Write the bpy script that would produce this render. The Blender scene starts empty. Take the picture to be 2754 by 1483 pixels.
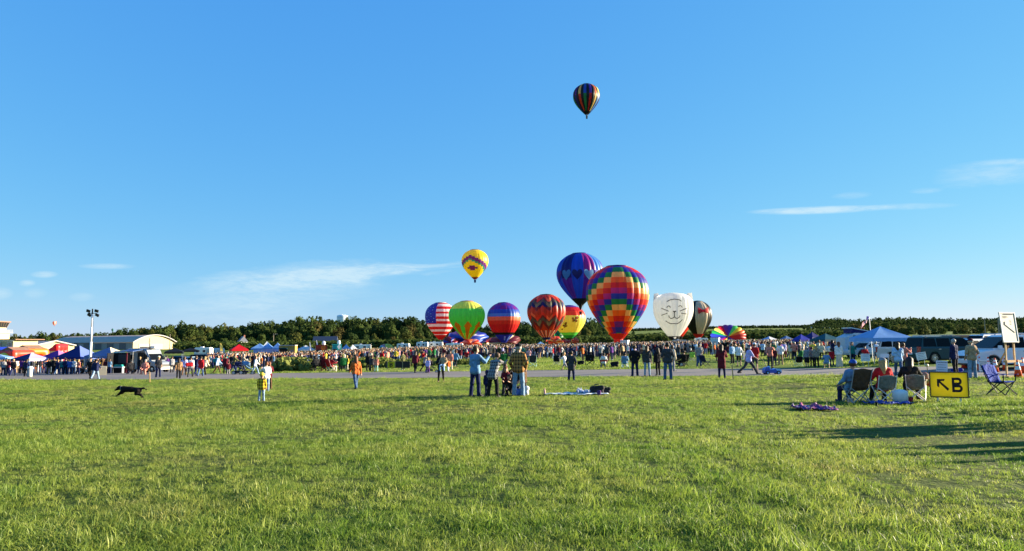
import bpy, bmesh, math, random
import numpy as np
from mathutils import Vector, Matrix, Euler, noise as mn
R = math.radians
PI = math.pi
rnd = random.Random(7)
nrs = np.random.RandomState(11)
SC = bpy.context.scene
COL = SC.collection

# ------------------------------------------------------------------ camera
F_PX, CX, CY, CAM_Z = 1990.0, 1377.0, 741.5, 1.62
PITCH, ROLL = R(5.27), R(0.4)
CAM_M = Matrix.Rotation(PI/2 + PITCH, 4, 'X') @ Matrix.Rotation(-ROLL, 4, 'Z')
cam_d = bpy.data.cameras.new('camera')
cam = bpy.data.objects.new('camera', cam_d); COL.objects.link(cam)
cam_d.sensor_width = 36.0
cam_d.lens = 36.0 * F_PX / 2754.0
cam_d.clip_start, cam_d.clip_end = 0.1, 20000
cam.matrix_world = Matrix.Translation((0, 0, CAM_Z)) @ CAM_M
SC.camera = cam
CAM_R = CAM_M.to_3x3()

# ------------------------------------------------------------------ daylight
SUN_EL, SUN_AZ = R(11.5), R(75)          # azimuth clockwise from +Y (the view direction)
world = bpy.data.worlds.new('World'); SC.world = world; world.use_nodes = True
sun_d = bpy.data.lights.new('sun', 'SUN'); sun_d.energy = 5.0; sun_d.angle = R(0.55); sun_d.color = (1.0, 0.86, 0.63)
sun = bpy.data.objects.new('sun', sun_d); COL.objects.link(sun)
SUN_V = Vector((math.sin(SUN_AZ)*math.cos(SUN_EL), math.cos(SUN_AZ)*math.cos(SUN_EL), math.sin(SUN_EL)))
sun.rotation_euler = SUN_V.to_track_quat('Z', 'Y').to_euler()
sun.location = (60, 20, 40)
SC.view_settings.view_transform = 'Standard'; SC.view_settings.look = 'None'
SC.view_settings.gamma = 1.0; SC.view_settings.exposure = 2.05
SC.view_settings.use_curve_mapping = False

def ray(px, py):
    d = CAM_R @ Vector(((px-CX)/F_PX, -(py-CY)/F_PX, -1.0))
    return d.normalized()

def build_world():
    nt = world.node_tree; nt.nodes.clear()
    N = lambda t: nt.nodes.new(t)
    L = nt.links.new
    out = N('ShaderNodeOutputWorld'); bg = N('ShaderNodeBackground'); L(bg.outputs[0], out.inputs[0])
    sky = N('ShaderNodeTexSky'); sky.sky_type = 'NISHITA'; sky.sun_disc = False
    sky.sun_elevation = SUN_EL; sky.sun_rotation = SUN_AZ
    sky.altitude = 0; sky.air_density = 1.0; sky.dust_density = 0.0; sky.ozone_density = 6.0
    bg.inputs['Strength'].default_value = 0.0685
    tint = N('ShaderNodeMix'); tint.data_type = 'RGBA'; tint.blend_type = 'MULTIPLY'; tint.inputs[0].default_value = 1.0
    tint.inputs[7].default_value = SKY_TINT
    # phone-camera rendering of a clear evening sky: each channel compressed a little, the same all round the horizon
    sr = N('ShaderNodeSeparateColor'); cr = N('ShaderNodeCombineColor'); L(sky.outputs[0], sr.inputs[0])
    for k, (g, a) in enumerate(SKY_GRADE):
        pw = N('ShaderNodeMath'); pw.operation = 'POWER'; L(sr.outputs[k], pw.inputs[0]); pw.inputs[1].default_value = g
        ml = N('ShaderNodeMath'); ml.operation = 'MULTIPLY'; L(pw.outputs[0], ml.inputs[0]); ml.inputs[1].default_value = a; L(ml.outputs[0], cr.inputs[k])
    L(cr.outputs[0], tint.inputs[6])
    tc = N('ShaderNodeTexCoord'); sep = N('ShaderNodeSeparateXYZ'); L(tc.outputs['Generated'], sep.inputs[0])
    def M(op, a, b=None, c=None, clamp=False):
        n = N('ShaderNodeMath'); n.operation = op; n.use_clamp = clamp
        for i, v in enumerate((a, b, c)):
            if v is None: continue
            if isinstance(v, (int, float)): n.inputs[i].default_value = v
            else: L(v, n.inputs[i])
        return n.outputs[0]
    az = M('ARCTAN2', sep.outputs[0], sep.outputs[1]); el = M('ARCSINE', sep.outputs[2])
    comb = N('ShaderNodeCombineXYZ'); L(az, comb.inputs[0]); L(M('MULTIPLY', el, 5.0), comb.inputs[1])
    def noise(scale, detail, dist=0.0, rough=.6):
        n = N('ShaderNodeTexNoise'); n.inputs['Scale'].default_value = scale; n.inputs['Detail'].default_value = detail
        n.inputs['Roughness'].default_value = rough; n.inputs['Distortion'].default_value = dist
        L(comb.outputs[0], n.inputs['Vector']); return n.outputs[0]
    n1 = noise(9, 6, 1.2); n2 = noise(26, 5, .6)
    warp = M('MULTIPLY', M('SUBTRACT', n1, .5), .035)
    elw = M('ADD', el, warp)
    total = None
    for (x0, y0, x1, y1, thick, s, soft) in CLOUDS:
        d0, d1 = ray(x0, y0), ray(x1, y1)
        a0, e0, a1, e1 = math.atan2(d0.x, d0.y), math.asin(d0.z), math.atan2(d1.x, d1.y), math.asin(d1.z)
        ca, ce = (a0+a1)/2, (e0+e1)/2; la = math.hypot(a1-a0, e1-e0)/2; ang = math.atan2(e1-e0, a1-a0)
        th = thick/F_PX
        c, sn = math.cos(ang), math.sin(ang)
        da = M('SUBTRACT', az, ca); de = M('SUBTRACT', elw if soft else el, ce)
        u = M('MULTIPLY', M('ADD', M('MULTIPLY', da, c), M('MULTIPLY', de, sn)), 1/la)
        v = M('MULTIPLY', M('SUBTRACT', M('MULTIPLY', de, c), M('MULTIPLY', da, sn)), 1/th)
        r2 = M('ADD', M('MULTIPLY', u, u), M('MULTIPLY', v, v))
        m = M('POWER', M('SUBTRACT', 1.0, r2, clamp=True), 1.2)
        m = M('MULTIPLY', m, s)
        total = m if total is None else M('ADD', total, m)
    n3 = noise(60, 6, 1.5, .7)
    fine = M('ADD', M('ADD', M('MULTIPLY', n2, .5), M('MULTIPLY', n3, .35)), M('MULTIPLY', n1, .35))
    tex = M('MULTIPLY', M('SUBTRACT', fine, .36, clamp=True), 4.2)
    dens = M('MULTIPLY', total, tex, clamp=True)
    mix = N('ShaderNodeMix'); mix.data_type = 'RGBA'
    L(M('MULTIPLY', dens, .72), mix.inputs[0]); L(tint.outputs[2], mix.inputs[6]); mix.inputs[7].default_value = CLOUD_RGB
    L(mix.outputs[2], bg.inputs['Color'])
SKY_TINT = (1.0, 1.0, 1.0, 1)
SKY_GRADE = [(.90, .85), (.55, 1.30), (.17, 2.60)]
CLOUD_RGB = (2.5, 3.15, 3.45, 1)
# wisps: both ends and thickness in the photograph's pixels, turned into directions
CLOUDS = [(2000, 571, 2420, 557, 11, .95, False), (2300, 559, 2590, 551, 9, .40, False),
          (2500, 486, 2860, 447, 34, .38, True), (2580, 440, 2900, 428, 8, .35, False), (2230, 530, 2350, 522, 10, .30, False),
          (2440, 516, 2540, 511, 8, .25, False),
          (480, 770, 1120, 722, 44, .52, True), (380, 806, 1060, 760, 60, .40, True), (700, 748, 1300, 708, 20, .42, True), (940, 736, 1310, 702, 13, .22, True),
          (205, 716, 370, 717, 8, .6, False), (78, 739, 160, 738, 9, .55, False), (48, 763, 98, 761, 9, .6, False),
          (-40, 792, 40, 788, 16, .5, False), (60, 790, 130, 788, 14, .3, False), (180, 800, 260, 798, 12, .3, False), (400, 850, 900, 835, 50, .3, True)]
build_world()

# ------------------------------------------------------------------ materials
_mats = {}
def mat(name, rgb, rough=.8, var=.12, scale=6.0, metal=0.0, bump=0.0, spec=.3, trans=0.0, coord='Object', rgb2=None, emit=None):
    """procedural material: base colour broken up by noise, optional bump, optional translucency (cloth, leaves)"""
    if name in _mats: return _mats[name]
    m = bpy.data.materials.new(name); m.use_nodes = True; nt = m.node_tree; nt.nodes.clear()
    N = nt.nodes.new; L = nt.links.new
    out = N('ShaderNodeOutputMaterial'); p = N('ShaderNodeBsdfPrincipled')
    tc = N('ShaderNodeTexCoord'); nz = N('ShaderNodeTexNoise'); nz.inputs['Scale'].default_value = scale
    nz.inputs['Detail'].default_value = 5
    L(tc.outputs[coord], nz.inputs['Vector'])
    mx = N('ShaderNodeMix'); mx.data_type = 'RGBA'
    a = rgb2 or tuple(max(0, c*(1-var)) for c in rgb)
    b = rgb if rgb2 else tuple(min(1, c*(1+var)) for c in rgb)
    mx.inputs[6].default_value = (*a, 1); mx.inputs[7].default_value = (*b, 1)
    rp = N('ShaderNodeMapRange'); rp.inputs[1].default_value = .3; rp.inputs[2].default_value = .7
    L(nz.outputs[0], rp.inputs[0]); L(rp.outputs[0], mx.inputs[0]); L(mx.outputs[2], p.inputs['Base Color'])
    p.inputs['Roughness'].default_value = rough; p.inputs['Metallic'].default_value = metal
    p.inputs['Specular IOR Level'].default_value = spec
    if bump:
        bp = N('ShaderNodeBump'); bp.inputs['Strength'].default_value = bump; bp.inputs['Distance'].default_value = .06 if name.startswith('cloth_') else .02
        L(nz.outputs[0], bp.inputs['Height']); L(bp.outputs[0], p.inputs['Normal'])
    if trans:
        t = N('ShaderNodeBsdfTranslucent'); L(mx.outputs[2], t.inputs['Color'])
        ms = N('ShaderNodeMixShader'); ms.inputs[0].default_value = trans
        L(p.outputs[0], ms.inputs[1]); L(t.outputs[0], ms.inputs[2]); L(ms.outputs[0], out.inputs[0])
    else: L(p.outputs[0], out.inputs[0])
    _mats[name] = m; return m
def srgb(r, g, b):
    f = lambda c: (c/255/12.92) if c/255 <= .04045 else ((c/255+.055)/1.055)**2.4
    return (f(r), f(g), f(b))

# ------------------------------------------------------------------ object helpers
def tag(o, label=None, cat=None, group=None, kind=None):
    if label: o['label'] = label
    if cat: o['category'] = cat
    if group: o['group'] = group
    if kind: o['kind'] = kind
    return o
def obj(name, data, parent=None, loc=None, rot=None):
    o = bpy.data.objects.new(name, data); COL.objects.link(o)
    if parent is not None: o.parent = parent
    if loc is not None: o.location = loc
    if rot is not None: o.rotation_euler = rot
    return o
def empty(name, loc, rz=0.0, label=None, cat=None, group=None):
    o = obj(name, None, loc=loc, rot=(0, 0, rz)); o.empty_display_size = .2
    return tag(o, label, cat, group)
def copy_tree(o, parent=None):
    c = o.copy(); COL.objects.link(c); c.parent = parent
    for ch in list(o.children): copy_tree(ch, c)
    return c
def mesh_of(name, verts, faces, mats=(), fmat=None, smooth=False):
    me = bpy.data.meshes.new(name)
    if isinstance(verts, np.ndarray): verts = verts.tolist()
    if isinstance(faces, np.ndarray): faces = faces.tolist()
    me.from_pydata(verts, [], faces)
    for m in mats: me.materials.append(m)
    if fmat is not None: me.polygons.foreach_set('material_index', np.asarray(fmat, dtype=np.int32))
    if smooth: me.polygons.foreach_set('use_smooth', np.ones(len(me.polygons), dtype=bool))
    me.update(); return me

class MB:
    """collects boxes, tubes, prisms and sheets; build() links them as ONE mesh object"""
    def __init__(s): s.v = []; s.f = []; s.m = []
    def add(s, vs, fs, mi=0):
        n = len(s.v); s.v += [tuple(v) for v in vs]; s.f += [tuple(i+n for i in f) for f in fs]; s.m += [mi]*len(fs); return s
    def box(s, c, d, rz=0.0, mi=0, M=None, taper=1.0):
        x, y, z = d[0]/2, d[1]/2, d[2]/2
        vs = [Vector((sx*x*(taper if sz > 0 else 1), sy*y*(taper if sz > 0 else 1), sz*z)) for sz in (-1, 1) for sy in (-1, 1) for sx in (-1, 1)]
        if M is None: M = Matrix.Rotation(rz, 3, 'Z')
        vs = [M @ v + Vector(c) for v in vs]
        return s.add(vs, [(0, 2, 3, 1), (4, 5, 7, 6), (0, 1, 5, 4), (2, 6, 7, 3), (0, 4, 6, 2), (1, 3, 7, 5)], mi)
    def tube(s, pts, r, n=6, mi=0, cap=True):
        pts = [Vector(p) for p in pts]; rs = r if isinstance(r, (list, tuple)) else [r]*len(pts)
        vs = []; fs = []; up = None
        for i, p in enumerate(pts):
            t = (pts[min(i+1, len(pts)-1)] - pts[max(i-1, 0)]).normalized()
            if up is None or abs(up.dot(t)) > .98: up = Vector((0, 0, 1)) if abs(t.z) < .9 else Vector((1, 0, 0))
            a = t.cross(up).normalized(); b = a.cross(t).normalized(); up = b
            for k in range(n):
                an = 2*PI*k/n; vs.append(p + (a*math.cos(an) + b*math.sin(an))*rs[i])
        for i in range(len(pts)-1):
            for k in range(n):
                fs.append((i*n+k, i*n+(k+1) % n, (i+1)*n+(k+1) % n, (i+1)*n+k))
        if cap: fs.append(tuple(range(n))[::-1]); fs.append(tuple(range((len(pts)-1)*n, len(pts)*n)))
        return s.add(vs, fs, mi)
    def lathe(s, prof, n=12, c=(0, 0, 0), mi=0, cap=True):
        vs = [(c[0]+r*math.cos(2*PI*k/n), c[1]+r*math.sin(2*PI*k/n), c[2]+z) for r, z in prof for k in range(n)]
        fs = [(i*n+k, i*n+(k+1) % n, (i+1)*n+(k+1) % n, (i+1)*n+k) for i in range(len(prof)-1) for k in range(n)]
        if cap: fs.append(tuple(range(n))[::-1]); fs.append(tuple(range((len(prof)-1)*n, len(prof)*n)))
        return s.add(vs, fs, mi)
    def prism(s, poly, y0, y1, mi=0, ax='y'):
        """polygon in (x,z) extruded from y0 to y1"""
        n = len(poly)
        P = (lambda a, b, t: (a, t, b)) if ax == 'y' else (lambda a, b, t: (t, a, b))
        vs = [P(a, b, y0) for a, b in poly] + [P(a, b, y1) for a, b in poly]
        fs = [tuple(range(n)), tuple(range(n, 2*n))[::-1]] + [(i, i+n, (i+1) % n+n, (i+1) % n) for i in range(n)]
        return s.add(vs, fs, mi)
    def mesh(s, name, mats, smooth=False):
        mats = mats if isinstance(mats, (list, tuple)) else [mats]
        me = mesh_of(name, s.v, s.f, mats, s.m, smooth)
        bm = bmesh.new(); bm.from_mesh(me); bmesh.ops.recalc_face_normals(bm, faces=bm.faces); bm.to_mesh(me); bm.free()
        return me
    def build(s, name, mats, parent=None, loc=None, rot=None, smooth=False):
        return obj(name, s.mesh(name, mats, smooth), parent, loc, rot)

# ------------------------------------------------------------------ terrain (heights in metres over distance ahead and bearing)
TD = np.array([-100, 0, 8, 15, 22, 28, 36, 45, 54, 70, 85, 145, 220, 350, 600, 900, 1300, 2500, 6000], float)
TZ = np.array([[0, 0, 0, 0, 0], [0, 0, 0, 0, 0], [0, 0, 0, 0, 0], [-.15, -.15, -.10, -.05, -.05], [-.32, -.33, -.22, -.18, -.15], [-.36, -.40, -.28, -.22, -.12],
               [-.42, -.48, -.40, -.20, .05], [-.42, -.50, -.47, -.24, .28], [-.62, -.56, -.50, -.25, .36], [-1.1, -.85, -.48, -.12, .5], [-1.5, -1.15, -.45, 0, .7],
               [-1.8, -1.4, -.30, .35, 1.2], [-1.4, -1.2, .0, .8, 2.0], [-.5, -.5, .8, 3.0, 4.0], [2, 2.5, 4, 9, 9], [6, 14, 12, 19, 16], [14, 24, 22, 27, 26], [30, 30, 30, 30, 30], [40, 40, 40, 40, 40]], float)
TU = np.array([-.7, -.35, 0, .35, .7])
_tan = np.zeros_like(TZ)
for _i in range(1, len(TD)-1):
    h0, h1 = TD[_i]-TD[_i-1], TD[_i+1]-TD[_i]
    s0, s1 = (TZ[_i]-TZ[_i-1])/h0, (TZ[_i+1]-TZ[_i])/h1
    _tan[_i] = np.where(s0*s1 > 0, (s0*h1 + s1*h0)/(h0+h1)*.8, 0)
def hgt(x, y):
    x = np.asarray(x, float); y = np.asarray(y, float)
    u = np.clip(x/np.maximum(y, 6), -.699, .699); yy = np.clip(y, -99, 5999)
    i = np.clip(np.searchsorted(TD, yy, side='right')-1, 0, len(TD)-2)
    h = TD[i+1]-TD[i]; t = (yy-TD[i])/h
    a = (u+.7)/.35; j = np.clip(a.astype(int), 0, 3); s = a-j; s = s*s*(3-2*s)
    def col(j):
        return (TZ[i, j]*(1+2*t)*(1-t)**2 + _tan[i, j]*h*t*(1-t)**2 + TZ[i+1, j]*t*t*(3-2*t) + _tan[i+1, j]*h*t*t*(t-1))
    z = col(j)*(1-s) + col(j+1)*s
    z = z + .05*np.sin(x*.31+y*.17)*np.sin(y*.23-x*.11)*np.clip(np.abs(y)/10, .3, 1) + np.clip((y-300)/900, 0, 1)*1.6*np.sin(x*.011+1)*np.sin(y*.009)
    return z
def H(x, y): return float(hgt(x, y))
def ground(px, py):
    """where the ray through a pixel of the photograph first meets the terrain"""
    d = ray(px, py); o = Vector((0, 0, CAM_Z)); t0 = 2.0; t = 2.0
    while t < 3000:
        p = o + d*t
        if p.z <= H(p.x, p.y):
            for _ in range(24):
                tm = (t0+t)/2; p = o+d*tm
                if p.z <= H(p.x, p.y): t = tm
                else: t0 = tm
            return Vector((p.x, p.y, H(p.x, p.y)))
        t0 = t; t += max(.15, t*.012)
    return None
def at(px, py, D):
    """point at distance D ahead seen in that pixel"""
    d = ray(px, py); return Vector((0, 0, CAM_Z)) + d*(D/d.y)
def on(px, D):
    """point on the terrain at distance D ahead in that pixel column (near the horizon line)"""
    p = at(px, 940, D); return Vector((p.x, p.y, H(p.x, p.y)))
# ------------------------------------------------------------------ ground, taxiway, grass
def grass_ground_mat():
    m = bpy.data.materials.new('meadow_ground'); m.use_nodes = True; nt = m.node_tree; nt.nodes.clear()
    N = nt.nodes.new; L = nt.links.new
    out = N('ShaderNodeOutputMaterial'); p = N('ShaderNodeBsdfPrincipled'); L(p.outputs[0], out.inputs[0])
    g = N('ShaderNodeNewGeometry')
    def nz(scale, detail=4, dist=0):
        n = N('ShaderNodeTexNoise'); n.inputs['Scale'].default_value = scale; n.inputs['Detail'].default_value = detail; n.inputs['Distortion'].default_value = dist
        L(g.outputs['Position'], n.inputs['Vector']); return n.outputs[0]
    def ramp(f, stops):
        r = N('ShaderNodeValToRGB'); L(f, r.inputs[0]); e = r.color_ramp.elements
        while len(e) < len(stops): e.new(.5)
        for k, (pos, c) in enumerate(stops): e[k].position = pos; e[k].color = (*c, 1)
        return r.outputs[0]
    a = ramp(nz(.22, 5, .5), [(.3, (.095, .150, .018)), (.5, (.155, .210, .030)), (.72, (.195, .205, .050))])
    b = ramp(nz(3.2, 6), [(.25, (.45, .5, .4)), (.75, (1.25, 1.2, 1.15))])
    c = ramp(nz(.03, 3), [(.35, (.82, .9, .8)), (.65, (1.15, 1.08, 1.1))])
    mx = N('ShaderNodeMix'); mx.data_type = 'RGBA'; mx.blend_type = 'MULTIPLY'; mx.inputs[0].default_value = 1; L(a, mx.inputs[6]); L(b, mx.inputs[7])
    m2 = N('ShaderNodeMix'); m2.data_type = 'RGBA'; m2.blend_type = 'MULTIPLY'; m2.inputs[0].default_value = 1; L(mx.outputs[2], m2.inputs[6]); L(c, m2.inputs[7])
    # thatch and soil under the near turf, with shade between blades put into the colour; beyond the taxiway the sward itself is this sheet
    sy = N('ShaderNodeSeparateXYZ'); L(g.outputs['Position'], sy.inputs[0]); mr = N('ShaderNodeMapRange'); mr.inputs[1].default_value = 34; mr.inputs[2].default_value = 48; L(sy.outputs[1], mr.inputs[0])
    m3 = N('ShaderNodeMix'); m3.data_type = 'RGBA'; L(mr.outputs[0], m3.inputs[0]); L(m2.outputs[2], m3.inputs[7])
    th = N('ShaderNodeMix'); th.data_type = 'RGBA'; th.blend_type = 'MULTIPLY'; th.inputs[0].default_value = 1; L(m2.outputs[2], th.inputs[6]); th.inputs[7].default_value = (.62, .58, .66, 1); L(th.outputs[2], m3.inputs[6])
    L(m3.outputs[2], p.inputs['Base Color']); p.inputs['Roughness'].default_value = .95; p.inputs['Specular IOR Level'].default_value = .1
    bp = N('ShaderNodeBump'); bp.inputs['Strength'].default_value = .8; bp.inputs['Distance'].default_value = .05
    L(nz(14, 6), bp.inputs['Height']); L(bp.outputs[0], p.inputs['Normal'])
    return m
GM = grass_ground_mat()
def build_ground():
    ys = [-80.0]
    while ys[-1] < 5500:
        y = ys[-1]; ys.append(y + (4 if y < -6 else max(.55, abs(y)*.022)))
    ys = np.array(ys); s = np.linspace(-1, 1, 201); s = np.sign(s)*np.abs(s)**1.25
    X = np.outer(np.maximum(70, 70+ys*1.25), s); Y = np.repeat(ys[:, None], len(s), 1)
    Z = hgt(X, Y); V = np.stack([X, Y, Z], -1).reshape(-1, 3)
    n, k = X.shape; idx = np.arange(n*k).reshape(n, k)
    F = np.stack([idx[:-1, :-1], idx[:-1, 1:], idx[1:, 1:], idx[1:, :-1]], -1).reshape(-1, 4)
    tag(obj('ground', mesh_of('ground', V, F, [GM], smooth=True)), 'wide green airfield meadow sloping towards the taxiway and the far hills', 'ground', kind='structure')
build_ground()

def asphalt_mat():
    m = bpy.data.materials.new('asphalt'); m.use_nodes = True; nt = m.node_tree; nt.nodes.clear()
    N = nt.nodes.new; L = nt.links.new
    out = N('ShaderNodeOutputMaterial'); p = N('ShaderNodeBsdfPrincipled'); L(p.outputs[0], out.inputs[0])
    g = N('ShaderNodeNewGeometry'); mp = N('ShaderNodeMapping'); mp.inputs['Scale'].default_value = (.05, .6, 1); L(g.outputs['Position'], mp.inputs[0])
    n1 = N('ShaderNodeTexNoise'); n1.inputs['Scale'].default_value = 1.5; n1.inputs['Detail'].default_value = 6; L(mp.outputs[0], n1.inputs[0])
    n2 = N('ShaderNodeTexNoise'); n2.inputs['Scale'].default_value = 30; n2.inputs['Detail'].default_value = 5; L(g.outputs['Position'], n2.inputs[0])
    r = N('ShaderNodeValToRGB'); L(n1.outputs[0], r.inputs[0]); e = r.color_ramp.elements
    e[0].position = .35; e[0].color = (.125, .105, .092, 1); e[1].position = .65; e[1].color = (.185, .157, .138, 1)
    mx = N('ShaderNodeMix'); mx.data_type = 'RGBA'; mx.blend_type = 'OVERLAY'; mx.inputs[0].default_value = .5; L(r.outputs[0], mx.inputs[6]); L(n2.outputs[0], mx.inputs[7])
    L(mx.outputs[2], p.inputs['Base Color']); p.inputs['Roughness'].default_value = .85
    bp = N('ShaderNodeBump'); bp.inputs['Strength'].default_value = .4; bp.inputs['Distance'].default_value = .01; L(n2.outputs[0], bp.inputs['Height']); L(bp.outputs[0], p.inputs['Normal'])
    return m
ASPH = asphalt_mat()
# the taxiway's two edges, read in the photograph and turned into world points
NEAR_E = [(-160, 1022.5), (0, 1022.5), (240, 1022.8), (500, 1021.5), (760, 1019.8), (1000, 1018.5), (1250, 1016.5), (1500, 1015), (1700, 1013.5), (1950, 1012), (2250, 1011), (2480, 1013), (2754, 1016), (2900, 1017)]
FAR_E = [(-160, 1009), (0, 1009), (240, 1009), (500, 1007.5), (760, 1004.8), (1000, 1002.5), (1250, 1000), (1500, 996.5), (1700, 994.5), (1950, 993), (2250, 991.5), (2480, 988), (2754, 988), (2900, 988)]
def strip(edge):
    px = np.array([e[0] for e in edge], float); py = np.array([e[1] for e in edge], float)
    xs = np.linspace(px[0], px[-1], 90)
    return [ground(x, float(np.interp(x, px, py))) for x in xs]
TN, TF = strip(NEAR_E), strip(FAR_E)
def build_taxiway():
    V = []; K = 15; wob = np.random.RandomState(3).uniform(-.12, .12, (2, 90))
    for i, (a, b) in enumerate(zip(TN, TF)):
        d = (b-a).normalized(); a2 = a + d*wob[0, i]; b2 = b - d*wob[1, i]
        for k in range(K):
            q = a2.lerp(b2, k/(K-1)); V.append((q.x, q.y, H(q.x, q.y)+.025))
    n = len(TN); F = [(i*K+k, (i+1)*K+k, (i+1)*K+k+1, i*K+k+1) for i in range(n-1) for k in range(K-1)]
    tag(obj('taxiway', mesh_of('taxiway', V, F, [ASPH], smooth=True)), 'grey asphalt taxiway crossing the airfield', 'taxiway', kind='structure')
build_taxiway()
def tax_y(x, pts):
    return np.interp(x, [p.x for p in pts], [p.y for p in pts])
# the vendors' asphalt apron on the left
def build_apron():
    V = []; F = []; K = 20; n = 40
    xr = [p.x for p in TF]
    for i in range(n):
        for k in range(K):
            yb = float(tax_y(-75, TF)); u0 = -75 + i/(n-1)*49
            y = float(tax_y(u0, TF)) - .3 + k/(K-1)*70
            x = u0*(1 + k/(K-1)*1.1)
            V.append((x, y, H(x, y)+.03))
    F = [(i*K+k, (i+1)*K+k, (i+1)*K+k+1, i*K+k+1) for i in range(n-1) for k in range(K-1)]
    tag(obj('apron', mesh_of('apron', V, F, [ASPH], smooth=True)), 'asphalt apron under the vendor tents', 'apron', kind='structure')
build_apron()

def blade_mat():
    m = bpy.data.materials.new('grass_blade'); m.use_nodes = True; nt = m.node_tree; nt.nodes.clear()
    N = nt.nodes.new; L = nt.links.new
    out = N('ShaderNodeOutputMaterial'); p = N('ShaderNodeBsdfPrincipled'); t = N('ShaderNodeBsdfTranslucent'); ms = N('ShaderNodeMixShader'); ms.inputs[0].default_value = .5
    g = N('ShaderNodeNewGeometry'); oi = N('ShaderNodeObjectInfo')
    def nz(scale, detail=4):
        n = N('ShaderNodeTexNoise'); n.inputs['Scale'].default_value = scale; n.inputs['Detail'].default_value = detail; L(g.outputs['Position'], n.inputs['Vector']); return n.outputs[0]
    def ramp(f, stops):
        r = N('ShaderNodeValToRGB'); L(f, r.inputs[0]); e = r.color_ramp.elements
        while len(e) < len(stops): e.new(.5)
        for k, (pos, c) in enumerate(stops): e[k].position = pos; e[k].color = (*c, 1)
        return r.outputs[0]
    patch = ramp(nz(.33, 6), [(.24, (.094, .182, .020)), (.42, (.176, .255, .032)), (.58, (.232, .285, .046)), (.72, (.235, .25, .060)), (.84, (.25, .20, .085))])
    rand = ramp(oi.outputs['Random'], [(0, (.42, .60, .60)), (.35, (.9, .95, .9)), (.75, (1.15, 1.12, 1.1)), (.93, (1.4, 1.25, 1.6)), (1, (2.0, 1.65, 2.8))])
    mx = N('ShaderNodeMix'); mx.data_type = 'RGBA'; mx.blend_type = 'MULTIPLY'; mx.inputs[0].default_value = 1; L(patch, mx.inputs[6]); L(rand, mx.inputs[7])
    L(mx.outputs[2], p.inputs['Base Color']); L(mx.outputs[2], t.inputs['Color']); p.inputs['Roughness'].default_value = .5; p.inputs['Specular IOR Level'].default_value = .35
    L(p.outputs[0], ms.inputs[1]); L(t.outputs[0], ms.inputs[2]); L(ms.outputs[0], out.inputs[0])
    return m
BLM = blade_mat()
def tuft(name, n, h, spread, w, lean, seed):
    rr = random.Random(seed); V = []; F = []
    for k in range(n):
        a = rr.uniform(0, 2*PI); r = spread*math.sqrt(rr.random()); x, y = r*math.cos(a), r*math.sin(a)
        hh = h*rr.uniform(.45, 1.1); b = rr.uniform(0, 2*PI); ln = lean*rr.uniform(.2, 1.3)*hh; dx, dy = math.cos(b)*ln, math.sin(b)*ln
        f = rr.uniform(0, PI); wx, wy = math.cos(f)*w/2, math.sin(f)*w/2; i = len(V)
        V += [(x-wx, y-wy, -.01), (x+wx, y+wy, -.01), (x+dx*.35-wx*.8, y+dy*.35-wy*.8, hh*.6), (x+dx*.35+wx*.8, y+dy*.35+wy*.8, hh*.6), (x+dx, y+dy, hh)]
        F += [(i, i+1, i+3, i+2), (i+2, i+3, i+4)]
    return bpy.data.objects.new(name, mesh_of(name, V, F, [BLM]))
def fractal(x, y, sc, seed):
    r = np.random.RandomState(seed); v = np.zeros_like(x); amp = 1
    for o in range(4):
        for _ in range(3):
            a = r.uniform(0, 2*PI); k = sc*2**o*r.uniform(.7, 1.4); v += amp*np.sin(k*(x*np.cos(a)+y*np.sin(a)) + r.uniform(0, 6.3))
        amp *= .6
    return v/3.5
def scatter(name, label, sources, pts, scl, cat='grass'):
    c = bpy.data.collections.new(name + '_sources')
    for s in sources: c.objects.link(s)
    me = bpy.data.meshes.new(name); me.vertices.add(len(pts)); me.vertices.foreach_set('co', np.asarray(pts, np.float32).ravel())
    at_ = me.attributes.new('scl', 'FLOAT', 'POINT'); at_.data.foreach_set('value', np.asarray(scl, np.float32)); me.update()
    me.materials.append(BLM)
    o = obj(name, me); tag(o, label, cat, kind='stuff')
    g = bpy.data.node_groups.new(name, 'GeometryNodeTree')
    g.interface.new_socket('Geometry', in_out='INPUT', socket_type='NodeSocketGeometry'); g.interface.new_socket('Geometry', in_out='OUTPUT', socket_type='NodeSocketGeometry')
    N = g.nodes.new; L = g.links.new
    gi, go, ip = N('NodeGroupInput'), N('NodeGroupOutput'), N('GeometryNodeInstanceOnPoints')
    ci = N('GeometryNodeCollectionInfo'); ci.inputs['Collection'].default_value = c; ci.inputs['Separate Children'].default_value = True; ci.inputs['Reset Children'].default_value = True
    ip.inputs['Pick Instance'].default_value = True
    rv = N('FunctionNodeRandomValue'); rv.data_type = 'FLOAT_VECTOR'; rv.inputs[0].default_value = (-.12, -.12, 0); rv.inputs[1].default_value = (.12, .12, 6.283)
    na = N('GeometryNodeInputNamedAttribute'); na.data_type = 'FLOAT'; na.inputs['Name'].default_value = 'scl'
    L(gi.outputs[0], ip.inputs['Points']); L(ci.outputs[0], ip.inputs['Instance']); L(rv.outputs[0], ip.inputs['Rotation']); L(na.outputs[0], ip.inputs['Scale']); L(ip.outputs[0], go.inputs[0])
    md = o.modifiers.new('scatter', 'NODES'); md.node_group = g
    return o
def frustum_pts(y0, y1, dens, rs, margin=2.0, power=1.0):
    xs = []; ys = []
    y = y0
    while y < y1:
        y2 = min(y1, y+max(.5, y*.05)); w = (y2*.72+margin)*2; d = dens*(y0/y)**power
        n = int(w*(y2-y)*d); xs.append(rs.uniform(-w/2, w/2, n)); ys.append(rs.uniform(y, y2, n)); y = y2
    return np.concatenate(xs), np.concatenate(ys)
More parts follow.
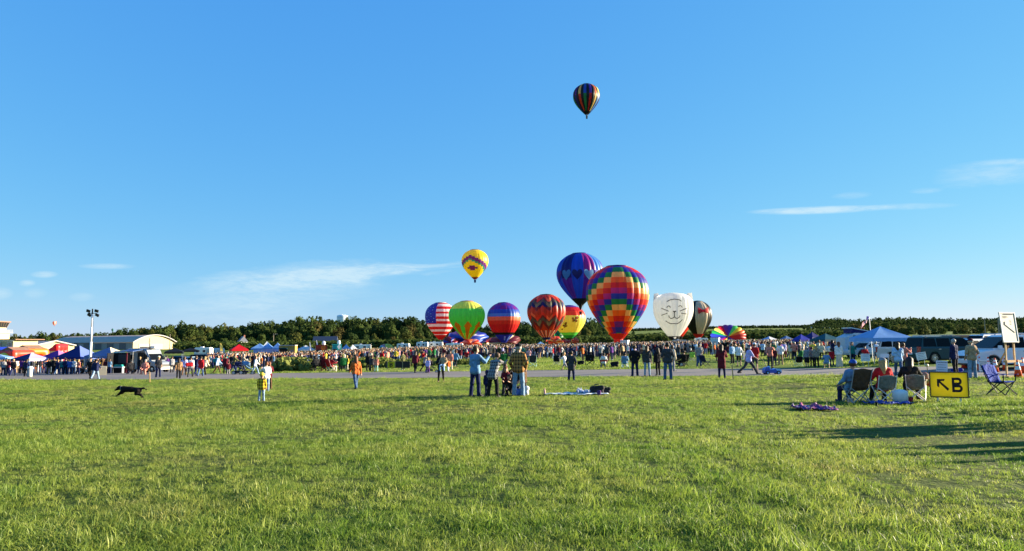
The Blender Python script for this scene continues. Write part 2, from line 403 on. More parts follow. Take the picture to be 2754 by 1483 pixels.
def build_grass():
    rs = np.random.RandomState(5)
    near = [tuft('tuft', 20, .060, .10, .006, 1.5, 1), tuft('tuft', 16, .075, .10, .006, 1.1, 2), tuft('tuft', 22, .045, .12, .007, 2.0, 3), tuft('tuft', 20, .055, .10, .006, 1.6, 4), tuft('tuft', 22, .050, .11, .007, 1.8, 6), tuft('tuft', 18, .065, .11, .006, 1.3, 7), tuft('tuft', 20, .04, .12, .008, 2.2, 8), tuft('tuft', 7, .13, .08, .005, .9, 9)]
    x, y = frustum_pts(4.2, 15, 420, rs, power=1.3); x2, y2 = frustum_pts(15, 50, 80, rs, power=.9)
    x = np.concatenate([x, x2]); y = np.concatenate([y, y2])
    f = fractal(x, y, .9, 4); f2 = fractal(x, y, .18, 9)
    keep = (y < np.interp(x, [p.x for p in TN], [p.y for p in TN]) - .1) & (rs.rand(len(x)) < np.clip(.82+.6*f+.30*fractal(x, y, 3.5, 31), .38, 1))
    x, y, f, f2 = x[keep], y[keep], f[keep], f2[keep]
    s = np.clip(.85 + .40*f + .20*f2 + .30*fractal(x, y, 4.5, 33), .35, 1.9)*rs.uniform(.6, 1.25, len(x)); s *= np.where(y > 15, 1.15+np.clip((y-15)/60, 0, .6), 1)
    scatter('grass', 'thick uneven green grass with dry patches covering the foreground', near, np.stack([x, y, hgt(x, y)], -1), s)
    far = [tuft('tuft', 16, .13, .34, .022, .8, 11), tuft('tuft', 16, .10, .40, .024, 1.0, 12), tuft('tuft', 14, .17, .30, .02, .7, 13)]
    x, y = frustum_pts(50, 120, 9, rs, power=.6); f = fractal(x, y, .25, 14)
    yf = np.interp(x, [p.x for p in TF], [p.y for p in TF])
    keep = (y > yf+.2) & (rs.rand(len(x)) < np.clip(.7+.5*f, .15, 1)) & ~((x < -24-(y-54)*.4) & (y < 125))
    x, y, f = x[keep], y[keep], f[keep]
    scatter('grass', 'mown grass between the taxiway and the crowd', far, np.stack([x, y, hgt(x, y)], -1), np.clip(.8+.4*f, .4, 1.5))
build_grass()
# ------------------------------------------------------------------ woods and hillside trees
def leaf_mat(name, rgb, rgb2):
    m = bpy.data.materials.new(name); m.use_nodes = True; nt = m.node_tree; nt.nodes.clear()
    N = nt.nodes.new; L = nt.links.new
    out = N('ShaderNodeOutputMaterial'); p = N('ShaderNodeBsdfPrincipled'); t = N('ShaderNodeBsdfTranslucent'); ms = N('ShaderNodeMixShader'); ms.inputs[0].default_value = .3
    oi = N('ShaderNodeObjectInfo'); g = N('ShaderNodeNewGeometry'); n = N('ShaderNodeTexNoise'); n.inputs['Scale'].default_value = .45; n.inputs['Detail'].default_value = 5; L(g.outputs['Position'], n.inputs['Vector'])
    ad = N('ShaderNodeMath'); ad.operation = 'MULTIPLY_ADD'; L(oi.outputs['Random'], ad.inputs[0]); ad.inputs[1].default_value = .6; L(n.outputs[0], ad.inputs[2])
    sb = N('ShaderNodeMath'); sb.operation = 'SUBTRACT'; sb.use_clamp = True; L(ad.outputs[0], sb.inputs[0]); sb.inputs[1].default_value = .3
    mx = N('ShaderNodeMix'); mx.data_type = 'RGBA'; mx.inputs[6].default_value = (*rgb, 1); mx.inputs[7].default_value = (*rgb2, 1); L(sb.outputs[0], mx.inputs[0])
    L(mx.outputs[2], p.inputs['Base Color']); L(mx.outputs[2], t.inputs['Color']); p.inputs['Roughness'].default_value = .9; p.inputs['Specular IOR Level'].default_value = .04
    L(p.outputs[0], ms.inputs[1]); L(t.outputs[0], ms.inputs[2]); L(ms.outputs[0], out.inputs[0]); return m
LEAF = {'weedy': leaf_mat('leaf_weed', (.13, .17, .035), (.24, .24, .075)), 'dark green': leaf_mat('leaf_dark', (.020, .040, .012), (.046, .070, .020)), 'mid green': leaf_mat('leaf_mid', (.034, .060, .015), (.070, .095, .024)),
        'olive green': leaf_mat('leaf_olive', (.058, .072, .018), (.105, .110, .028)), 'rusty': leaf_mat('leaf_rust', (.060, .055, .018), (.10, .085, .028))}
BARK = mat('bark', (.09, .07, .05), .95, .35, 3, bump=.6)
def crown_np(rs, n, lobes, leaf):
    """leaf clumps spread over the shells of several lobes; unit crown, radius about 1, height 0..1"""
    V = np.zeros((n*4, 3)); ctr = []
    for k in range(lobes):
        a = rs.uniform(0, 2*PI); r = rs.uniform(.0, .42); z = rs.uniform(.22, .84); ctr.append((r*np.cos(a), r*np.sin(a), z, rs.uniform(.22, .36)*(1.2-.4*z)))
    ctr.append((rs.uniform(-.1, .1), rs.uniform(-.1, .1), .86, .18)); ctr.append((0, 0, .46, .40)); ctr = np.array(ctr)
    w = ctr[:, 3]**2; pick = rs.choice(len(ctr), n, p=w/w.sum()); c = ctr[pick]
    d = rs.normal(size=(n, 3)); d /= np.linalg.norm(d, axis=1)[:, None]
    rad = c[:, 3]*rs.uniform(.72, 1.08, n)
    p = c[:, :3] + d*np.stack([rad*1.25, rad*1.25, rad*.85], 1)
    nrm = d + rs.normal(size=(n, 3))*.40; nrm /= np.linalg.norm(nrm, axis=1)[:, None]
    t = np.cross(nrm, rs.normal(size=(n, 3))); t /= np.linalg.norm(t, axis=1)[:, None]; b = np.cross(nrm, t)
    s = leaf*rs.uniform(.55, 1.35, n)
    for k, (i, j) in enumerate(((-1, -.6), (1, -.8), (.8, .9), (-.7, .7))):
        V[k::4] = p + t*(s*i)[:, None] + b*(s*j)[:, None]
    return V, np.arange(n*4).reshape(n, 4)
def crown_mesh(seed, n, lobes, leaf):
    V, F = crown_np(np.random.RandomState(seed), n, lobes, leaf)
    return mesh_of('crown', V, F, [LEAF['mid green']])
CROWNS = [crown_mesh(40+k, 1500, 7+k % 4, .048) for k in range(8)]
CROWNS_FAR = [crown_mesh(60+k, 600, 6, .06) for k in range(4)]
def trunk_mesh(seed):
    r = random.Random(seed); b = MB(); b.tube([(0, 0, -.03), (0.005, .004, .2), (-.006, .006, .5), (.0, 0, .75)], [.028, .02, .014, .006], 6)
    for k in range(5):
        a = r.uniform(0, 6.3); z = r.uniform(.2, .5); q = r.uniform(.16, .28); b.tube([(0, 0, z), (q*.6*math.cos(a), q*.6*math.sin(a), z+.12), (q*math.cos(a), q*math.sin(a), z+.25)], [.011, .008, .003], 5)
    return b.mesh('trunk', BARK)
TRUNKS = [trunk_mesh(k) for k in range(3)]
LANDMARKS = [(10, 'control tower'), (110, 'small gabled hangar'), (243, 'light mast'), (400, 'arched hangar'), (560, 'cars near the red canopy'), (642, 'red canopy'), (735, 'blue double tent'), (822, 'pale blue tent'), (865, 'orange booth'), (905, 'teal booth'),
             (960, 'white trailers'), (1038, 'yellow-green dome'), (1110, 'gap by the flag balloon'), (1185, 'flag balloon'), (1255, 'lime balloon'), (1353, 'purple-topped balloon'), (1470, 'chevron balloon'), (1545, 'butterfly balloon'), (1665, 'rainbow balloon'),
             (1740, 'green field gap'), (1812, 'cat-face balloon'), (1878, 'bow-tie balloon'), (1957, 'fan-shaped balloon'), (2070, 'far pale tents'), (2165, 'navy tents'), (2220, 'dark teal tent'), (2310, 'camper roof'), (2370, 'big blue canopy'), (2520, 'green minivan'), (2610, 'row of parked cars'), (2722, 'white easel sign')]
_tl = set()
def side_of(px):
    m = min(LANDMARKS, key=lambda m: abs(m[0]-px)); d = px-m[0]
    return ('behind the ' if abs(d) < 14 else 'left of the ' if d < 0 else 'right of the ') + m[1]
def uniq(cands):
    for c in cands:
        if c not in _tl and len(c.split()) <= 16: _tl.add(c); return c
    return min(cands, key=lambda c: len(c.split()))
def near_mark(px): return min(LANDMARKS, key=lambda m: abs(m[0]-px))[1]
n_tree = [0]
def tree(px, ytop, D, tone, wide=.42, group='trees of the wooded hillside', where='in the wood', far=False, name='tree', hmin=4, hmax=26, label=None, drop=.02):
    p = on(px, D); h = max(hmin, min(hmax, at(px, ytop, D).z - p.z)); n_tree[0] += 1; k = n_tree[0]
    t = empty(name, p, rnd.uniform(0, 6.28), label or uniq([f'{a}{tone} {b}tree {where}, {side_of(px)}' for b in ('leafy ', 'rounded ', 'broad-crowned ', 'uneven ') for a in (['', 'tall '] if h > 14 else ['', 'low '])]), 'tree', group)
    w = h*wide*rnd.uniform(.85, 1.2)
    c = obj('crown', (CROWNS_FAR if far else CROWNS)[k % (4 if far else 8)], t, (0, 0, -h*drop)); c.scale = (w*1.15, w*1.15, h*(1+drop)*.98)
    c.material_slots[0].link = 'OBJECT'; c.material_slots[0].material = LEAF[tone]
    tr = obj('trunk', TRUNKS[k % 3], t); tr.scale = (h*.9, h*.9, h*.9)
    return t
SKYL = [(-60, 905), (0, 908), (30, 899), (60, 901), (100, 897), (150, 893), (185, 900), (215, 895), (260, 898), (300, 891), (330, 888), (355, 880), (385, 880), (420, 873), (460, 874), (485, 868), (540, 872), (570, 880), (600, 865), (625, 872), (660, 876), (690, 868), (720, 860), (745, 866), (790, 857), (830, 857), (880, 854), (905, 858), (935, 858),
        (960, 852), (990, 853), (1020, 857), (1070, 851), (1115, 853), (1140, 862), (1165, 874), (1200, 876), (1300, 870), (1330, 872), (1400, 862), (1430, 866), (1500, 880), (1560, 862), (1580, 857), (1620, 862), (1650, 876), (1685, 886), (1720, 893)]
def sky_y(px): return float(np.interp(px, [a for a, _ in SKYL], [b for _, b in SKYL]))
def build_wood():
    tones = ['dark green', 'mid green', 'dark green', 'mid green', 'olive green', 'dark green', 'mid green', 'rusty']
    px = -40.0; k = 0
    while px < 1705:                     # skyline row
        t = tones[rnd.randrange(7)]; tree(px, sky_y(px)+rnd.uniform(-3, 7), rnd.uniform(650, 740), t, rnd.uniform(.48, .66), where='on the skyline', drop=.1); px += rnd.uniform(11, 21)
    px = -30.0
    while px < 1710:                     # middle row, lower
        t = tones[rnd.randrange(8)]; y = sky_y(px); base = 925 + (1377-px)*.007
        tree(px, y+(base-y)*rnd.uniform(.16, .42), rnd.uniform(600, 640), t, rnd.uniform(.52, .72), drop=.14); px += rnd.uniform(15, 30)
    px = -30.0
    while px < 1700:                     # front edge: smaller, lighter trees
        t = ['mid green', 'olive green', 'mid green', 'dark green', 'mid green', 'olive green', 'rusty'][rnd.randrange(7)]; y = sky_y(px); base = 925 + (1377-px)*.007
        tree(px, y+(base-y)*rnd.uniform(.50, .72), rnd.uniform(530, 585), t, rnd.uniform(.7, 1.0), where='along the wood edge', drop=.3, group='low trees along the wood edge'); px += rnd.uniform(24, 46)
    # hedgerow and copse trees of the far right field
    for (px, yt, D, tone) in [(1722, 884, 900, 'olive green'), (1738, 882, 900, 'mid green'), (1752, 884, 920, 'dark green'), (1922, 884, 950, 'dark green'), (1990, 880, 900, 'dark green'), (2008, 884, 900, 'mid green'), (2028, 872, 900, 'dark green'), (2050, 875, 920, 'dark green'), (2068, 878, 900, 'mid green'), (2085, 877, 930, 'dark green'),
                            (2100, 882, 930, 'olive green'), (2124, 870, 950, 'dark green'), (2140, 876, 950, 'dark green'), (2158, 878, 960, 'dark green'), (2175, 872, 960, 'mid green')]:
        tree(px, yt+2, D, tone, .6, 'trees along the far field hedge', 'in the far field hedge', True, 'hedgerow_tree', drop=.3)
    for k in range(36):
        px = 2255 + k*15 + rnd.uniform(-6, 6); yt = rnd.uniform(866, 886) if k > 2 else 882; D = rnd.uniform(420, 560)
        tree(px, yt, D, rnd.choice(['olive green', 'mid green', 'mid green', 'olive green', 'rusty']), .95, 'light trees below the far wood', 'below the far wood', True, 'hedgerow_tree', hmin=3, drop=.4)
def wood_mass(name, label, tops, rows, tone, step, wide, seed):
    rs = np.random.RandomState(seed); VV = []; FF = []; n0 = 0; base = [crown_np(np.random.RandomState(80+k), 130, 4, .11) for k in range(5)]
    for (D, dy) in rows:
        px = tops[0][0]
        while px < tops[-1][0]:
            yt = float(np.interp(px, [a for a, _ in tops], [b for _, b in tops])) + dy + rs.uniform(-3, 3); d = D*rs.uniform(.97, 1.03)
            p = on(px, d); h = max(3.5 if D > 100 else .5, at(px, yt, d).z - p.z); w = min(h, 14)*wide*rs.uniform(.8, 1.25); p.z -= .25*h; h *= 1.25
            V, F = base[rs.randint(5)]; a = rs.uniform(0, 6.3); c, s = np.cos(a), np.sin(a)
            q = np.stack([(V[:, 0]*c-V[:, 1]*s)*w+p.x, (V[:, 0]*s+V[:, 1]*c)*w+p.y, V[:, 2]*h+p.z], 1)
            VV.append(q); FF.append(F+n0); n0 += len(V); px += step*rs.uniform(.7, 1.4)*1000/D
    tag(obj(name, mesh_of(name, np.concatenate(VV), np.concatenate(FF), [LEAF[tone]])), label, 'wood', kind='stuff')
build_wood()
wood_mass('distant_wood', 'dark far-off wood along the right skyline', [(2165, 884), (2180, 876), (2195, 866), (2212, 859), (2250, 857), (2290, 864), (2350, 860), (2362, 857), (2450, 856), (2600, 860), (2700, 856), (2760, 854), (2860, 853), (3000, 855)], [(1330, 0), (1230, 4), (1130, 9), (1030, 15), (900, 20), (760, 24)], 'dark green', 5.5, .7, 2)
wood_mass('hill_wood', 'dense dark wood filling the hill behind the front trees', [(-120, 912), (0, 912), (150, 903), (330, 896), (480, 880), (600, 882), (720, 872), (900, 868), (1100, 866), (1200, 884), (1400, 876), (1600, 874), (1690, 892)], [(800, 0), (690, 14), (660, 26)], 'dark green', 8, .6, 3)
wood_mass('undergrowth', 'scrubby undergrowth along the foot of the wood', [(480, 926), (520, 924), (900, 918), (1300, 912), (1560, 904), (1690, 906), (1740, 915), (1900, 916), (2000, 912), (2080, 913), (2300, 906)], [(520, 0), (480, 5), (440, 9), (400, 12), (360, 15)], 'mid green', 7, 1.5, 4)
wood_mass('far_hedge', 'dark hedge line across the far field', [(1690, 892), (1800, 891), (1900, 892), (2000, 893), (2100, 892), (2180, 888)], [(980, 0), (940, 1)], 'dark green', 5, 1.0, 5)

# ------------------------------------------------------------------ airfield buildings
CREAM = mat('cream_siding', (.46, .39, .22), .75, .06, 1.2); ROOFG = mat('grey_metal_roof', (.50, .385, .31), .8, .12, .8, spec=.15); TRIM = mat('grey_trim', (.45, .43, .42), .6, .08)
DOORG = mat('grey_steel_door', (.27, .25, .24), .55, .08, 1); GLASS_D = mat('dark_window_glass', (.015, .02, .025), .08, .1, 2, spec=.6); WHITE = mat('white_paint', (.78, .77, .74), .55, .05, 2)
BROWNROOF = mat('brown_roof', (.22, .12, .08), .8, .15, 2); BLUEPANEL = mat('slate_blue_cladding', (.13, .12, .13), .7, .1, 1)
def hangar(name, label, px, D, W, L, theta, eave, apex, arched, door):
    """end wall centred at the pixel column, long axis running left and away"""
    p = on(px, D); t = empty(name, p, 0, label, 'hangar'); M = Matrix.Rotation(R(90-theta), 3, 'Z')   # local +y: from the end wall along the axis
    ax = Vector((-math.cos(R(theta)), math.sin(R(theta)), 0)); lat = Vector((math.sin(R(theta)), math.cos(R(theta)), 0))
    T = lambda a, l, z: (ax.x*a+lat.x*l, ax.y*a+lat.y*l, z)
    n = 14 if arched else 2; prof = []
    for k in range(n+1):
        s = -1 + 2*k/n
        z = eave + (apex-eave)*(1-s*s if arched else 1-abs(s)); prof.append((s*W/2, z))
    # end wall
    w = MB(); w.add([T(0, -W/2, -1)] + [T(0, l, z) for l, z in prof] + [T(0, W/2, -1)], [tuple(range(n+3))]); w.add([T(.4, -W/2, -1)] + [T(.4, l, z) for l, z in prof] + [T(.4, W/2, -1)], [tuple(range(n+3))])
    w.build('end_wall', CREAM, t)
    sw = MB()
    for s in (-1, 1): sw.add([T(.4, s*W/2, -1), T(L, s*W/2, -1), T(L, s*W/2, eave), T(.4, s*W/2, eave)], [(0, 1, 2, 3)])
    sw.add([T(L, -W/2, -1)] + [T(L, l, z) for l, z in prof] + [T(L, W/2, -1)], [tuple(range(n+3))]); sw.build('side_wall', DOORG if arched else CREAM, t)
    r = MB(); e = 1.045
    top = [(l*e, z+.25) for l, z in prof]
    segs = int(L/3)
    for i in range(segs+1):
        a = -.8 + (L+1.6)*i/segs; r.add([T(a, l, z + (.06 if i % 2 else 0)) for l, z in top], [])
    m = n+1
    r.f += [(i*m+k, i*m+k+1, (i+1)*m+k+1, (i+1)*m+k) for i in range(segs) for k in range(n)]; r.m = [0]*len(r.f)
    r.build('roof', ROOFG, t, smooth=False)
    f = MB(); f.tube([T(-.85, l, z) for l, z in top], .28, 5); f.build('roof_edge', TRIM, t)
    if door:
        d = MB(); ins = -.12
        for (l0, l1) in door[0]: d.add([T(ins, l0, -1), T(ins, l1, -1), T(ins, l1, door[1]), T(ins, l0, door[1])], [(0, 1, 2, 3)]); d.add([T(ins+.1, l0, -1), T(ins+.1, l1, -1), T(ins+.1, l1, door[1]), T(ins+.1, l0, door[1])], [(0, 1, 2, 3)])
        d.build('door', DOORG, t)
        q = MB(); q.tube([T(-.2, door[0][0][0]+6, door[1]+.6), T(-.2, door[0][0][0]+6, door[1]+1.6), T(-.2, door[0][0][0]+7, door[1]+1.6)], .12, 5); q.build('vent_pipe', TRIM, t)
    if arched:
        for k in range(6):
            a0 = 6+k*11; q = MB(); q.add([T(a0, -W/2-.08, -1), T(a0+6, -W/2-.08, -1), T(a0+6, -W/2-.08, 3.4), T(a0, -W/2-.08, 3.4)], [(0, 1, 2, 3)]); q.build('side_door', BLUEPANEL, t)
    return t
hangar('hangar', 'big grey arched-roof hangar with a cream end wall', 415, 400, 24.5, 78, 30, 3.6, 7.5, True, ([(-9, -2.2), (-2.1, 4.8)], 3.0))
hangar('hangar', 'low cream hangar with a shallow gable beside the inflatables', 146, 330, 17.4, 30, 30, 2.6, 4.7, False, ([(-5, 0.5)], 2.0))
def box_part(t, name, c, d, m, rz=0, taper=1): b = MB(); b.box(c, d, rz, taper=taper); return b.build(name, m, t)
def terminal():
    D = 280; p = on(0, D); u = D/F_PX; t = empty('terminal_building', p, R(-18), 'cream two-storey airport building with dark windows at the left edge', 'building')
    h = at(0, 915, D).z - p.z
    box_part(t, 'wall', (-1.2, 5, h/2-1), (15.5, 10, h+2), CREAM)
    box_part(t, 'roof', (-.6, 5, h+.15), (19.0, 12, .3), BROWNROOF); box_part(t, 'roof_fascia', (-1.0, -.16, h-.28), (15.8, .3, .5), WHITE)
    for (x, w) in ((-.9, 3.1), (4.9, 2.2)):
        f = box_part(t, 'window', (x, -.06, h-1.75), (w, .2, 1.6), GLASS_D)
        b = MB()
        for k in range(4): b.box((x-w/2+w*k/3, -.2, h-1.75), (.09, .06, 1.7))
        for s in (-1, 1): b.box((x, -.2, h-1.75+s*.83), (w+.1, .06, .09))
        b.build('frame', WHITE, f)
    box_part(t, 'porch_roof', (1.5, -1.6, h-3.0), (12, 3, .35), TRIM)
    return t
terminal()
def tower():
    D = 288; p = on(-12, D); k = F_PX/D; t = empty('control_tower', p, 0, 'cream airport control tower with flared dark cab and railed balcony', 'tower')
    z = lambda y: at(-12, y, D).z - p.z
    box_part(t, 'shaft', (0, 0, z(897)/2), (6.2, 6, z(897)+2), CREAM)
    box_part(t, 'balcony', (0, 0, z(895)), (7.7, 7.6, .25), TRIM)
    r = MB()
    for zz in (.45, .9):
        for s in (-1, 1): r.box((0, s*3.75, z(895)+zz+.1), (7.6, .06, .06)); r.box((s*3.75, 0, z(895)+zz+.1), (.06, 7.6, .06))
    for i in range(5):
        for s in (-1, 1): r.box((-3.75+i*1.87, s*3.75, z(895)+.55), (.06, .06, 1.0)); r.box((s*3.75, -3.75+i*1.87, z(895)+.55), (.06, .06, 1.0))
    r.build('railing', TRIM, t)
    b = MB(); b.box((0, 0, (z(895)+z(882))/2), (4.4, 4.4, z(882)-z(895))); b.build('cab_base', CREAM, t)
    g = MB(); g.box((0, 0, (z(881)+z(868))/2), (4.4, 4.4, z(868)-z(881)), taper=1.32); g.build('cab_window', GLASS_D, t)
    q = MB()
    for sx in (-1, 1):
        for sy in (-1, 1): q.tube([(sx*2.25, sy*2.25, z(882)), (sx*2.95, sy*2.95, z(867))], .12, 5)
    for i in (-1, 0, 1): q.tube([(i*1.1, -2.25, z(882)), (i*1.45, -2.95, z(867))], .07, 4); q.tube([(2.25, i*1.1, z(882)), (2.95, i*1.45, z(867))], .07, 4)
    q.build('mullion', BROWNROOF, t)
    box_part(t, 'roof', (0, 0, z(866)), (6.6, 6.6, .4), BROWNROOF)
    a = MB(); a.tube([(.6, 0, z(866)), (.6, 0, z(866)+1.4)], .05, 4); a.build('antenna', TRIM, t)
tower()
def house(px, D, yb, yr, wpx, label):
    p = on(px, D); k = D/F_PX; t = empty('house', p, R(35), label, 'house'); w = wpx*k*.6; h = at(px, yb, D).z-p.z; ha = at(px, yr, D).z-p.z
    box_part(t, 'wall', (0, 0, h/2-1), (w, w*.8, h+2), WHITE)
    r = MB(); r.prism([(-w*.58, h-.2), (0, ha), (w*.58, h-.2)], -w*.45, w*.45); r.build('roof', mat('slate_roof', (.17, .18, .22), .8, .1), t)
    box_part(t, 'chimney', (w*.2, 0, ha), (.8, .8, 1.6), mat('brick', (.3, .12, .08), .9, .2))
    for x in (-.25, .25): box_part(t, 'window', (x*w, -w*.4-.03, h*.55), (.9, .1, 1.2), GLASS_D)
house(652, 470, 919, 905, 36, 'grey-roofed white house at the wood edge behind the red canopy')
house(2185-5, 930, 886, 880, 12, 'small white house far off at the field hedge')
house(2004, 930, 889, 885, 20, 'white farm building in the far hedge behind the fan-shaped balloon')
def barn():
    p = on(875, 480); t = empty('barn', p, R(8), 'dark blue barn roof half hidden in trees behind the orange booth', 'barn'); h = at(875, 918, 480).z-p.z; ha = at(875, 905, 480).z-p.z
    box_part(t, 'wall', (0, 0, h/2-1), (14, 9, h+2), mat('barn_blue', (.035, .05, .085), .8, .15)); r = MB(); r.prism([(-5, h-.1), (0, ha), (5, h-.1)], -7.6, 7.6, ax='x'); r.build('roof', mat('barn_roof', (.03, .045, .08), .6, .15), t)
barn()
def water_tower():
    D = 900; p = on(920, D); t = empty('water_tower', p, 0, 'pale blue and white water tank rising above the wood', 'water tower'); zt = at(920, 847, D).z-p.z; zb = at(920, 866, D).z-p.z; r = 15*D/F_PX
    b = MB(); b.lathe([(r, zb-8), (r, zt-1.6), (r*.97, zt-1.0), (r*.6, zt-.25), (.1, zt)], 32); b.build('tank', mat('water_tank_paint', (.62, .72, .78), .5, .05, .2), t, smooth=True)
    b = MB(); b.lathe([(r+.04, zt-3.2), (r+.12, zt-3.1), (r+.12, zt-2.8), (r+.04, zt-2.7)], 32, cap=False); b.build('band', mat('water_tank_band', (.35, .5, .65), .5), t)
    b = MB(); b.lathe([(r*.9, -2), (r*.9, zb-8)], 24); b.build('base', CREAM, t)
    b = MB(); b.tube([(0, 0, zt-.1), (0, 0, zt+1)], .25, 6); b.build('vent', WHITE, t)
water_tower()
WOODP = mat('weathered_pole', (.28, .23, .18), .9, .2)
def power_pole(px, D, yt, label, arm=True):
    p = on(px, D); t = empty('utility_pole', p, R(10), label, 'utility pole'); z = at(px, yt, D).z-p.z
    b = MB(); b.tube([(0, 0, -.5), (0, 0, z)], [.22, .15], 7); b.build('pole', WOODP, t)
    if arm:
        b = MB(); b.box((.9, 0, z-.4), (2.4, .14, .16)); b.build('crossarm', WOODP, t)
        for x in (0, .9, 1.8): b = MB(); b.lathe([(.07, z-.32), (.1, z-.2), (.04, z-.05)], 8, (x, 0, 0)); b.build('insulator', TRIM, t)
power_pole(735, 420, 898, 'wooden utility pole with crossarm behind the blue double tent')
power_pole(2653, 330, 858, 'thin utility pole in front of the far wood', False)
power_pole(2690, 200, 856, 'stout weathered pole left of the easel sign', False)
power_pole(456, 400, 899, 'pale pole at the right end of the arched hangar', False)

# ------------------------------------------------------------------ canopies, booths, vehicles of the fair
STEEL = mat('powder_coated_steel', (.50, .50, .50), .4, .05, metal=.6); STEEL_W = mat('white_steel_tube', (.72, .70, .66), .45, .05)
BLACKM = mat('black_plastic', (.012, .012, .014), .5, .2); RUBBER = mat('rubber', (.012, .012, .012), .85, .2)
def cloth(name, rgb, trans=.35): return mat('canopy_' + name, rgb, .6, .07, 3, spec=.25, trans=trans)
def tent(x0, x1, ya, ye, D, col, rz, label, cols=None, valance=.28, group='pop-up canopies of the fair', walls=None, ridge=0.0, name='canopy_tent', gy=None):
    cx = (x0+x1)/2; p = on(cx, D); a = R(rz); W = (x1-x0)*D/F_PX/(abs(math.cos(a))+abs(math.sin(a))); zE = at(cx, ye, D).z-p.z; zA = at(cx, ya, D).z-p.z
    t = empty(name, p, a, label, 'tent', group); h = W/2; N = 6
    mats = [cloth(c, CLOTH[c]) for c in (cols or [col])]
    b = MB()
    for s in range(4):                                     # four roof panels, each a curved triangle grid
        M = Matrix.Rotation(s*PI/2, 3, 'Z'); mi = s % len(mats); vs = []; fs = []
        for i in range(N+1):
            f = i/N; z = zA + (zE-zA)*(f**.92) ; sag = .05*W*math.sin(PI*f)*.5
            for k in range(N+1):
                q = -1+2*k/N; x = h*f if ridge == 0 or s % 2 == 0 else h*f
                ln = h*(ridge + (1-ridge)*f) if s % 2 == 1 else h*f
                vs.append(M @ Vector((x, q*(h*(ridge+(1-ridge)*f) if s % 2 == 0 and ridge else h*f), z - sag*(1-abs(q))*.5)))
        for i in range(N):
            for k in range(N): fs.append((i*(N+1)+k, i*(N+1)+k+1, (i+1)*(N+1)+k+1, (i+1)*(N+1)+k))
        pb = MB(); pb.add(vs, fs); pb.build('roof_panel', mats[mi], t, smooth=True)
        vb = MB(); vs = []; fs = []
        for k in range(9):
            q = -1+k/4; vs += [M @ Vector((h*1.005, q*h*1.005, zE)), M @ Vector((h*1.015, q*h*1.015, zE-valance*(1-.12*abs(math.sin(k*PI/2)))))]
        for k in range(8): fs.append((2*k, 2*k+1, 2*k+3, 2*k+2))
        vb.add(vs, fs); vb.build('valance', mats[mi], t)
    for sx in (-1, 1):
        for sy in (-1, 1): lb = MB(); lb.box((sx*h*.985, sy*h*.985, zE/2-.05), (.05, .05, zE)); lb.build('leg', STEEL, t)
    if walls:
        wb = MB(); wb.box((0, h*.97, zE*.5), (W*.97, .02, zE)); wb.build('back_wall', cloth(walls, CLOTH[walls]), t)
    return t
CLOTH = {'navy': (.012, .018, .16), 'royal': (.02, .035, .38), 'purple': (.14, .03, .30), 'mauve': (.42, .20, .42), 'skyblue': (.22, .42, .72), 'slate': (.10, .19, .42), 'red': (.62, .012, .02), 'azure': (.22, .43, .78), 'paleblue': (.38, .52, .82), 'white': (.78, .78, .80),
         'cream': (.80, .73, .52), 'teal': (.01, .09, .13), 'black': (.012, .014, .02), 'orange': (.85, .14, .02), 'turq': (.03, .45, .40), 'lilac': (.45, .42, .70), 'peri': (.15, .22, .58)}
tent(-34, 29, 953, 961, 84, 'skyblue', 12, 'light blue canopy cut by the left edge')
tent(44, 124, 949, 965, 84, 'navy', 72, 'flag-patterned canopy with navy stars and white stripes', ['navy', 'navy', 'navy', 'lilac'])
tent(120, 194, 942, 961, 86, 'purple', 78, 'purple canopy with light painted as one mauve side', ['purple', 'purple', 'purple', 'mauve'])  # mauve panel: light on the purple cloth put into its colour
tent(167, 261, 930, 960, 82, 'navy', 78, 'tall navy canopy left of the light mast', ['navy', 'navy', 'navy', 'peri'])  # right panel paler periwinkle, its sunlit look put into the cloth colour
tent(246, 346, 934, 957, 80, 'slate', 78, 'slate blue canopy with sunlight painted as one cream side', ['cream', 'slate', 'slate', 'cream'])  # cream panels stand for sun on slate cloth, painted in
tent(440, 498, 936, 946, 96, 'black', 20, 'low black canopy behind the camper van')
tent(486, 540, 936, 943, 130, 'black', 20, 'black sloping awning among the parked cars', ['black', 'cream', 'black', 'black'])
tent(614, 671, 926, 940, 112, 'red', 30, 'bright red canopy in front of the wood')
tent(676, 720, 924, 937, 150, 'azure', 10, 'blue tent left of the blue double-peaked tent', walls='paleblue')
tent(705, 736, 922, 936, 145, 'azure', 8, 'left peak of the blue double tent', walls='paleblue'); tent(733, 760, 922, 936, 145, 'azure', 8, 'right peak of the blue double tent', walls='paleblue')
tent(706, 729, 918, 930, 190, 'white', 20, 'small white peaked tent behind the blue double tent')
tent(795, 850, 929, 940, 150, 'paleblue', 25, 'pale blue wide tent left of the orange booth', ['paleblue', 'azure', 'paleblue', 'white'])
tent(918, 944, 926, 938, 190, 'paleblue', 15, 'grey-blue tent right of the teal booth'); tent(936, 962, 927, 939, 200, 'white', 30, 'white tent beside the trailers')
tent(1436, 1472, 919, 930, 190, 'skyblue', 15, 'pale blue canopy below the chevron balloon')
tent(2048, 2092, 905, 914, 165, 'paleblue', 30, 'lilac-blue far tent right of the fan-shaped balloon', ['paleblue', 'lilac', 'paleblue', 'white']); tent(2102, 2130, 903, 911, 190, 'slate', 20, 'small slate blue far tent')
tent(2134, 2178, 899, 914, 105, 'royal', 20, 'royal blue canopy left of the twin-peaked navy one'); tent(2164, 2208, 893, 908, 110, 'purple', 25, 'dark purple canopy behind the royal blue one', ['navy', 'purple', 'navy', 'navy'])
tent(2186, 2258, 897, 913, 86, 'teal', 20, 'dark teal canopy above the crowd')
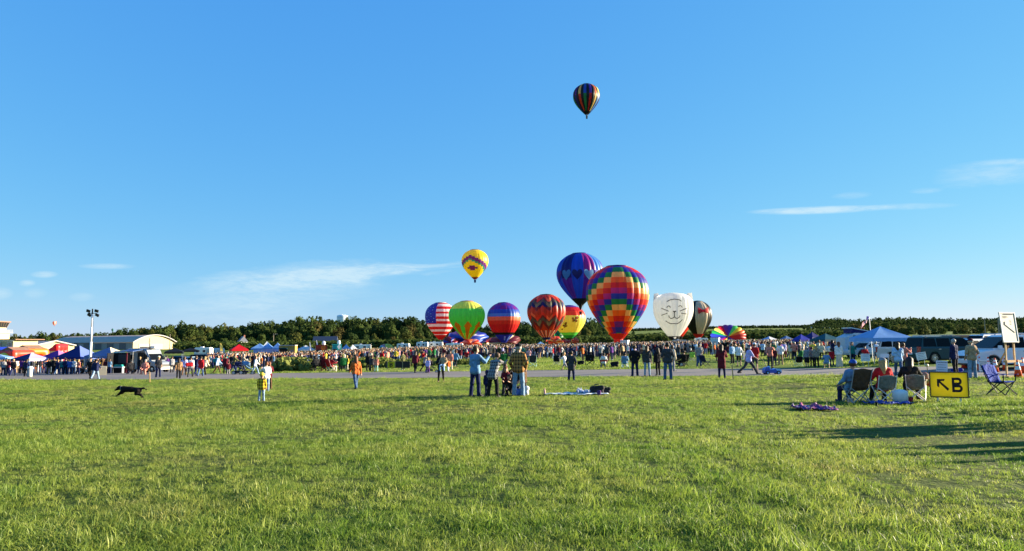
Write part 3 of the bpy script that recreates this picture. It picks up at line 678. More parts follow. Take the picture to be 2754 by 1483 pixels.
tent(2308, 2432, 878, 909, 54, 'azure', 6, 'big azure canopy beside the parked minivan', ['azure', 'azure', 'azure', 'azure'])
# ------------------------------------------------------------------ hot-air balloons
FAB = {'white': (.80, .79, .76), 'offwhite': (.70, .70, .70), 'red': (.62, .020, .018), 'crimson': (.48, .01, .03), 'orange': (.85, .16, .015), 'coral': (.85, .22, .08), 'gold': (.84, .58, .15), 'yellow': (.86, .66, .03), 'lemon': (.85, .80, .14), 'lime': (.11, .66, .12), 'green': (.015, .26, .07), 'darkgreen': (.01, .11, .06),
       'teal': (.02, .30, .30), 'blue': (.020, .04, .42), 'navy': (.012, .015, .16), 'royal': (.02, .10, .55), 'sky': (.08, .30, .70), 'pale': (.25, .55, .85), 'purple': (.16, .02, .28), 'violet': (.08, .03, .42), 'magenta': (.42, .02, .24), 'maroon': (.17, .02, .03), 'black': (.012, .011, .014), 'grey': (.10, .11, .09), 'cream': (.90, .73, .50), 'flame': (.72, .05, .02), 'pink': (.72, .30, .32), 'sage': (.22, .27, .15), 'rust': (.50, .055, .02)}
def fabm(n): return mat('balloon_nylon_' + n, FAB[n], .42, .05, .6, spec=.45, trans=.54)
WICKER = mat('wicker', (.20, .11, .05), .9, .35, 14, bump=.8); ROPE = mat('rigging_cable', (.10, .09, .08), .6)
INK = mat('black_ink', (.012, .012, .014), .7, .1)
class Balloon:
    def __init__(s, name, label, cx, ytop, ymouth, wpx, D, N, group='hot-air balloons', zw=.39, rm=.13, bulge=.045, tilt=0, cat='hot-air balloon', pw=2.25):
        s.pw = pw
        s.D, s.cx, s.yt, s.ym, s.N, s.b = D, cx, ytop, ymouth, N, bulge
        pm = at(cx, ymouth, D); pt = at(cx, ytop, D); s.Hh = pt.z-pm.z; s.Rm = wpx*D/F_PX/2/(1+bulge*.6); s.rm = s.Rm*rm; s.zw = zw
        a = math.atan2(-pm.x, pm.y); s.root = empty(name, pm, a, label, cat, group); s.k = D/F_PX
        if tilt: s.root.rotation_euler = (0, R(tilt), a)
    def r(s, v):
        """radius at height fraction v, 0 crown .. 1 mouth"""
        if v <= s.zw: q = 1-v/s.zw; return s.Rm*math.sqrt(max(0, 1-q**s.pw))
        q = (1-v)/(1-s.zw); return s.rm + (s.Rm-s.rm)*q*(1.55-.1*q-.45*q*q)
    def pt(s, u, v, out=0.0):
        f = (u/(2*PI)*s.N) % 1.0; r = max(.02, s.r(v)*(1+s.b*abs(math.sin(PI*f))**.8*min(1, 6*v))) + out
        return (r*math.sin(u), -r*math.cos(u), s.Hh*(1-v))
    def gore(s, g, rows, nc, fn, names, off=0.0, part='gore'):
        u0 = 2*PI*g/s.N; vs = []; fs = []; fm = []
        us = [u0+2*PI/s.N*k/nc for k in range(nc+1)]
        for v in rows:
            for u in us: vs.append(s.pt(u-1e-9 if u == us[-1] else u, v))
        n = nc+1; used = []
        for i in range(len(rows)-1):
            for k in range(nc):
                um = (us[k]+us[k+1])/2; um = (um+PI) % (2*PI)-PI; c = fn(um, (rows[i]+rows[i+1])/2, g)
                if c not in used: used.append(c)
                fs.append((i*n+k, (i+1)*n+k, (i+1)*n+k+1, i*n+k+1)); fm.append(used.index(c))
        return obj(part, mesh_of(part, vs, fs, [fabm(c) for c in used], fm, smooth=True), s.root)
    def gores(s, nr, nc, fn):
        rows = [.004+(1-.004)*(i/nr) for i in range(nr+1)]
        for g in range(s.N): s.gore(g, rows, nc, fn, None)
        return s
    def px(s, x, y, out=.12):
        """point on the front of the envelope seen at a pixel of the photograph"""
        v = min(.99, max(.01, (y-s.yt)/(s.ym-s.yt))); r = s.r(v)*(1+s.b)+out; X = max(-r*.995, min(r*.995, (x-s.cx)*s.k)); return Vector((X, -math.sqrt(r*r-X*X), s.Hh*(1-v)))
    def ribbon(s, name, pts, w, m=None, closed=False):
        P = []
        for i in range(len(pts)-1):
            for k in range(5): P.append(s.px(pts[i][0]+(pts[i+1][0]-pts[i][0])*k/5, pts[i][1]+(pts[i+1][1]-pts[i][1])*k/5))
        P.append(s.px(*pts[-1])); b = MB(); b.tube(P, w*s.k/2, 5); return b.build(name, m or INK, s.root)
    def patch(s, name, poly, m, out=.14, n=6):
        """flat print sewn on: a polygon in photograph pixels laid on the envelope"""
        bm = bmesh.new(); vs = [bm.verts.new((x, y, 0)) for x, y in poly]; f = bm.faces.new(vs); bmesh.ops.triangulate(bm, faces=[f]); bmesh.ops.subdivide_edges(bm, edges=bm.edges[:], cuts=2, use_grid_fill=True)
        for v in bm.verts: v.co = s.px(v.co.x, v.co.y, out)
        me = bpy.data.meshes.new(name); bm.to_mesh(me); bm.free(); me.materials.append(m); return obj(name, me, s.root)
    def basket(s, ytop, ybot, wpx, colr=None, skirt=None):
        w = wpx*s.k; z1 = at(s.cx, ytop, s.D).z - s.root.location.z; z0 = at(s.cx, ybot, s.D).z - s.root.location.z
        b = MB(); b.box((0, 0, (z0+z1)/2), (w, w, z1-z0), taper=1.08); q = b.build('basket', mat('basket_'+colr, FAB[colr], .9, .3, 10, bump=.5) if colr else WICKER, s.root)
        b = MB()
        for x in (-1, 1): b.box((x*w*.54, 0, z1), (.12, w*1.12, .12)); b.box((0, x*w*.54, z1+.002), (w*1.0, .12, .12))
        b.build('rim', RUBBER, q)
        b = MB()
        for i in range(8):
            a = PI/8+i*PI/4; x, y = math.cos(a), math.sin(a); b.tube([(x*w*.6, y*w*.6, z1), (x*s.rm, y*s.rm, .02)], .035, 4)
        b.build('rigging', ROPE, s.root)
        b = MB(); b.lathe([(w*.12, z1+.5), (w*.16, z1+.7), (w*.16, z1+1.2), (w*.08, z1+1.3)], 8); b.build('burner', STEEL, s.root)
        return s
    def crown_ring(s, c): b = MB(); b.lathe([(s.r(.03)*1.0, s.Hh*.972), (s.r(.02), s.Hh*.988), (.1, s.Hh*1.003)], 20); b.build('crown_cap', fabm(c), s.root, smooth=True); return s
def band(v, table):
    for lim, c in table:
        if v < lim: return c
    return table[-1][1]
RAIN = ['purple', 'blue', 'green', 'gold', 'orange', 'red']
def build_balloons():
    # flag balloon
    B = Balloon('hot_air_balloon', 'stars-and-stripes balloon, leftmost of the standing balloons', 1185, 813, 914, 83, 330, 20)
    B.gores(56, 2, lambda u, v, g: ('blue' if u < -.36 and u > -2.6 and v < .57 else ('red' if v > .87 or int(v/.066) % 2 == 0 else 'white')))
    for (x, y) in [(1166, 821), (1157, 828), (1164, 836), (1152, 841), (1149, 853), (1160, 853), (1154, 862), (1164, 867), (1148.5, 863), (1159, 846), (1166, 828.5), (1152, 833), (1167, 858), (1152, 869)]:
        poly = [(x+(1.9 if i % 2 == 0 else .8)*math.sin(i*PI/5), y-(1.9 if i % 2 == 0 else .8)*math.cos(i*PI/5)) for i in range(10)]
        B.patch('star', poly, fabm('white'))
    B.crown_ring('white').basket(921, 931, 7)
    # lime balloon with orange arrows
    def lime(u, v, g):
        if v < .22: return 'lemon'
        if v > .985: return 'flame'
        d = abs((u-.07+PI/8) % (PI/4) - PI/8)
        if .53 < v < .68 and d < (v-.53)/.15*.30: return 'orange'
        if v >= .68 and d < .17: return 'orange'
        if v > .83 and d < .30: return 'lemon'
        return 'lime'
    B = Balloon('hot_air_balloon', 'lime green balloon with yellow top and orange arrows', 1255.5, 809, 914, 97, 300, 24); B.gores(60, 4, lime).crown_ring('flame').basket(920, 930, 8)
    # purple, blue, orange, red bands
    B = Balloon('hot_air_balloon', 'banded balloon, purple over blue over orange and red', 1355.5, 813, 922, 89, 300, 24)
    def bands(u, v, g):
        c = band(v, [(.10, 'violet'), (.205, 'purple'), (.29, 'royal'), (.37, 'sky'), (.455, 'coral'), (.56, 'flame'), (.75, 'red'), (.80, 'black'), (2, 'blue')])
        if c in ('purple', 'violet') and g % 4 in (1, 2): c = 'violet' if c == 'purple' else 'purple'
        if v > .84 and abs(u-.2) < .7 and g % 3 == 0: return 'pale' if v < .95 else 'blue'
        return c
    B.gores(52, 2, bands).crown_ring('violet').basket(926, 935, 8)
    # chevrons
    def chev(u, v, g):
        tri = abs(((u+.2)/.698) % 1.0 - .5)*2; q = (v*2.5 + .34*tri + .0) % 1.0
        if v > .80: return ('rust', 'grey', 'flame', 'cream')[int(u*8.59+40) % 4] if v < .95 else 'navy'
        if q < .34: return 'rust'
        if q < .52: return 'flame' if g % 3 else 'coral'
        if q < .62: return 'maroon' if g % 2 else 'grey'
        if q < .80: return 'grey' if g % 4 else 'sage'
        return 'navy' if v < .3 or v > .8 else 'maroon'
    B = Balloon('hot_air_balloon', 'rust and charcoal balloon with zigzag chevrons', 1470.5, 791, 914, 101, 280, 18, bulge=.075); B.gores(140, 8, chev).crown_ring('grey').basket(919, 930, 8)
    # butterflies
    B = Balloon('hot_air_balloon', 'yellow balloon with monarch butterflies and red shoulder', 1531.5, 821, 914, 87, 350, 22)
    B.gores(48, 2, lambda u, v, g: band(v, [(.06, 'violet'), (.11, 'crimson'), (.20, 'red'), (.32, 'flame'), (.80, 'lemon'), (.87, 'lime'), (.95, 'green'), (2, 'black')]))
    def fly(x, y, s, a):
        def T(px, py): c, d = math.cos(R(a)), math.sin(R(a)); return (x+s*(px*c-py*d), y+s*(px*d+py*c))
        W1 = [(0, 0), (-.2, -.7), (.3, -1.1), (.75, -1.0), (.6, -.4)]; W2 = [(0, .1), (.6, -.2), (.7, .3), (.3, .6)]; W3 = [(-.1, 0), (-.7, -.5), (-.95, -.1), (-.6, .25)]; W4 = [(-.1, .1), (-.6, .3), (-.45, .75), (-.1, .5)]
        for Wg in (W1, W2, W3, W4):
            c = (sum(p[0] for p in Wg)/len(Wg), sum(p[1] for p in Wg)/len(Wg)); q = B.patch('wing', [T(*p) for p in Wg], INK, .14)
            i = B.patch('wing_cell', [T(c[0]+(p[0]-c[0])*.62, c[1]+(p[1]-c[1])*.62) for p in Wg], fabm('orange'), .2); i.parent = q
        B.ribbon('butterfly_body', [T(-.12, -.35), T(.02, .5)], 1.6)
    fly(1547, 862, 10, 20); fly(1521, 877, 7.5, -10); fly(1513, 887, 2.4, 0)
    B.crown_ring('violet').basket(918, 926, 7)
    # hearts
    seq = {-3: ('purple', 'sky', 'navy'), -2: ('royal', 'purple', 'royal'), -1: ('navy', 'sky', 'purple'), 0: ('royal', 'navy', 'royal'), 1: ('magenta', 'pale', 'purple'), 2: ('sky', 'violet', 'royal'), 3: ('violet', 'sky', 'navy')}
    def hearts(u, v, g):
        if v > .90: return 'black'
        k = math.floor((u+.38)/.5236); k = ((k+3) % 12)-3; uc = -.38+.5236*(k+.5); base, hc, low = seq.get(k, seq[-1 if k % 2 else -2])
        x = (u-uc)/.250
        if v > .52 and abs(x) < 1: return low
        return base
    B = Balloon('hot_air_balloon', 'blue and purple balloon with a row of hearts, hovering', 1561, 680, 818, 125, 250, 24, zw=.42, rm=.17, bulge=.05)
    B.gores(100, 5, hearts).crown_ring('blue')
    hp_ = [(0, -1.0), (.35, -.62), (.78, -.15), (.98, .25), (.96, .58), (.74, .84), (.42, .86), (.14, .66), (0, .42)]; hp_ = hp_ + [(-x, y) for x, y in hp_[::-1][1:-1]]
    for k in range(-3, 4):
        uc = -.38+.5236*(k+.5)
        if abs(uc) > 1.35: continue
        B.patch('heart', [(1561+60.5*math.sin(uc+.235*x), 743.5-14.5*y) for x, y in hp_], fabm(seq.get(k, ('a', 'sky'))[1]), .25)
    sk = MB(); z1 = at(1563, 827, 250).z-B.root.location.z; sk.lathe([(B.rm*1.02, .05), (B.rm*.55, z1*.55), (B.rm*.3, z1*1.3), (B.rm*.12, z1*1.75)], 14, cap=False); sk.build('scoop', fabm('black'), B.root)
    B.basket(839, 847, 7, 'maroon')
    # rainbow: panels are pieces of their own on the side the photo shows
    shift = {0: 0, -1: 0, 1: 1, 2: 2, 3: 3, 4: 3, 5: 4, 6: 5, 7: 6, -2: 1, -3: 2, -4: 3, -5: 4, -6: 5, -7: 6, -8: 6}
    B = Balloon('hot_air_balloon', 'largest balloon, covered in stepped rainbow panels', 1663, 713, 912, 167, 205, 24, rm=.16, bulge=.05); B.root.rotation_euler.z += R(3)
    edges = [.004] + [.053+.072*i for i in range(13)] + [.96, 1.0]
    def rc(u, v, g):
        k = g if g < 12 else g-24; row = sum(1 for e in edges[1:] if v > e)
        if v > .93: return 'red'
        c = RAIN[(row + 1 - shift.get(k, 6)) % 6]; return 'magenta' if c == 'purple' and .25 < v < .6 and abs(k) < 4 else c
    for g in range(24):
        k = g if g < 12 else g-24
        if -7 <= k <= 6:
            for i in range(len(edges)-1):
                e0, e1 = edges[i], edges[i+1]; B.gore(g, [e0+(e1-e0)*q/4 for q in range(5)], 3, rc, None, part='panel')
        else: B.gore(g, [.004+.996*q/48 for q in range(49)], 3, rc, None)
    sk = MB(); sk.lathe([(B.rm*.98, .05), (B.rm*.95, -1.5), (B.rm*.9, -1.9)], 16, cap=False); sk.build('skirt', fabm('flame'), B.root)
    B.crown_ring('purple').basket(925, 938, 12)
    # cat-face balloon
    B = Balloon('hot_air_balloon', 'white balloon with two ears and a smiling line-drawn cat face', 1812.5, 788, 905, 105, 250, 24, zw=.39, rm=.30, bulge=.045, pw=5.0)
    B.gores(48, 3, lambda u, v, g: 'white' if (g % 6 or v < .05) else 'offwhite')
    Z = lambda X, Y: (1740+X/7.3, 760+Y/7.3)
    for n, pts in [('brow', [(412, 397), (480, 362), (560, 352), (640, 362), (690, 392)]), ('eye', [(410, 515), (425, 488), (447, 478), (468, 490), (480, 515)]), ('eye', [(630, 497), (650, 480), (672, 480), (690, 495), (700, 515)]), ('whisker', [(305, 517), (445, 582)]), ('whisker', [(305, 655), (418, 620)]), ('whisker', [(650, 582), (785, 527)]), ('whisker', [(678, 622), (775, 635)]),
                   ('muzzle_line', [(548, 600), (548, 690)]), ('mouth', [(443, 662), (452, 700), (480, 720), (515, 715), (548, 690), (565, 710), (600, 722), (635, 705), (655, 668)]), ('chin_line', [(382, 762), (430, 800), (480, 820), (545, 818), (600, 822), (660, 780), (698, 742)])]:
        B.ribbon(n, [Z(*p) for p in pts], 2.0)
    B.patch('nose', [Z(525, 572), Z(553, 582), Z(580, 572), Z(586, 588), Z(568, 602), Z(553, 612), Z(535, 600), Z(520, 586)], INK)
    for s_, x in ((-1, 1770), (1, 1855)):
        b = MB(); w = 13*B.k; z0 = at(x, 806, 250).z-B.root.location.z; z1 = at(x, 790, 250).z-B.root.location.z; X = (x-1812.5)*B.k
        b.add([(X-w*.7, -1.2, z0), (X+w*.7, -1.2, z0), (X+w*.7, 1.2, z0), (X-w*.7, 1.2, z0), (X-w*.45+s_*.2, -.8, z1), (X+w*.45+s_*.2, -.8, z1+.15), (X+w*.45+s_*.2, .8, z1+.15), (X-w*.45+s_*.2, .8, z1)], [(0, 1, 2, 3), (4, 5, 6, 7), (0, 1, 5, 4), (1, 2, 6, 5), (2, 3, 7, 6), (3, 0, 4, 7)])
        b.build('ear', fabm('white'), B.root)
    b = MB(); b.lathe([(B.rm*1.0, .02), (B.rm*.92, -.6), (B.rm*.8, -1.15)], 16, cap=False); b.build('scoop', fabm('black'), B.root)
    b = MB(); hp = [(.0, -.5), (-.5, 0), (-.45, .35), (-.2, .42), (0, .2), (.2, .42), (.45, .35), (.5, 0)]; b.prism([(x*.9+.3, z*.8-.55) for x, z in hp], -B.rm-.25, -B.rm-.2); b.build('heart_badge', fabm('white'), B.root)
    B.basket(917, 926, 9)
    # white and red balloon mostly hidden behind the cat
    B = Balloon('hot_air_balloon', 'white and red balloon mostly hidden behind the cat-face balloon', 1829, 797, 908, 83, 330, 20); B.root.location.x += 0
    B.gores(40, 2, lambda u, v, g: ('white' if v < .40 and not (.3 < v < .4 and g % 2) else 'pale' if v < .47 and g % 2 else 'coral' if v < .62 else 'flame')).basket(917, 925, 7)
    b = MB(); b.lathe([(B.rm*1.6, 1.0), (B.rm*1.2, -.2), (B.rm*.9, -.8)], 12, cap=False); b.build('scoop', fabm('black'), B.root)
    # bow tie
    B = Balloon('hot_air_balloon', 'black balloon with cream shirt front and red bow tie', 1878.5, 809, 911, 74, 310, 24, bulge=.05)
    B.gores(50, 3, lambda u, v, g: ('red' if g % 2 else 'crimson') if v > .875 else ('cream' if -.16 < u < .86 else 'black'))
    bx, by = 1893, 838
    for s_ in (-1, 1): B.patch('bow_loop', [(bx+s_*1.5, by-2), (bx+s_*13, by-9+(s_ > 0)*-1.5), (bx+s_*14, by), (bx+s_*12.5, by+9-(s_ > 0)*1.5), (bx+s_*1.5, by+2.5)], fabm('red'), .3)
    B.patch('bow_knot', [(bx-2.5, by-3), (bx+2.5, by-3), (bx+2.5, by+3.2), (bx-2.5, by+3.2)], fabm('crimson'), .5)
    B.crown_ring('black').basket(917, 924, 6)
    # two balloons up in the air
    hi = {-5: ('purple', 'navy'), -3: ('gold', 'flame'), -1: ('royal', 'green'), 1: ('violet', 'red'), 3: ('coral', 'gold'), 5: ('lemon', 'sky'), 7: ('red', 'blue')}
    def dark(u, v, g):
        if v > .93: return 'black'
        k = math.floor((u+.02)/.2244); k = k if k % 2 else None
        if k is None: return 'black'
        a = hi.get(k, ('violet', 'green')); return a[0] if v < .43 else a[1]
    B = Balloon('hot_air_balloon', 'high dark balloon with coloured stripes, alone in the sky', 1578, 227, 308, 73, 420, 28, zw=.40, rm=.15, bulge=.05); B.gores(40, 2, dark).crown_ring('navy').basket(311.5, 319.5, 4.5)
    def zig(u, v, g):
        if v > .93: return 'maroon'
        c = g if g < 12 else g-24; d = abs(c+2); y = .22+.052*d if d < 8 else .22+.052*(16-d)
        if y < v < y+.125: return 'purple'
        if y+.125 < v < y+.185: return 'teal'
        if (c in (-1,-2) and abs(v-.655) < .075) or (c in (-3, 0) and abs(v-.655) < .025): return 'purple'
        return 'yellow'
    B = Balloon('hot_air_balloon', 'floating yellow balloon with a stepped purple zigzag', 1277.5, 671, 752, 72, 420, 24, zw=.40, rm=.10, bulge=.04); B.gores(40, 2, zig).crown_ring('navy').basket(753.5, 760.5, 5, 'navy')
    for (cx, yt, ym, w, lab, c) in [(146, 864, 876, 11, 'tiny pale balloon far away above the left trees', ('offwhite', 'coral')), (302.5, 884, 893, 6, 'tiny dark balloon just over the trees left of the hangar', ('grey', 'teal'))]:
        B = Balloon('hot_air_balloon', lab, cx, yt, ym, w, 1600, 10); B.gores(12, 1, lambda u, v, g: c[g % 2] if v < .8 else c[1]).basket(ym+1, ym+2, 1.2)
    # balloons still being filled on the ground
    def heap(label, cx, cy, wx, hy, D, cols, seed, N=14, depth=1.0, puck=.10, lean=0):
        """sagging envelope lying with its crown towards us: gores run from the crown back to the ground"""
        p = at(cx, cy, D); a = math.atan2(-p.x, p.y); g0 = H(p.x, p.y); t = empty('inflating_balloon', (p.x, p.y, g0), a+R(lean), label, 'hot-air balloon', 'balloons being filled on the ground'); z0 = p.z-g0; k = D/F_PX; rx, rz = wx*k, hy*k; rs = np.random.RandomState(seed); ph = rs.uniform(0, 6.3, 6)
        for gI in range(N):
            vs = []; fs = []; nr, nc = 14, 5
            for i in range(nr+1):
                f = i/nr
                for q in range(nc+1):
                    an = 2*PI*(gI+q/nc)/N; rad = math.sin(min(f*1.05, 1)*PI/2)**.9; sc = 1+.07*math.sin(PI*q/nc)*f + puck*.5*math.sin(3*an+ph[0]+4*f)*f + puck*.4*math.sin(5*an+ph[1])*f*f
                    y = -depth*rx*math.cos(f*PI/2*1.25)*(1+puck*math.sin(4*an+ph[2])); vs.append((rx*rad*sc*math.cos(an), y+depth*rx*.3, max(-.6, z0+rz*rad*sc*math.sin(an))))
            n = nc+1; fs = [(i*n+q, i*n+q+1, (i+1)*n+q+1, (i+1)*n+q) for i in range(nr) for q in range(nc)]
            c = cols[gI % len(cols)]; obj('gore', mesh_of('gore', vs, fs, [fabm(c)], smooth=True), t)
        return t
    fan = ['red', 'orange', 'yellow', 'lime', 'violet', 'purple', 'crimson', 'gold', 'green', 'blue', 'navy', 'purple', 'crimson', 'gold', 'green', 'blue', 'violet', 'purple', 'crimson', 'red']
    heap('rainbow balloon lying crown-first like an open fan', 1958.5, 906, 44, 31, 190, fan, 1, 20, .5, .02)
    heap('half-inflated blue balloon behind the lime green balloon', 1258, 914, 49, 28, 318, ['royal', 'blue', 'navy', 'royal', 'teal', 'blue'], 2, 16, .8, .16)
    heap('crumpled crimson balloon under the flag balloon', 1213, 922, 22, 15, 312, ['crimson', 'maroon', 'blue'], 3, 12, .9, .2)
    heap('salmon red balloon fabric under the lime green balloon', 1266, 924, 27, 11, 285, ['coral', 'flame', 'pink'], 4, 14, .7, .2)
    heap('maroon and tan balloon sagging behind the purple-topped balloon', 1356, 922, 42, 22, 322, ['maroon', 'maroon', 'cream', 'maroon', 'grey'], 5, 14, .8, .18)
    heap('orange half-inflated balloon between the chevron and butterfly balloons', 1491, 921, 23, 15, 300, ['orange', 'gold', 'flame', 'orange'], 6, 14, .9, .14)
    heap('small red balloon mouth under the butterfly balloon', 1521, 922, 16, 8, 320, ['flame', 'crimson', 'coral'], 7, 12, .8, .2)
    heap('round pinkish red balloon right of the butterfly balloon base', 1547, 918, 9.5, 9, 320, ['coral', 'flame'], 8, 12, 1.0, .06)
    heap('dark green balloon leaning behind the butterfly balloon', 1503, 905, 12, 16, 365, ['darkgreen', 'green'], 10, 12, .9, .1)
    heap('yellow-green fabric dome rising behind the crowd', 1039, 937, 19, 11, 260, ['lime', 'lemon', 'yellow', 'lemon', 'pink', 'pale', 'teal'], 9, 14, .9, .05)
build_balloons()
# ------------------------------------------------------------------ people and the dog: one smooth surface each, grown from a posed skeleton
def surface_nets(prims, h, k=.03, cut=None, pad=.05):
    """prims: (ax,ay,az, bx,by,bz, ra, rb); smooth union -> closed quad mesh"""
    P = np.array(prims, float); lo = np.minimum(P[:, :3], P[:, 3:6]).min(0) - P[:, 6:8].max() - pad; hi = np.maximum(P[:, :3], P[:, 3:6]).max(0) + P[:, 6:8].max() + pad
    n = np.ceil((hi-lo)/h).astype(int)+1
    ax = [lo[i]+h*np.arange(n[i]) for i in range(3)]
    F = np.full(n, 9.0)
    for a0, a1, a2, b0, b1, b2, ra, rb in P:
        rm = max(ra, rb)+k+2*h; sl = []
        for i, (p, q) in enumerate(((a0, b0), (a1, b1), (a2, b2))):
            i0 = max(0, int((min(p, q)-rm-lo[i])/h)); i1 = min(n[i], int((max(p, q)+rm-lo[i])/h)+2); sl.append(slice(i0, i1))
        X, Y, Z = np.meshgrid(ax[0][sl[0]], ax[1][sl[1]], ax[2][sl[2]], indexing='ij', sparse=True)
        bx, by, bz = b0-a0, b1-a1, b2-a2; L2 = bx*bx+by*by+bz*bz+1e-12
        t = np.clip(((X-a0)*bx+(Y-a1)*by+(Z-a2)*bz)/L2, 0, 1)
        d = np.sqrt((X-a0-t*bx)**2+(Y-a1-t*by)**2+(Z-a2-t*bz)**2) - (ra+(rb-ra)*t)
        S = F[sl[0], sl[1], sl[2]]; e = np.maximum(k-np.abs(S-d), 0)/k
        F[sl[0], sl[1], sl[2]] = np.minimum(S, d) - e*e*k*.25
    if cut is not None:
        X, Y, Z = np.meshgrid(*ax, indexing='ij', sparse=True); F = np.maximum(F, cut(X, Y, Z))
    S = F < 0
    c = [S[i:n[0]-1+i, j:n[1]-1+j, l:n[2]-1+l] for i in (0, 1) for j in (0, 1) for l in (0, 1)]
    s = sum(q.astype(np.int8) for q in c); act = (s > 0) & (s < 8); idx = np.full(act.shape, -1, np.int64); cells = np.argwhere(act); idx[act] = np.arange(len(cells))
    acc = np.zeros((len(cells), 3)); cnt = np.zeros(len(cells)); corners = [(i, j, l) for i in (0, 1) for j in (0, 1) for l in (0, 1)]
    for p in range(8):
        for q in range(p+1, 8):
            A, B = np.array(corners[p]), np.array(corners[q])
            if np.abs(A-B).sum() != 1: continue
            fa = F[tuple((cells+A).T)]; fb = F[tuple((cells+B).T)]; m = (fa < 0) != (fb < 0); t = np.where(m, fa/np.where(fa == fb, 1, fa-fb), 0)
            acc += (A+(B-A)*t[:, None])*m[:, None]; cnt += m
    V = lo + h*(cells + acc/np.maximum(cnt, 1)[:, None]); Q = []
    for a in range(3):
        b, c2 = [(1, 2), (2, 0), (0, 1)][a]; sh = [slice(None)]*3; sh[a] = slice(0, -1); s0 = S[tuple(sh)]; sh[a] = slice(1, None); s1 = S[tuple(sh)]
        E = np.argwhere(s0 != s1); E = E[(E[:, b] > 0) & (E[:, c2] > 0)]
        if not len(E): continue
        fl = S[tuple(E.T)]; ob = np.zeros(3, int); ob[b] = 1; oc = np.zeros(3, int); oc[c2] = 1
        ok = (E[:, b] < n[b]-1) & (E[:, c2] < n[c2]-1); E, fl = E[ok], fl[ok]
        q = np.stack([idx[tuple((E-ob-oc).T)], idx[tuple((E-oc).T)], idx[tuple(E.T)], idx[tuple((E-ob).T)]], 1); q[~fl] = q[~fl][:, ::-1]; Q.append(q)
    Q = np.concatenate(Q); Q = Q[(Q >= 0).all(1)]
    return V, Q
def sdf_mesh(name, prims, h, m, k=.03, cut=None):
    V, Q = surface_nets(prims, h, k, cut); return mesh_of(name, V, Q, [m], smooth=True)

SKIN = {'fair': mat('skin_fair', (.44, .265, .185), .6, .06, 9), 'tan': mat('skin_tan', (.32, .18, .11), .6, .06, 9), 'brown': mat('skin_brown', (.17, .085, .05), .6, .06, 9)}
CLO = {'black': (.012, .012, .014), 'charcoal': (.045, .045, .05), 'navy': (.012, .018, .065), 'royal': (.0, .034, .26), 'blue': (.03, .10, .38), 'denim': (.055, .10, .20), 'light denim': (.20, .29, .40), 'steel blue': (.13, .25, .40), 'white': (.75, .74, .72), 'grey': (.25, .25, .26), 'cream': (.62, .54, .40), 'sand': (.20, .195, .15), 'tan': (.38, .26, .15), 'brown': (.10, .055, .03), 'maroon': (.11, .012, .022), 'red': (.48, .015, .02), 'orange': (.55, .13, .03), 'coral': (.62, .22, .16), 'pink': (.62, .33, .36),
       'green': (.02, .16, .05), 'teal': (.015, .20, .19), 'olive': (.10, .10, .04), 'lime': (.42, .68, .10), 'mint': (.35, .62, .52), 'yellow': (.72, .52, .06), 'purple': (.11, .03, .20), 'lavender': (.44, .42, .72), 'pale blue': (.33, .48, .68)}
HAIRC = {'black': (.010, .008, .008), 'dark brown': (.03, .016, .009), 'brown': (.075, .038, .018), 'blond': (.40, .25, .10), 'grey': (.34, .33, .31), 'auburn': (.16, .055, .02)}
def clm(n): return mat('cloth_' + n.replace(' ', '_'), CLO[n], .88, .22, 11, bump=.75, spec=.15)
def hrm(n): return mat('hair_' + n.replace(' ', '_'), HAIRC[n], .6, .3, 30, bump=.4, spec=.3)
def plaid(name, base, dark, light, sc=9.0):
    if name in _mats: return _mats[name]
    m = bpy.data.materials.new(name); m.use_nodes = True; nt = m.node_tree; nt.nodes.clear(); N = nt.nodes.new; L = nt.links.new
    out = N('ShaderNodeOutputMaterial'); p = N('ShaderNodeBsdfPrincipled'); L(p.outputs[0], out.inputs[0]); tc = N('ShaderNodeTexCoord'); sp = N('ShaderNodeSeparateXYZ'); L(tc.outputs['Object'], sp.inputs[0])
    def st(o, f, th):
        a = N('ShaderNodeMath'); a.operation = 'MULTIPLY'; L(o, a.inputs[0]); a.inputs[1].default_value = f; b = N('ShaderNodeMath'); b.operation = 'FRACT'; L(a.outputs[0], b.inputs[0]); c = N('ShaderNodeMath'); c.operation = 'LESS_THAN'; L(b.outputs[0], c.inputs[0]); c.inputs[1].default_value = th; return c.outputs[0]
    def mx(a, b, f):
        n = N('ShaderNodeMix'); n.data_type = 'RGBA'
        if isinstance(f, float): n.inputs[0].default_value = f
        else: L(f, n.inputs[0])
        for i, v in ((6, a), (7, b)):
            if isinstance(v, tuple): n.inputs[i].default_value = (*v, 1)
            else: L(v, n.inputs[i])
        return n.outputs[2]
    vx, vz = st(sp.outputs[0], sc, .48), st(sp.outputs[2], sc*.8, .48); add = N('ShaderNodeMath'); add.operation = 'ADD'; L(vx, add.inputs[0]); L(vz, add.inputs[1]); hv = N('ShaderNodeMath'); hv.operation = 'MULTIPLY'; L(add.outputs[0], hv.inputs[0]); hv.inputs[1].default_value = .5
    c = mx(base, dark, hv.outputs[0]); c = mx(c, light, st(sp.outputs[0], sc, .07)); c = mx(c, light, st(sp.outputs[2], sc*.8, .07)); L(c, p.inputs['Base Color']); p.inputs['Roughness'].default_value = .9; p.inputs['Specular IOR Level'].default_value = .1
    _mats[name] = m; return m
PLAIDS = {'black and white plaid': ((.17, .17, .18), (.008, .008, .010), (.50, .50, .48)), 'tan and black plaid': ((.40, .19, .055), (.018, .013, .010), (.45, .26, .10)), 'yellow and black plaid': ((.70, .46, .03), (.012, .010, .010), (.60, .42, .05)), 'grey and red plaid': ((.30, .22, .2), (.10, .03, .03), (.4, .36, .3))}
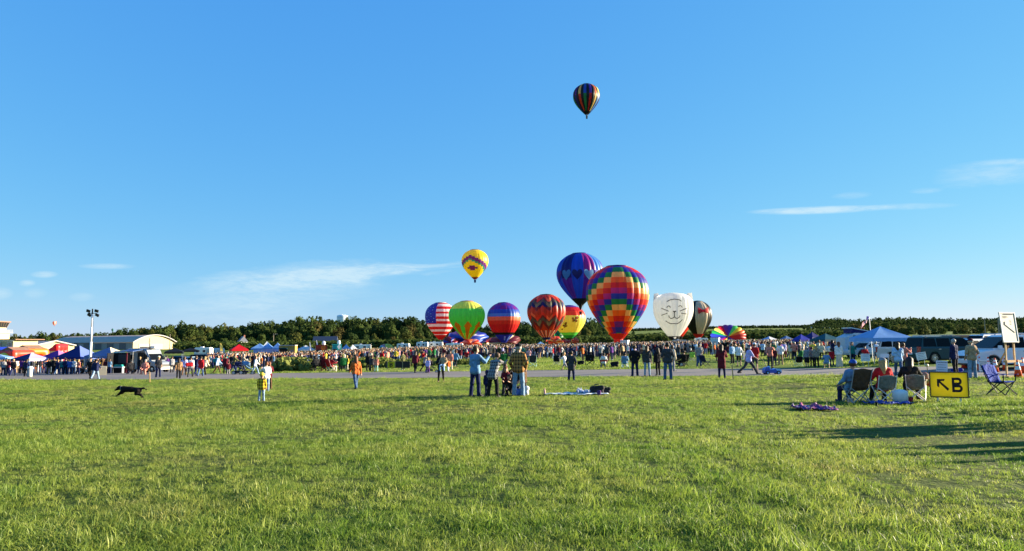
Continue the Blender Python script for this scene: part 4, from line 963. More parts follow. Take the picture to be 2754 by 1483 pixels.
def topm(n):
    if n in PLAIDS: return plaid('flannel_'+n.replace(' ', '_'), *PLAIDS[n], sc=7 if 'yellow' in n else 11)
    if n == 'white and red stripe': return stripes('jersey_stripe', (.72, .70, .66), (.34, .03, .03), 1.9, .30)
    if n == 'leopard brown': return mat('leopard_print', (.45, .26, .12), .85, .6, 24, rgb2=(.05, .02, .01))
    if n == 'camouflage': return mat('camouflage', (.42, .36, .28), .85, .6, 9, rgb2=(.09, .085, .06))
    return clm(n)
def stripes(name, a, b, f, th):
    if name in _mats: return _mats[name]
    m = bpy.data.materials.new(name); m.use_nodes = True; nt = m.node_tree; N = nt.nodes.new; L = nt.links.new; p = nt.nodes['Principled BSDF']; tc = N('ShaderNodeTexCoord'); sp = N('ShaderNodeSeparateXYZ'); L(tc.outputs['Object'], sp.inputs[0])
    s = N('ShaderNodeMath'); s.operation = 'MULTIPLY'; L(sp.outputs[2], s.inputs[0]); s.inputs[1].default_value = f; q = N('ShaderNodeMath'); q.operation = 'FRACT'; L(s.outputs[0], q.inputs[0]); c = N('ShaderNodeMath'); c.operation = 'LESS_THAN'; L(q.outputs[0], c.inputs[0]); c.inputs[1].default_value = th
    x = N('ShaderNodeMix'); x.data_type = 'RGBA'; L(c.outputs[0], x.inputs[0]); x.inputs[6].default_value = (*a, 1); x.inputs[7].default_value = (*b, 1); L(x.outputs[2], p.inputs['Base Color']); p.inputs['Roughness'].default_value = .85; _mats[name] = m; return m

# pose: lean, legs (hip flex, knee flex, spread) right/left, arms (flex, abduct, elbow, inward) right/left, head (yaw, pitch), hip height or None
POSES = {
 'stand':   dict(lean=1, legs=((3, 4, 4), (-3, 3, 4)), arms=((4, 10, 14, .10), (0, 10, 12, .10))),
 'stand2':  dict(lean=2, legs=((8, 10, 5), (-4, 2, 3)), arms=((15, 14, 70, .45), (-2, 12, 14, .10)), head=(20, 4)),
 'pockets': dict(lean=2, legs=((2, 3, 5), (-1, 3, 6)), arms=((-14, 20, 48, .35), (-14, 20, 48, .35))),
 'phone':   dict(lean=-2, legs=((3, 4, 4), (-2, 3, 5)), arms=((48, 16, 98, .45), (44, 16, 104, .45)), head=(0, -8)),
 'sip':     dict(lean=2, legs=((4, 5, 6), (-3, 3, 5)), arms=((42, 22, 88, .15), (4, 12, 60, .5)), head=(-35, 2)),
 'walk':    dict(lean=4, legs=((27, 10, 2), (-20, 14, 2)), arms=((-20, 9, 12, .0), (24, 9, 22, .1))),
 'walk2':   dict(lean=3, legs=((-16, 30, 2), (20, 4, 2)), arms=((18, 9, 25, .1), (-16, 9, 10, .0))),
 'stride':  dict(lean=5, legs=((34, 6, 2), (-30, 22, 2)), arms=((22, 10, 30, .1), (-26, 10, 12, .0))),
 'push':    dict(lean=9, legs=((22, 12, 2), (-20, 16, 2)), arms=((38, 8, 20, .15), (38, 8, 20, .15))),
 'carry':   dict(lean=-3, legs=((2, 3, 6), (-3, 4, 6)), arms=((34, 18, 92, .75), (30, 18, 96, .75)), head=(15, 6)),
 'crossed': dict(lean=0, legs=((2, 3, 5), (-2, 3, 5)), arms=((24, 16, 96, .95), (24, 16, 100, .95))),
 'look_up': dict(lean=-5, legs=((3, 3, 5), (-3, 3, 5)), arms=((0, 10, 12, .1), (2, 10, 14, .1)), head=(0, -28)),
 'bend':    dict(lean=28, legs=((10, 12, 5), (-6, 8, 5)), arms=((55, 10, 22, .3), (50, 10, 30, .3)), head=(0, 10)),
 'sit':     dict(lean=-14, legs=((84, 82, 7), (82, 84, 7)), arms=((28, 20, 48, .1), (26, 20, 52, .1)), hip=.47),
 'slouch':  dict(lean=-6, legs=((78, 66, 10), (82, 72, 10)), arms=((36, 22, 66, .45), (32, 22, 60, .45)), hip=.47, head=(-12, 4)),
 'lap':     dict(lean=4, legs=((82, 88, 9), (80, 84, 9)), arms=((40, 22, 62, .5), (36, 22, 66, .5)), hip=.47, head=(10, 14)),
 'ground':  dict(lean=-16, legs=((78, 60, 10), (70, 36, 14)), arms=((-24, 18, 8, .0), (30, 16, 50, .3)), hip=.13),
 'crouch':  dict(lean=22, legs=((96, 128, 10), (70, 128, 8)), arms=((50, 12, 40, .3), (46, 12, 44, .3)), hip=.38),
 'kidrun':  dict(lean=10, legs=((38, 20, 2), (-24, 52, 2)), arms=((-30, 14, 60, .1), (34, 14, 70, .2))),
 'hold':    dict(lean=0, legs=((3, 3, 4), (-2, 3, 4)), arms=((18, 16, 30, .2), (58, 12, 70, .5)), head=(0, 12)),
}
def skeleton(pose, child):
    q = POSES[pose]; J = {}; k = 1.75
    thigh, shin, foot = (.415, .425, .075) if not child else (.36, .36, .07)
    tors, up, fo = (.52, .285, .245) if not child else (.53, .25, .22)
    dirs = {}
    for s, (f, kn, ab) in zip((1, -1), q['legs']):
        f, kn, ab = R(f), R(kn), R(ab); d1 = Vector((s*math.sin(ab), math.sin(f), -math.cos(f))).normalized(); d2 = Vector((s*math.sin(ab)*.5, math.sin(f-kn), -math.cos(f-kn))).normalized(); dirs[s] = (d1, d2)
    hip = q.get('hip')
    if hip is None: hip = max(-(thigh*dirs[s][0].z + shin*dirs[s][1].z) for s in (1, -1)) + foot
    pel = Vector((0, 0, hip)); J['pel'] = pel; ln = R(q['lean']); upv = Vector((0, math.sin(ln), math.cos(ln))); fw = Vector((0, math.cos(ln), -math.sin(ln))); J['up'] = upv
    J['waist'] = pel + upv*.20; J['chest'] = pel + upv*.37; J['neck'] = pel + upv*tors; hy, hp = q.get('head', (0, 0)); hp = R(hp)+ln*.4; hup = Vector((0, math.sin(hp), math.cos(hp))); J['head'] = J['neck'] + hup*.155 + Vector((0, .015, 0)); J['hup'] = hup
    J['hf'] = Vector((-math.sin(R(hy)), math.cos(R(hy))*math.cos(hp), -math.sin(hp))).normalized()
    for s, a in zip((1, -1), q['arms']):
        f, ab, el, inw = R(a[0])+ln, R(a[1]), R(a[2]), a[3]; sh = J['neck'] - upv*.065 + Vector((s*.175, 0, 0)); d1 = Vector((s*math.sin(ab), math.sin(f)*math.cos(ab), -math.cos(f)*math.cos(ab))); d2 = Vector((-s*inw+s*math.sin(ab)*.4, math.sin(f+el), -math.cos(f+el))).normalized()
        e = sh+d1*up; w = e+d2*fo; J['sh', s], J['el', s], J['wr', s], J['hd', s], J['ad', s] = sh, e, w, w+d2*.085, d2
    for s in (1, -1):
        d1, d2 = dirs[s]; hj = pel + Vector((s*.085, 0, -.02)); kn = hj+d1*thigh; an = kn+d2*shin; J['hip', s], J['kn', s], J['an', s] = hj, kn, an
        J['toe', s] = an + Vector((s*.035, .15, -.035)) if d2.z < -.5 else an + Vector((s*.02, .05, .14))
        if d2.z < -.5: J['toe', s].z = max(J['toe', s].z, .03)
    return J
_pm = {}
def cap(a, b, ra, rb=None): return (*a, *b, ra, ra if rb is None else rb)
def part_mesh(kind, pose, child, opt, h):
    key = (kind, pose, child, opt, h)
    if key in _pm: return _pm[key]
    J = skeleton(pose, child); u = J['up']; X = Vector((1, 0, 0)); hk = 1.0 if not child else 1.28; g = .0 if not child else -.008; m = clm('black'); cut = None; k = .03; P = []
    torso = [cap(J['pel']-X*.075, J['pel']+X*.075, .105+g), cap(J['waist']-X*.06, J['waist']+X*.06, .098+g), cap(J['chest']-X*.085, J['chest']+X*.085, .108+g), cap(J['neck']-u*.06-X*.11, J['neck']-u*.06+X*.11, .062)]
    for s in (1, -1): torso += [cap(J['pel']+X*s*.07, J['waist']+X*s*.055, .10+g, .095+g), cap(J['waist']+X*s*.055, J['chest']+X*s*.08, .095+g, .105+g), cap(J['chest']+X*s*.08, J['neck']-u*.06+X*s*.10, .10+g, .06)]
    infl = lambda ps, d: [(*p[:6], p[6]+d, p[7]+d) for p in ps]
    def arm(s, d, far=1.0): return [cap(J['sh', s], J['el', s], .052+d, .042+d)] + ([cap(J['el', s], J['el', s].lerp(J['wr', s], far), .041+d, .031+d*.8)] if far > 0 else [])
    def leg(s, d, far=1.0): return [cap(J['hip', s], J['kn', s], .085+d+g, .057+d+g)] + ([cap(J['kn', s], J['kn', s].lerp(J['an', s], far), .055+d+g, .042+d+g*.5)] if far > 0 else [])
    hd, f, hu = J['head'], J['hf'], J['hup']; sd = f.cross(hu)
    head = [cap(hd-hu*.045*hk+f*.022, hd-hu*.02*hk+f*.012, .070*hk, .078*hk), cap(hd+hu*.035*hk-f*.01, hd+hu*.045*hk-f*.018, .092*hk, .092*hk)]
    if kind == 'body':
        P = torso + head + [cap(J['neck']-u*.05, hd-hu*.05, .054, .052), cap(hd-hu*.005+f*.085*hk, hd-hu*.03*hk+f*.102*hk, .012, .019)]
        for s in (1, -1):
            P += arm(s, 0) + leg(s, 0) + [cap(J['wr', s], J['hd', s], .03, .037), cap(J['an', s], J['toe', s], .042, .036), cap(hd+sd*s*.086*hk-hu*.01, hd+sd*s*.09*hk+hu*.018, .018, .02)]
        k = .025; m = SKIN['fair']
    elif kind == 'top':
        sl, hem = opt; P = infl(torso, .016)
        for s in (1, -1): P += arm(s, .018, {'short': 0, 'long': 1.0}[sl])
        if sl == 'short': P = [p for p in P]
        if hem: P += [cap(J['pel']-u*hem-X*.085, J['pel']-u*hem+X*.085, .115)] + [cap(J['pel']+X*s*.075, J['pel']-u*hem+X*s*.08, .118, .122) for s in (1, -1)]
        if sl == 'hood': pass
        nk = J['neck']; cut = lambda x, y, z: (x-nk.x)*0 + ((y-nk.y)*u.y + (z-nk.z)*u.z) - .028
    elif kind == 'bottom':
        far = {'trousers': .97, 'shorts': .0, 'tights': .97, 'skirt': 0, 'dress': 0}[opt]; d = .016 if opt != 'tights' else .008; P = infl(torso[:1], .012)
        for s in (1, -1):
            P += leg(s, d, far)
            if opt == 'trousers': P += [cap(J['kn', s].lerp(J['an', s], .55), J['an', s], .060, .062)]
        if opt in ('skirt', 'dress'):
            kz = J['kn', 1].lerp(J['kn', -1], .5); az = J['an', 1].lerp(J['an', -1], .5); lo = az if opt == 'dress' else kz
            for s in (1, -1): P += [cap(J['pel']+X*s*.06, lo+X*s*.10, .12, .14)]
        wz = J['pel']+u*.10; cut = lambda x, y, z: (x-wz.x)*0 + ((y-wz.y)*u.y + (z-wz.z)*u.z)
    elif kind == 'shoe':
        s = opt; P = [cap(J['an', s]-Vector((0, .03, .02)), J['toe', s], .050, .044), cap(J['an', s], J['an', s]-Vector((0, .03, .035)), .052, .045)]; m = clm('charcoal')
    elif kind == 'hair':
        P = infl(head, .016*hk); face = lambda x, y, z: np.minimum((x-hd.x)*f.x+(y-hd.y)*f.y+(z-hd.z)*f.z-.035*hk, .058*hk-((x-hd.x)*hu.x+(y-hd.y)*hu.y+(z-hd.z)*hu.z)); low = {'short': -.055, 'bald': .03, 'long': -.5, 'bun': -.05, 'tail': -.06}[opt]
        below = lambda x, y, z: low*hk-((x-hd.x)*hu.x+(y-hd.y)*hu.y+(z-hd.z)*hu.z)
        if opt == 'long':
            P += [cap(hd-f*.055*hk+hu*.02, hd-f*.085*hk-hu*.16, .085*hk, .078), cap(hd-f*.085*hk-hu*.16, hd-f*.085-hu*.30, .075, .055)] + [cap(hd+sd*s*.07*hk, hd+sd*s*.075-f*.03-hu*.17, .04, .035) for s in (1, -1)]
        if opt == 'bun': P += [cap(hd+hu*.09*hk-f*.085*hk, hd+hu*.095*hk-f*.09*hk, .045)]
        if opt == 'tail': P += [cap(hd+hu*.04-f*.10*hk, hd-hu*.17-f*.12*hk, .036, .02)]
        cut = lambda x, y, z: np.maximum(face(x, y, z), below(x, y, z)); m = hrm('brown')
    elif kind == 'hat':
        if opt == 'cap': P = infl(head[1:], .022) + [cap(hd+hu*.045*hk+f*.07*hk+sd*s*.03, hd+hu*.035*hk+f*.155*hk+sd*s*.025, .017) for s in (1, -1)]; ct = .035
        elif opt == 'wide': P = infl(head[1:], .022) + [cap(hd+hu*.045+f*.15*math.cos(a)+sd*.15*math.sin(a), hd+hu*.045+f*.15*math.cos(a+.7)+sd*.15*math.sin(a+.7), .022) for a in np.arange(0, 6.2, .7)] + [cap(hd+hu*.045+f*.1*math.cos(a)+sd*.1*math.sin(a), hd+hu*.045, .022) for a in np.arange(0, 6.2, .7)]; ct = .015
        elif opt == 'hood': P = infl(head, .032) + [cap(hd-f*.05-hu*.05, J['neck']-f*.05, .085, .09)]; ct = None
        else: P = infl(head[1:], .024) + [cap(hd+hu*.13*hk, hd+hu*.135*hk, .03)]; ct = .02
        if ct is None: cut = lambda x, y, z: (x-hd.x)*f.x+(y-hd.y)*f.y+(z-hd.z)*f.z-.05
        else: cut = lambda x, y, z: ct*hk-((x-hd.x)*hu.x+(y-hd.y)*hu.y+(z-hd.z)*hu.z)
    V, Q = surface_nets(P, h, k, cut); me = mesh_of({'top': 'jacket', 'bottom': opt if isinstance(opt, str) else 'trousers'}.get(kind, kind), V, Q, [m], smooth=True)
    if kind == 'body' and h <= .026:          # five fingers of unequal length, curled, thumb off the side of the palm
        bm = bmesh.new(); bm.from_mesh(me)
        for s in (1, -1):
            d = J['ad', s]; sdv = d.cross(Vector((0, 0, 1)) if abs(d.z) < .9 else Vector((0, 1, 0))).normalized(); nrm = sdv.cross(d).normalized(); b = MB()
            for i, L in enumerate((.062, .075, .078, .068)):
                o = J['hd', s]+sdv*(i-1.5)*.018-d*.01; b.tube([o, o+d*L*.55, o+d*L*.85-nrm*L*.3], [.0095, .0085, .006], 5)
            o = J['wr', s]+d*.03+sdv*.024; b.tube([o, o+sdv*.022+d*.025, o+sdv*.026+d*.055-nrm*.012], [.012, .0105, .007], 5)
            vs = [bm.verts.new(v) for v in b.v]
            for fc in b.f: bm.faces.new([vs[i] for i in fc])
        bm.to_mesh(me); bm.free(); me.polygons.foreach_set('use_smooth', np.ones(len(me.polygons), dtype=bool))
    _pm[key] = me; return me
def use(o, m): o.material_slots[0].link = 'OBJECT'; o.material_slots[0].material = m
n_people = [0]
def person(loc, face, hgt_m, pose='stand', top=('long', 'navy'), bot=('trousers', 'denim'), hair=('short', 'brown'), hat=None, shoes='charcoal', skin='fair', label='', group=None, child=False, h=.034, hem=.04, cat='person'):
    base = 1.75 if not child else 1.60
    s = hgt_m/base; n_people[0] += 1
    o = obj('person', part_mesh('body', pose, child, None, h)); o.location = loc; o.rotation_euler = (0, 0, R(face)); o.scale = (s, s, s); use(o, SKIN[skin]); tag(o, label, cat, group)
    tnm = {'short': 'shirt', 'long': 'jacket'}[top[0]] if bot[0] != 'dress' else 'dress_top'
    c = obj(tnm, part_mesh('top', pose, child, (top[0], hem), h), o); use(c, topm(top[1]))
    c = obj(bot[0], part_mesh('bottom', pose, child, bot[0], h), o); use(c, topm(bot[1]))
    for sd in (1, -1): c = obj('shoe', part_mesh('shoe', pose, child, sd, max(.03, h)), o); use(c, clm(shoes))
    if hair: c = obj('hair', part_mesh('hair', pose, child, hair[0], h), o); use(c, hrm(hair[1]))
    if hat: c = obj({'cap': 'cap', 'hood': 'hood', 'wide': 'sun_hat'}.get(hat[0], 'beanie'), part_mesh('hat', pose, child, hat[0], h), o); use(c, topm(hat[1]))
    return o
SIT_H = {'sit': .98, 'slouch': .98, 'lap': .97, 'ground': .67, 'crouch': .82}
def P(px, fy, hp, face, pose, top, bot, hair, label, hat=None, child=False, D=None, h=.034, group=None, skin='fair', shoes='charcoal', lift=0.0, hem=.04, lo=.85, hi=1.10):
    """a person whose feet are seen at (px, fy) and who is hp photograph pixels tall"""
    g = ground(px, fy) if D is None else on(px, D); D = g.y; hm = hp*D/F_PX
    if pose in SIT_H: hm = hm*1.75/(SIT_H[pose]*1.28)
    if not child:
        if not lo*1.7 < hm < hi*1.78: print('person size', label, round(hm, 2), 'D', round(D, 1))
        hm = max(lo*1.7, min(hi*1.78, hm))
    if isinstance(lift, (int, float)) and lift: g = g + Vector((0, 0, lift))
    o = person(g, face, hm, pose, top, bot, hair, hat, shoes, skin, label, group, child, h, hem)
    return o
# ------------------------------------------------------------------ vehicles
PAINT = {n: mat('car_paint_' + n.replace(' ', '_'), c, .34, .05, .8, spec=.30) for n, c in {'white': (.70, .71, .72), 'silver': (.42, .44, .46), 'teal': (.014, .050, .060), 'black': (.012, .013, .016), 'grey': (.13, .14, .15), 'navy': (.015, .03, .09), 'blue': (.03, .10, .30), 'red': (.32, .015, .015), 'pale blue': (.30, .42, .52)}.items()}
CARGLASS = mat('car_window_glass', (.005, .006, .008), .25, .1, 1, spec=.10); LAMP = mat('lamp_lens', (.62, .62, .60), .15, .05, spec=.7); TAIL = mat('tail_lamp_lens', (.35, .01, .01), .2, .1, spec=.6); CHROME = mat('alloy', (.55, .55, .56), .25, .05, metal=.9)
CAR = {  # length, width, height, belt, hood height, wheelbase half, hood end x, windscreen top x, roof rear x, tail x at belt
 'sedan': dict(L=4.7, W=1.82, H=1.46, belt=.93, hood=.90, wb=1.36, ws0=1.05, ws1=.35, rr=-1.15, rb=-1.75, wr=.33, rail=False, sides=[(.25, -.42), (-.50, -1.2)]),
 'suv': dict(L=4.7, W=1.9, H=1.76, belt=1.06, hood=1.05, wb=1.36, ws0=1.15, ws1=.55, rr=-1.95, rb=-2.22, wr=.37, rail=True, sides=[(.45, -.35), (-.43, -1.25), (-1.33, -1.95)]),
 'minivan': dict(L=5.1, W=2.0, H=1.78, belt=1.05, hood=1.02, wb=1.52, ws0=1.55, ws1=.62, rr=-2.15, rb=-2.42, wr=.36, rail=True, sides=[(.75, -.22), (-.30, -1.25), (-1.33, -2.15)]),
}
_cars = {}
def car_meshes(kind):
    if kind in _cars: return _cars[kind]
    c = CAR[kind]; L, W, Hh, belt = c['L']/2, c['W'], c['H'], c['belt']; ar = c['wr']+.07; out = []
    def arc(x): return [(x+ar*math.cos(a), .30+ar*math.sin(a)) for a in np.linspace(0, PI, 9)]
    low = [(L, .30), (L+.04, .48), (L-.02, .70), (L-.30, c['hood']-.10), (c['ws0'], c['hood']), (c['ws0']-.15, belt), (c['rb'], belt), (-L+.04, belt-.04), (-L-.02, .60), (-L+.05, .30)] + arc(-c['wb'])[::-1] + arc(c['wb'])[::-1]
    b = MB(); b.prism(low, -W/2, W/2); me = b.mesh('body', PAINT['white']); bm = bmesh.new(); bm.from_mesh(me)
    ed = [e for e in bm.edges if abs(abs(e.verts[0].co.y)-W/2) < 1e-4 and abs(e.verts[0].co.y-e.verts[1].co.y) < 1e-4 and max(e.verts[0].co.z, e.verts[1].co.z) > .62 + 0*ar and min(e.verts[0].co.z, e.verts[1].co.z) > .45]
    bmesh.ops.bevel(bm, geom=ed, offset=.09, segments=3, profile=.6, affect='EDGES')
    # cabin shell
    y0, y1, z0, z1 = W/2*.95, W/2*.76, belt-.02, Hh
    bot = [(c['ws0']-.02, y0), (c['rb'], y0), (c['rb'], -y0), (c['ws0']-.02, -y0)]; top = [(c['ws1'], y1), (c['rr'], y1), (c['rr'], -y1), (c['ws1'], -y1)]
    vs = [bm.verts.new((x, y, z0)) for x, y in bot] + [bm.verts.new((x, y, z1-.06)) for x, y in top] + [bm.verts.new((x*.9-.06, y*.88, z1)) for x, y in top]
    for k in range(4): bm.faces.new((vs[k], vs[(k+1) % 4], vs[4+(k+1) % 4], vs[4+k])); bm.faces.new((vs[4+k], vs[4+(k+1) % 4], vs[8+(k+1) % 4], vs[8+k]))
    bm.faces.new(vs[8:12]); bmesh.ops.recalc_face_normals(bm, faces=bm.faces); bm.to_mesh(me); bm.free(); out.append(('body', me, None))
    def lerp2(z): t = (z-z0)/(z1-.06-z0); return t
    def shell(xb, side, z):                        # side glass plane
        t = lerp2(z); return (xb, side*(y0+(y1-y0)*t+.006), z)
    zb, zt = belt+.05, Hh-.13
    for k, (xa, xb) in enumerate(c['sides']):
        for s in (-1, 1):
            q = MB(); sh = (c['ws0']-c['ws1'])*.85; fa = sh if k == 0 else .02; ra = (c['rr']-c['rb'])*.8 if k == len(c['sides'])-1 else .02
            q.add([shell(xa+fa, s, zb), shell(xb-ra*.5, s, zb), shell(xb+.02, s, zt), shell(xa, s, zt)], [(0, 1, 2, 3)]); out.append(('window', q.mesh('window', CARGLASS), None))
    def front(x0, x1, yy0, yy1, nm, e):
        q = MB(); f = lambda t: x0+(x1-x0)*t; q.add([(f(.08)+e, yy0*.93, z0+(z1-z0)*.10), (f(.08)+e, -yy0*.93, z0+(z1-z0)*.10), (f(.88)+e, -yy1*.95, z0+(z1-z0)*.86), (f(.88)+e, yy1*.95, z0+(z1-z0)*.86)], [(0, 1, 2, 3)]); out.append((nm, q.mesh(nm, CARGLASS), None))
    front(c['ws0'], c['ws1'], y0, y1, 'windscreen', .02); front(c['rb'], c['rr'], y0, y1, 'rear_window', -.02)
    for s in (-1, 1):
        q = MB(); q.box((L-.03, s*(W/2-.26), .68), (.16, .40, .13)); out.append(('headlight', q.mesh('headlight', LAMP), None))
        q = MB(); q.box((-L+.02, s*(W/2-.14), belt-.16), (.14, .24, .22 if kind == 'sedan' else .40)); out.append(('tail_light', q.mesh('tail_light', TAIL), None))
        q = MB(); q.box((c['ws0']-.32, s*(W/2+.10), belt+.10), (.14, .22, .16), taper=.8); out.append(('mirror', q.mesh('mirror', PAINT['white']), None))
        if c['rail']: q = MB(); q.tube([(c['ws1']-.3, s*y1*.92, Hh+.0), (c['ws1']-.45, s*y1*.92, Hh+.07), (c['rr']+.4, s*y1*.92, Hh+.07), (c['rr']+.25, s*y1*.92, Hh)], .022, 5); out.append(('roof_rail', q.mesh('roof_rail', CHROME), None))
        for xd in c['sides'][:2]: q = MB(); q.box((xd[1]+.12, s*(W/2+.01), belt-.12), (.18, .03, .03)); out.append(('door_handle', q.mesh('door_handle', CHROME), None))
        for xd in c['sides'][:2]: q = MB(); q.box((xd[1]-.02, s*(W/2-.002), .66), (.012, .012, .62)); out.append(('door_seam', q.mesh('door_seam', BLACKM), None))
    q = MB(); q.box((L+.01, 0, .62), (.06, .9, .14)); out.append(('grille', q.mesh('grille', BLACKM), None)); q = MB(); q.box((-L-.03, 0, .66), (.03, .45, .16)); out.append(('number_plate', q.mesh('number_plate', WHITE), None))
    q = MB(); q.box((0, 0, .30), (c['L']*.92, W*.86, .22)); out.append(('underbody', q.mesh('underbody', BLACKM), None))
    wr = c['wr']; w = MB(); w.lathe([(wr*.66, -.10), (wr*.92, -.11), (wr, -.07), (wr, .07), (wr*.92, .11), (wr*.66, .10), (wr*.66, -.10)], 20, cap=False); wm = w.mesh('wheel', RUBBER, True)
    r = MB(); r.lathe([(wr*.70, .02), (wr*.64, .06), (wr*.16, .07), (.01, .085)], 20, cap=False); r.lathe([(wr*.66, -.02), (.01, -.02)], 12, cap=False); rd = MB(); rd.lathe([(wr*.66, .03), (.01, .03)], 16, cap=False)
    sp = MB(); sp.lathe([(wr*.70, .06), (wr*.70, .09), (wr*.61, .09), (wr*.60, .05)], 20, cap=False)
    for k in range(10): M = Matrix.Rotation(k*PI/5, 3, 'Z'); sp.box(M @ Vector((wr*.36, 0, .075)), (wr*.62, .035, .03), M=M)
    sp.lathe([(.05, .05), (.05, .10), (.01, .105)], 10)
    out.append(('wheels', wm, (rd.mesh('rim_well', BLACKM), sp.mesh('rim', CHROME)))); _cars[kind] = out; return out
def car(kind, px, D, face, paint, label, group='cars parked on the airfield', name='parked_car', simple=False, dz=0.0, cat='car'):
    """face: 0 nose to the right of the photograph's x axis, degrees counter-clockwise"""
    p = on(px, D); t = empty(name, p + Vector((0, 0, dz)), R(face), label, cat, group); c = CAR[kind]
    for nm, me, ex in car_meshes(kind):
        if nm == 'wheels':
            for sx in (-1, 1):
                for s in (-1, 1):
                    w = obj('wheel', me, t, (sx*c['wb'], s*(c['W']/2-.10), c['wr']-.01), (R(-90)*s, 0, 0))
                    if not simple: obj('rim', ex[1], w); obj('rim_well', ex[0], w)
            continue
        if simple and nm in ('door_handle', 'door_seam', 'number_plate', 'grille', 'underbody', 'roof_rail'): continue
        o = obj(nm, me, t)
        if nm in ('body', 'mirror'): use(o, PAINT[paint])
    return t
def build_cars():
    car('minivan', 2542, 50.5, 7, 'teal', 'dark teal minivan parked beside the big blue canopy')
    car('minivan', 2716, 39.5, 180, 'white', 'white minivan at the right edge behind the easel sign')
    car('suv', 2452, 55, -25, 'white', 'white car half hidden behind the dark teal minivan')
    car('sedan', 2600, 58, 200, 'white', 'white sedan between the dark teal minivan and the tan-shirted man')
    rows = [('suv', 2560, 78, 195, 'black', 'black SUV with roof rails showing above the dark teal minivan'), ('sedan', 2602, 74, 190, 'silver', 'silver car whose roof shows above the white sedan'), ('suv', 2640, 70, 200, 'white', 'white SUV behind the man in the tan shirt'), ('sedan', 2665, 62, 195, 'navy', 'navy car behind the hood of the edge minivan'), ('suv', 2690, 80, 190, 'grey', 'grey SUV behind the white easel sign'), ('suv', 2742, 72, 195, 'black', 'black SUV right of the easel sign at the edge'),
            ('sedan', 2590, 96, 190, 'white', 'white car in the second row above the grey-haired woman'), ('sedan', 2628, 92, 195, 'blue', 'blue car in the second row behind the white SUV'), ('suv', 2660, 100, 190, 'silver', 'silver SUV in the back row left of the pole'), ('sedan', 2720, 96, 190, 'white', 'white car in the back row right of the easel sign'),
            ('suv', 2432, 76, 200, 'silver', 'silver SUV with open boot right of the blue canopy'), ('sedan', 2412, 68, 190, 'white', 'white car under the right half of the blue canopy'), ('suv', 2372, 72, 195, 'navy', 'navy SUV seen under the middle of the blue canopy'), ('sedan', 2335, 70, 190, 'silver', 'silver sedan under the left half of the blue canopy'), ('suv', 2292, 84, 190, 'white', 'white SUV left of the blue canopy below the camper'), ('sedan', 2268, 92, 195, 'pale blue', 'pale blue car left of the camper'),
            ('suv', 2480, 84, 195, 'pale blue', 'pale blue SUV behind the roof of the dark teal minivan'), ('sedan', 2520, 100, 190, 'grey', 'grey car far behind the dark teal minivan'),
            ('sedan', 506, 108, 170, 'pale blue', 'pale blue car left of the row by the red canopy'), ('suv', 528, 118, 175, 'black', 'black SUV behind the pale blue car on the left'), ('suv', 563, 122, 180, 'navy', 'navy pickup-like SUV left of the red canopy'), ('sedan', 590, 126, 175, 'grey', 'grey car between the navy SUV and the white one'), ('suv', 606, 114, 172, 'white', 'white SUV beside the red canopy'), ('sedan', 548, 138, 178, 'silver', 'silver car at the back behind the navy SUV'), ('sedan', 478, 122, 170, 'navy', 'navy car right of the camper van'),
            ('suv', 277, 92, 185, 'white', 'white truck cab under the slate blue canopy')]
    for (k, px, D, f, pt, lb) in rows: car(k, px, D, f, pt, lb, simple=D > 60)
    for i, (px, f) in enumerate([(2182, 180), (2203, 170), (2213, 190), (2228, 175)]): car('suv', px, 880, f, 'white', ['tiny white vehicle far away on the green hill, leftmost', 'second tiny white vehicle on the far green hill', 'third tiny white vehicle on the far green hill', 'rightmost tiny white vehicle on the far green hill'][i], simple=True)
build_cars()
def trailer(px, D, W, Hh, face, colm, label, win=True, name='trailer', stripe=None, cat='trailer'):
    p = on(px, D); t = empty(name, p, R(face), label, cat, 'trailers behind the crowd'); b = MB(); b.box((0, 0, Hh/2+.45), (W, 2.3, Hh)); me = b.mesh('body', colm); bm = bmesh.new(); bm.from_mesh(me); bmesh.ops.bevel(bm, geom=bm.edges[:], offset=.18, segments=2, affect='EDGES'); bm.to_mesh(me); bm.free(); obj('body', me, t)
    if win:
        for x in (-.28, .12): b = MB(); b.box((x*W, -1.16, Hh*.62+.45), (W*.16, .04, Hh*.24)); b.build('window', GLASS_D, t)
        b = MB(); b.box((.36*W, -1.16, Hh*.45+.4), (.7, .04, Hh*.78)); b.build('door', TRIM, t)
    if stripe: b = MB(); b.box((0, -1.163, Hh*.35+.45), (W*.94, .03, .22)); b.build('stripe', stripe, t)
    for x in (-.18, .18): b = MB(); b.lathe([(.33, -.1), (.36, 0), (.33, .1)], 14); b.build('wheel', RUBBER, t, (x*W*.5, -1.05, .36), (R(90), 0, 0))
    b = MB(); b.box((W/2+.5, 0, .55), (1.1, .12, .12)); b.build('hitch', BLACKM, t); b = MB(); b.box((-.1*W, 0, Hh+.55), (.7, .6, .22)); b.build('roof_vent', WHITE, t)
    return t
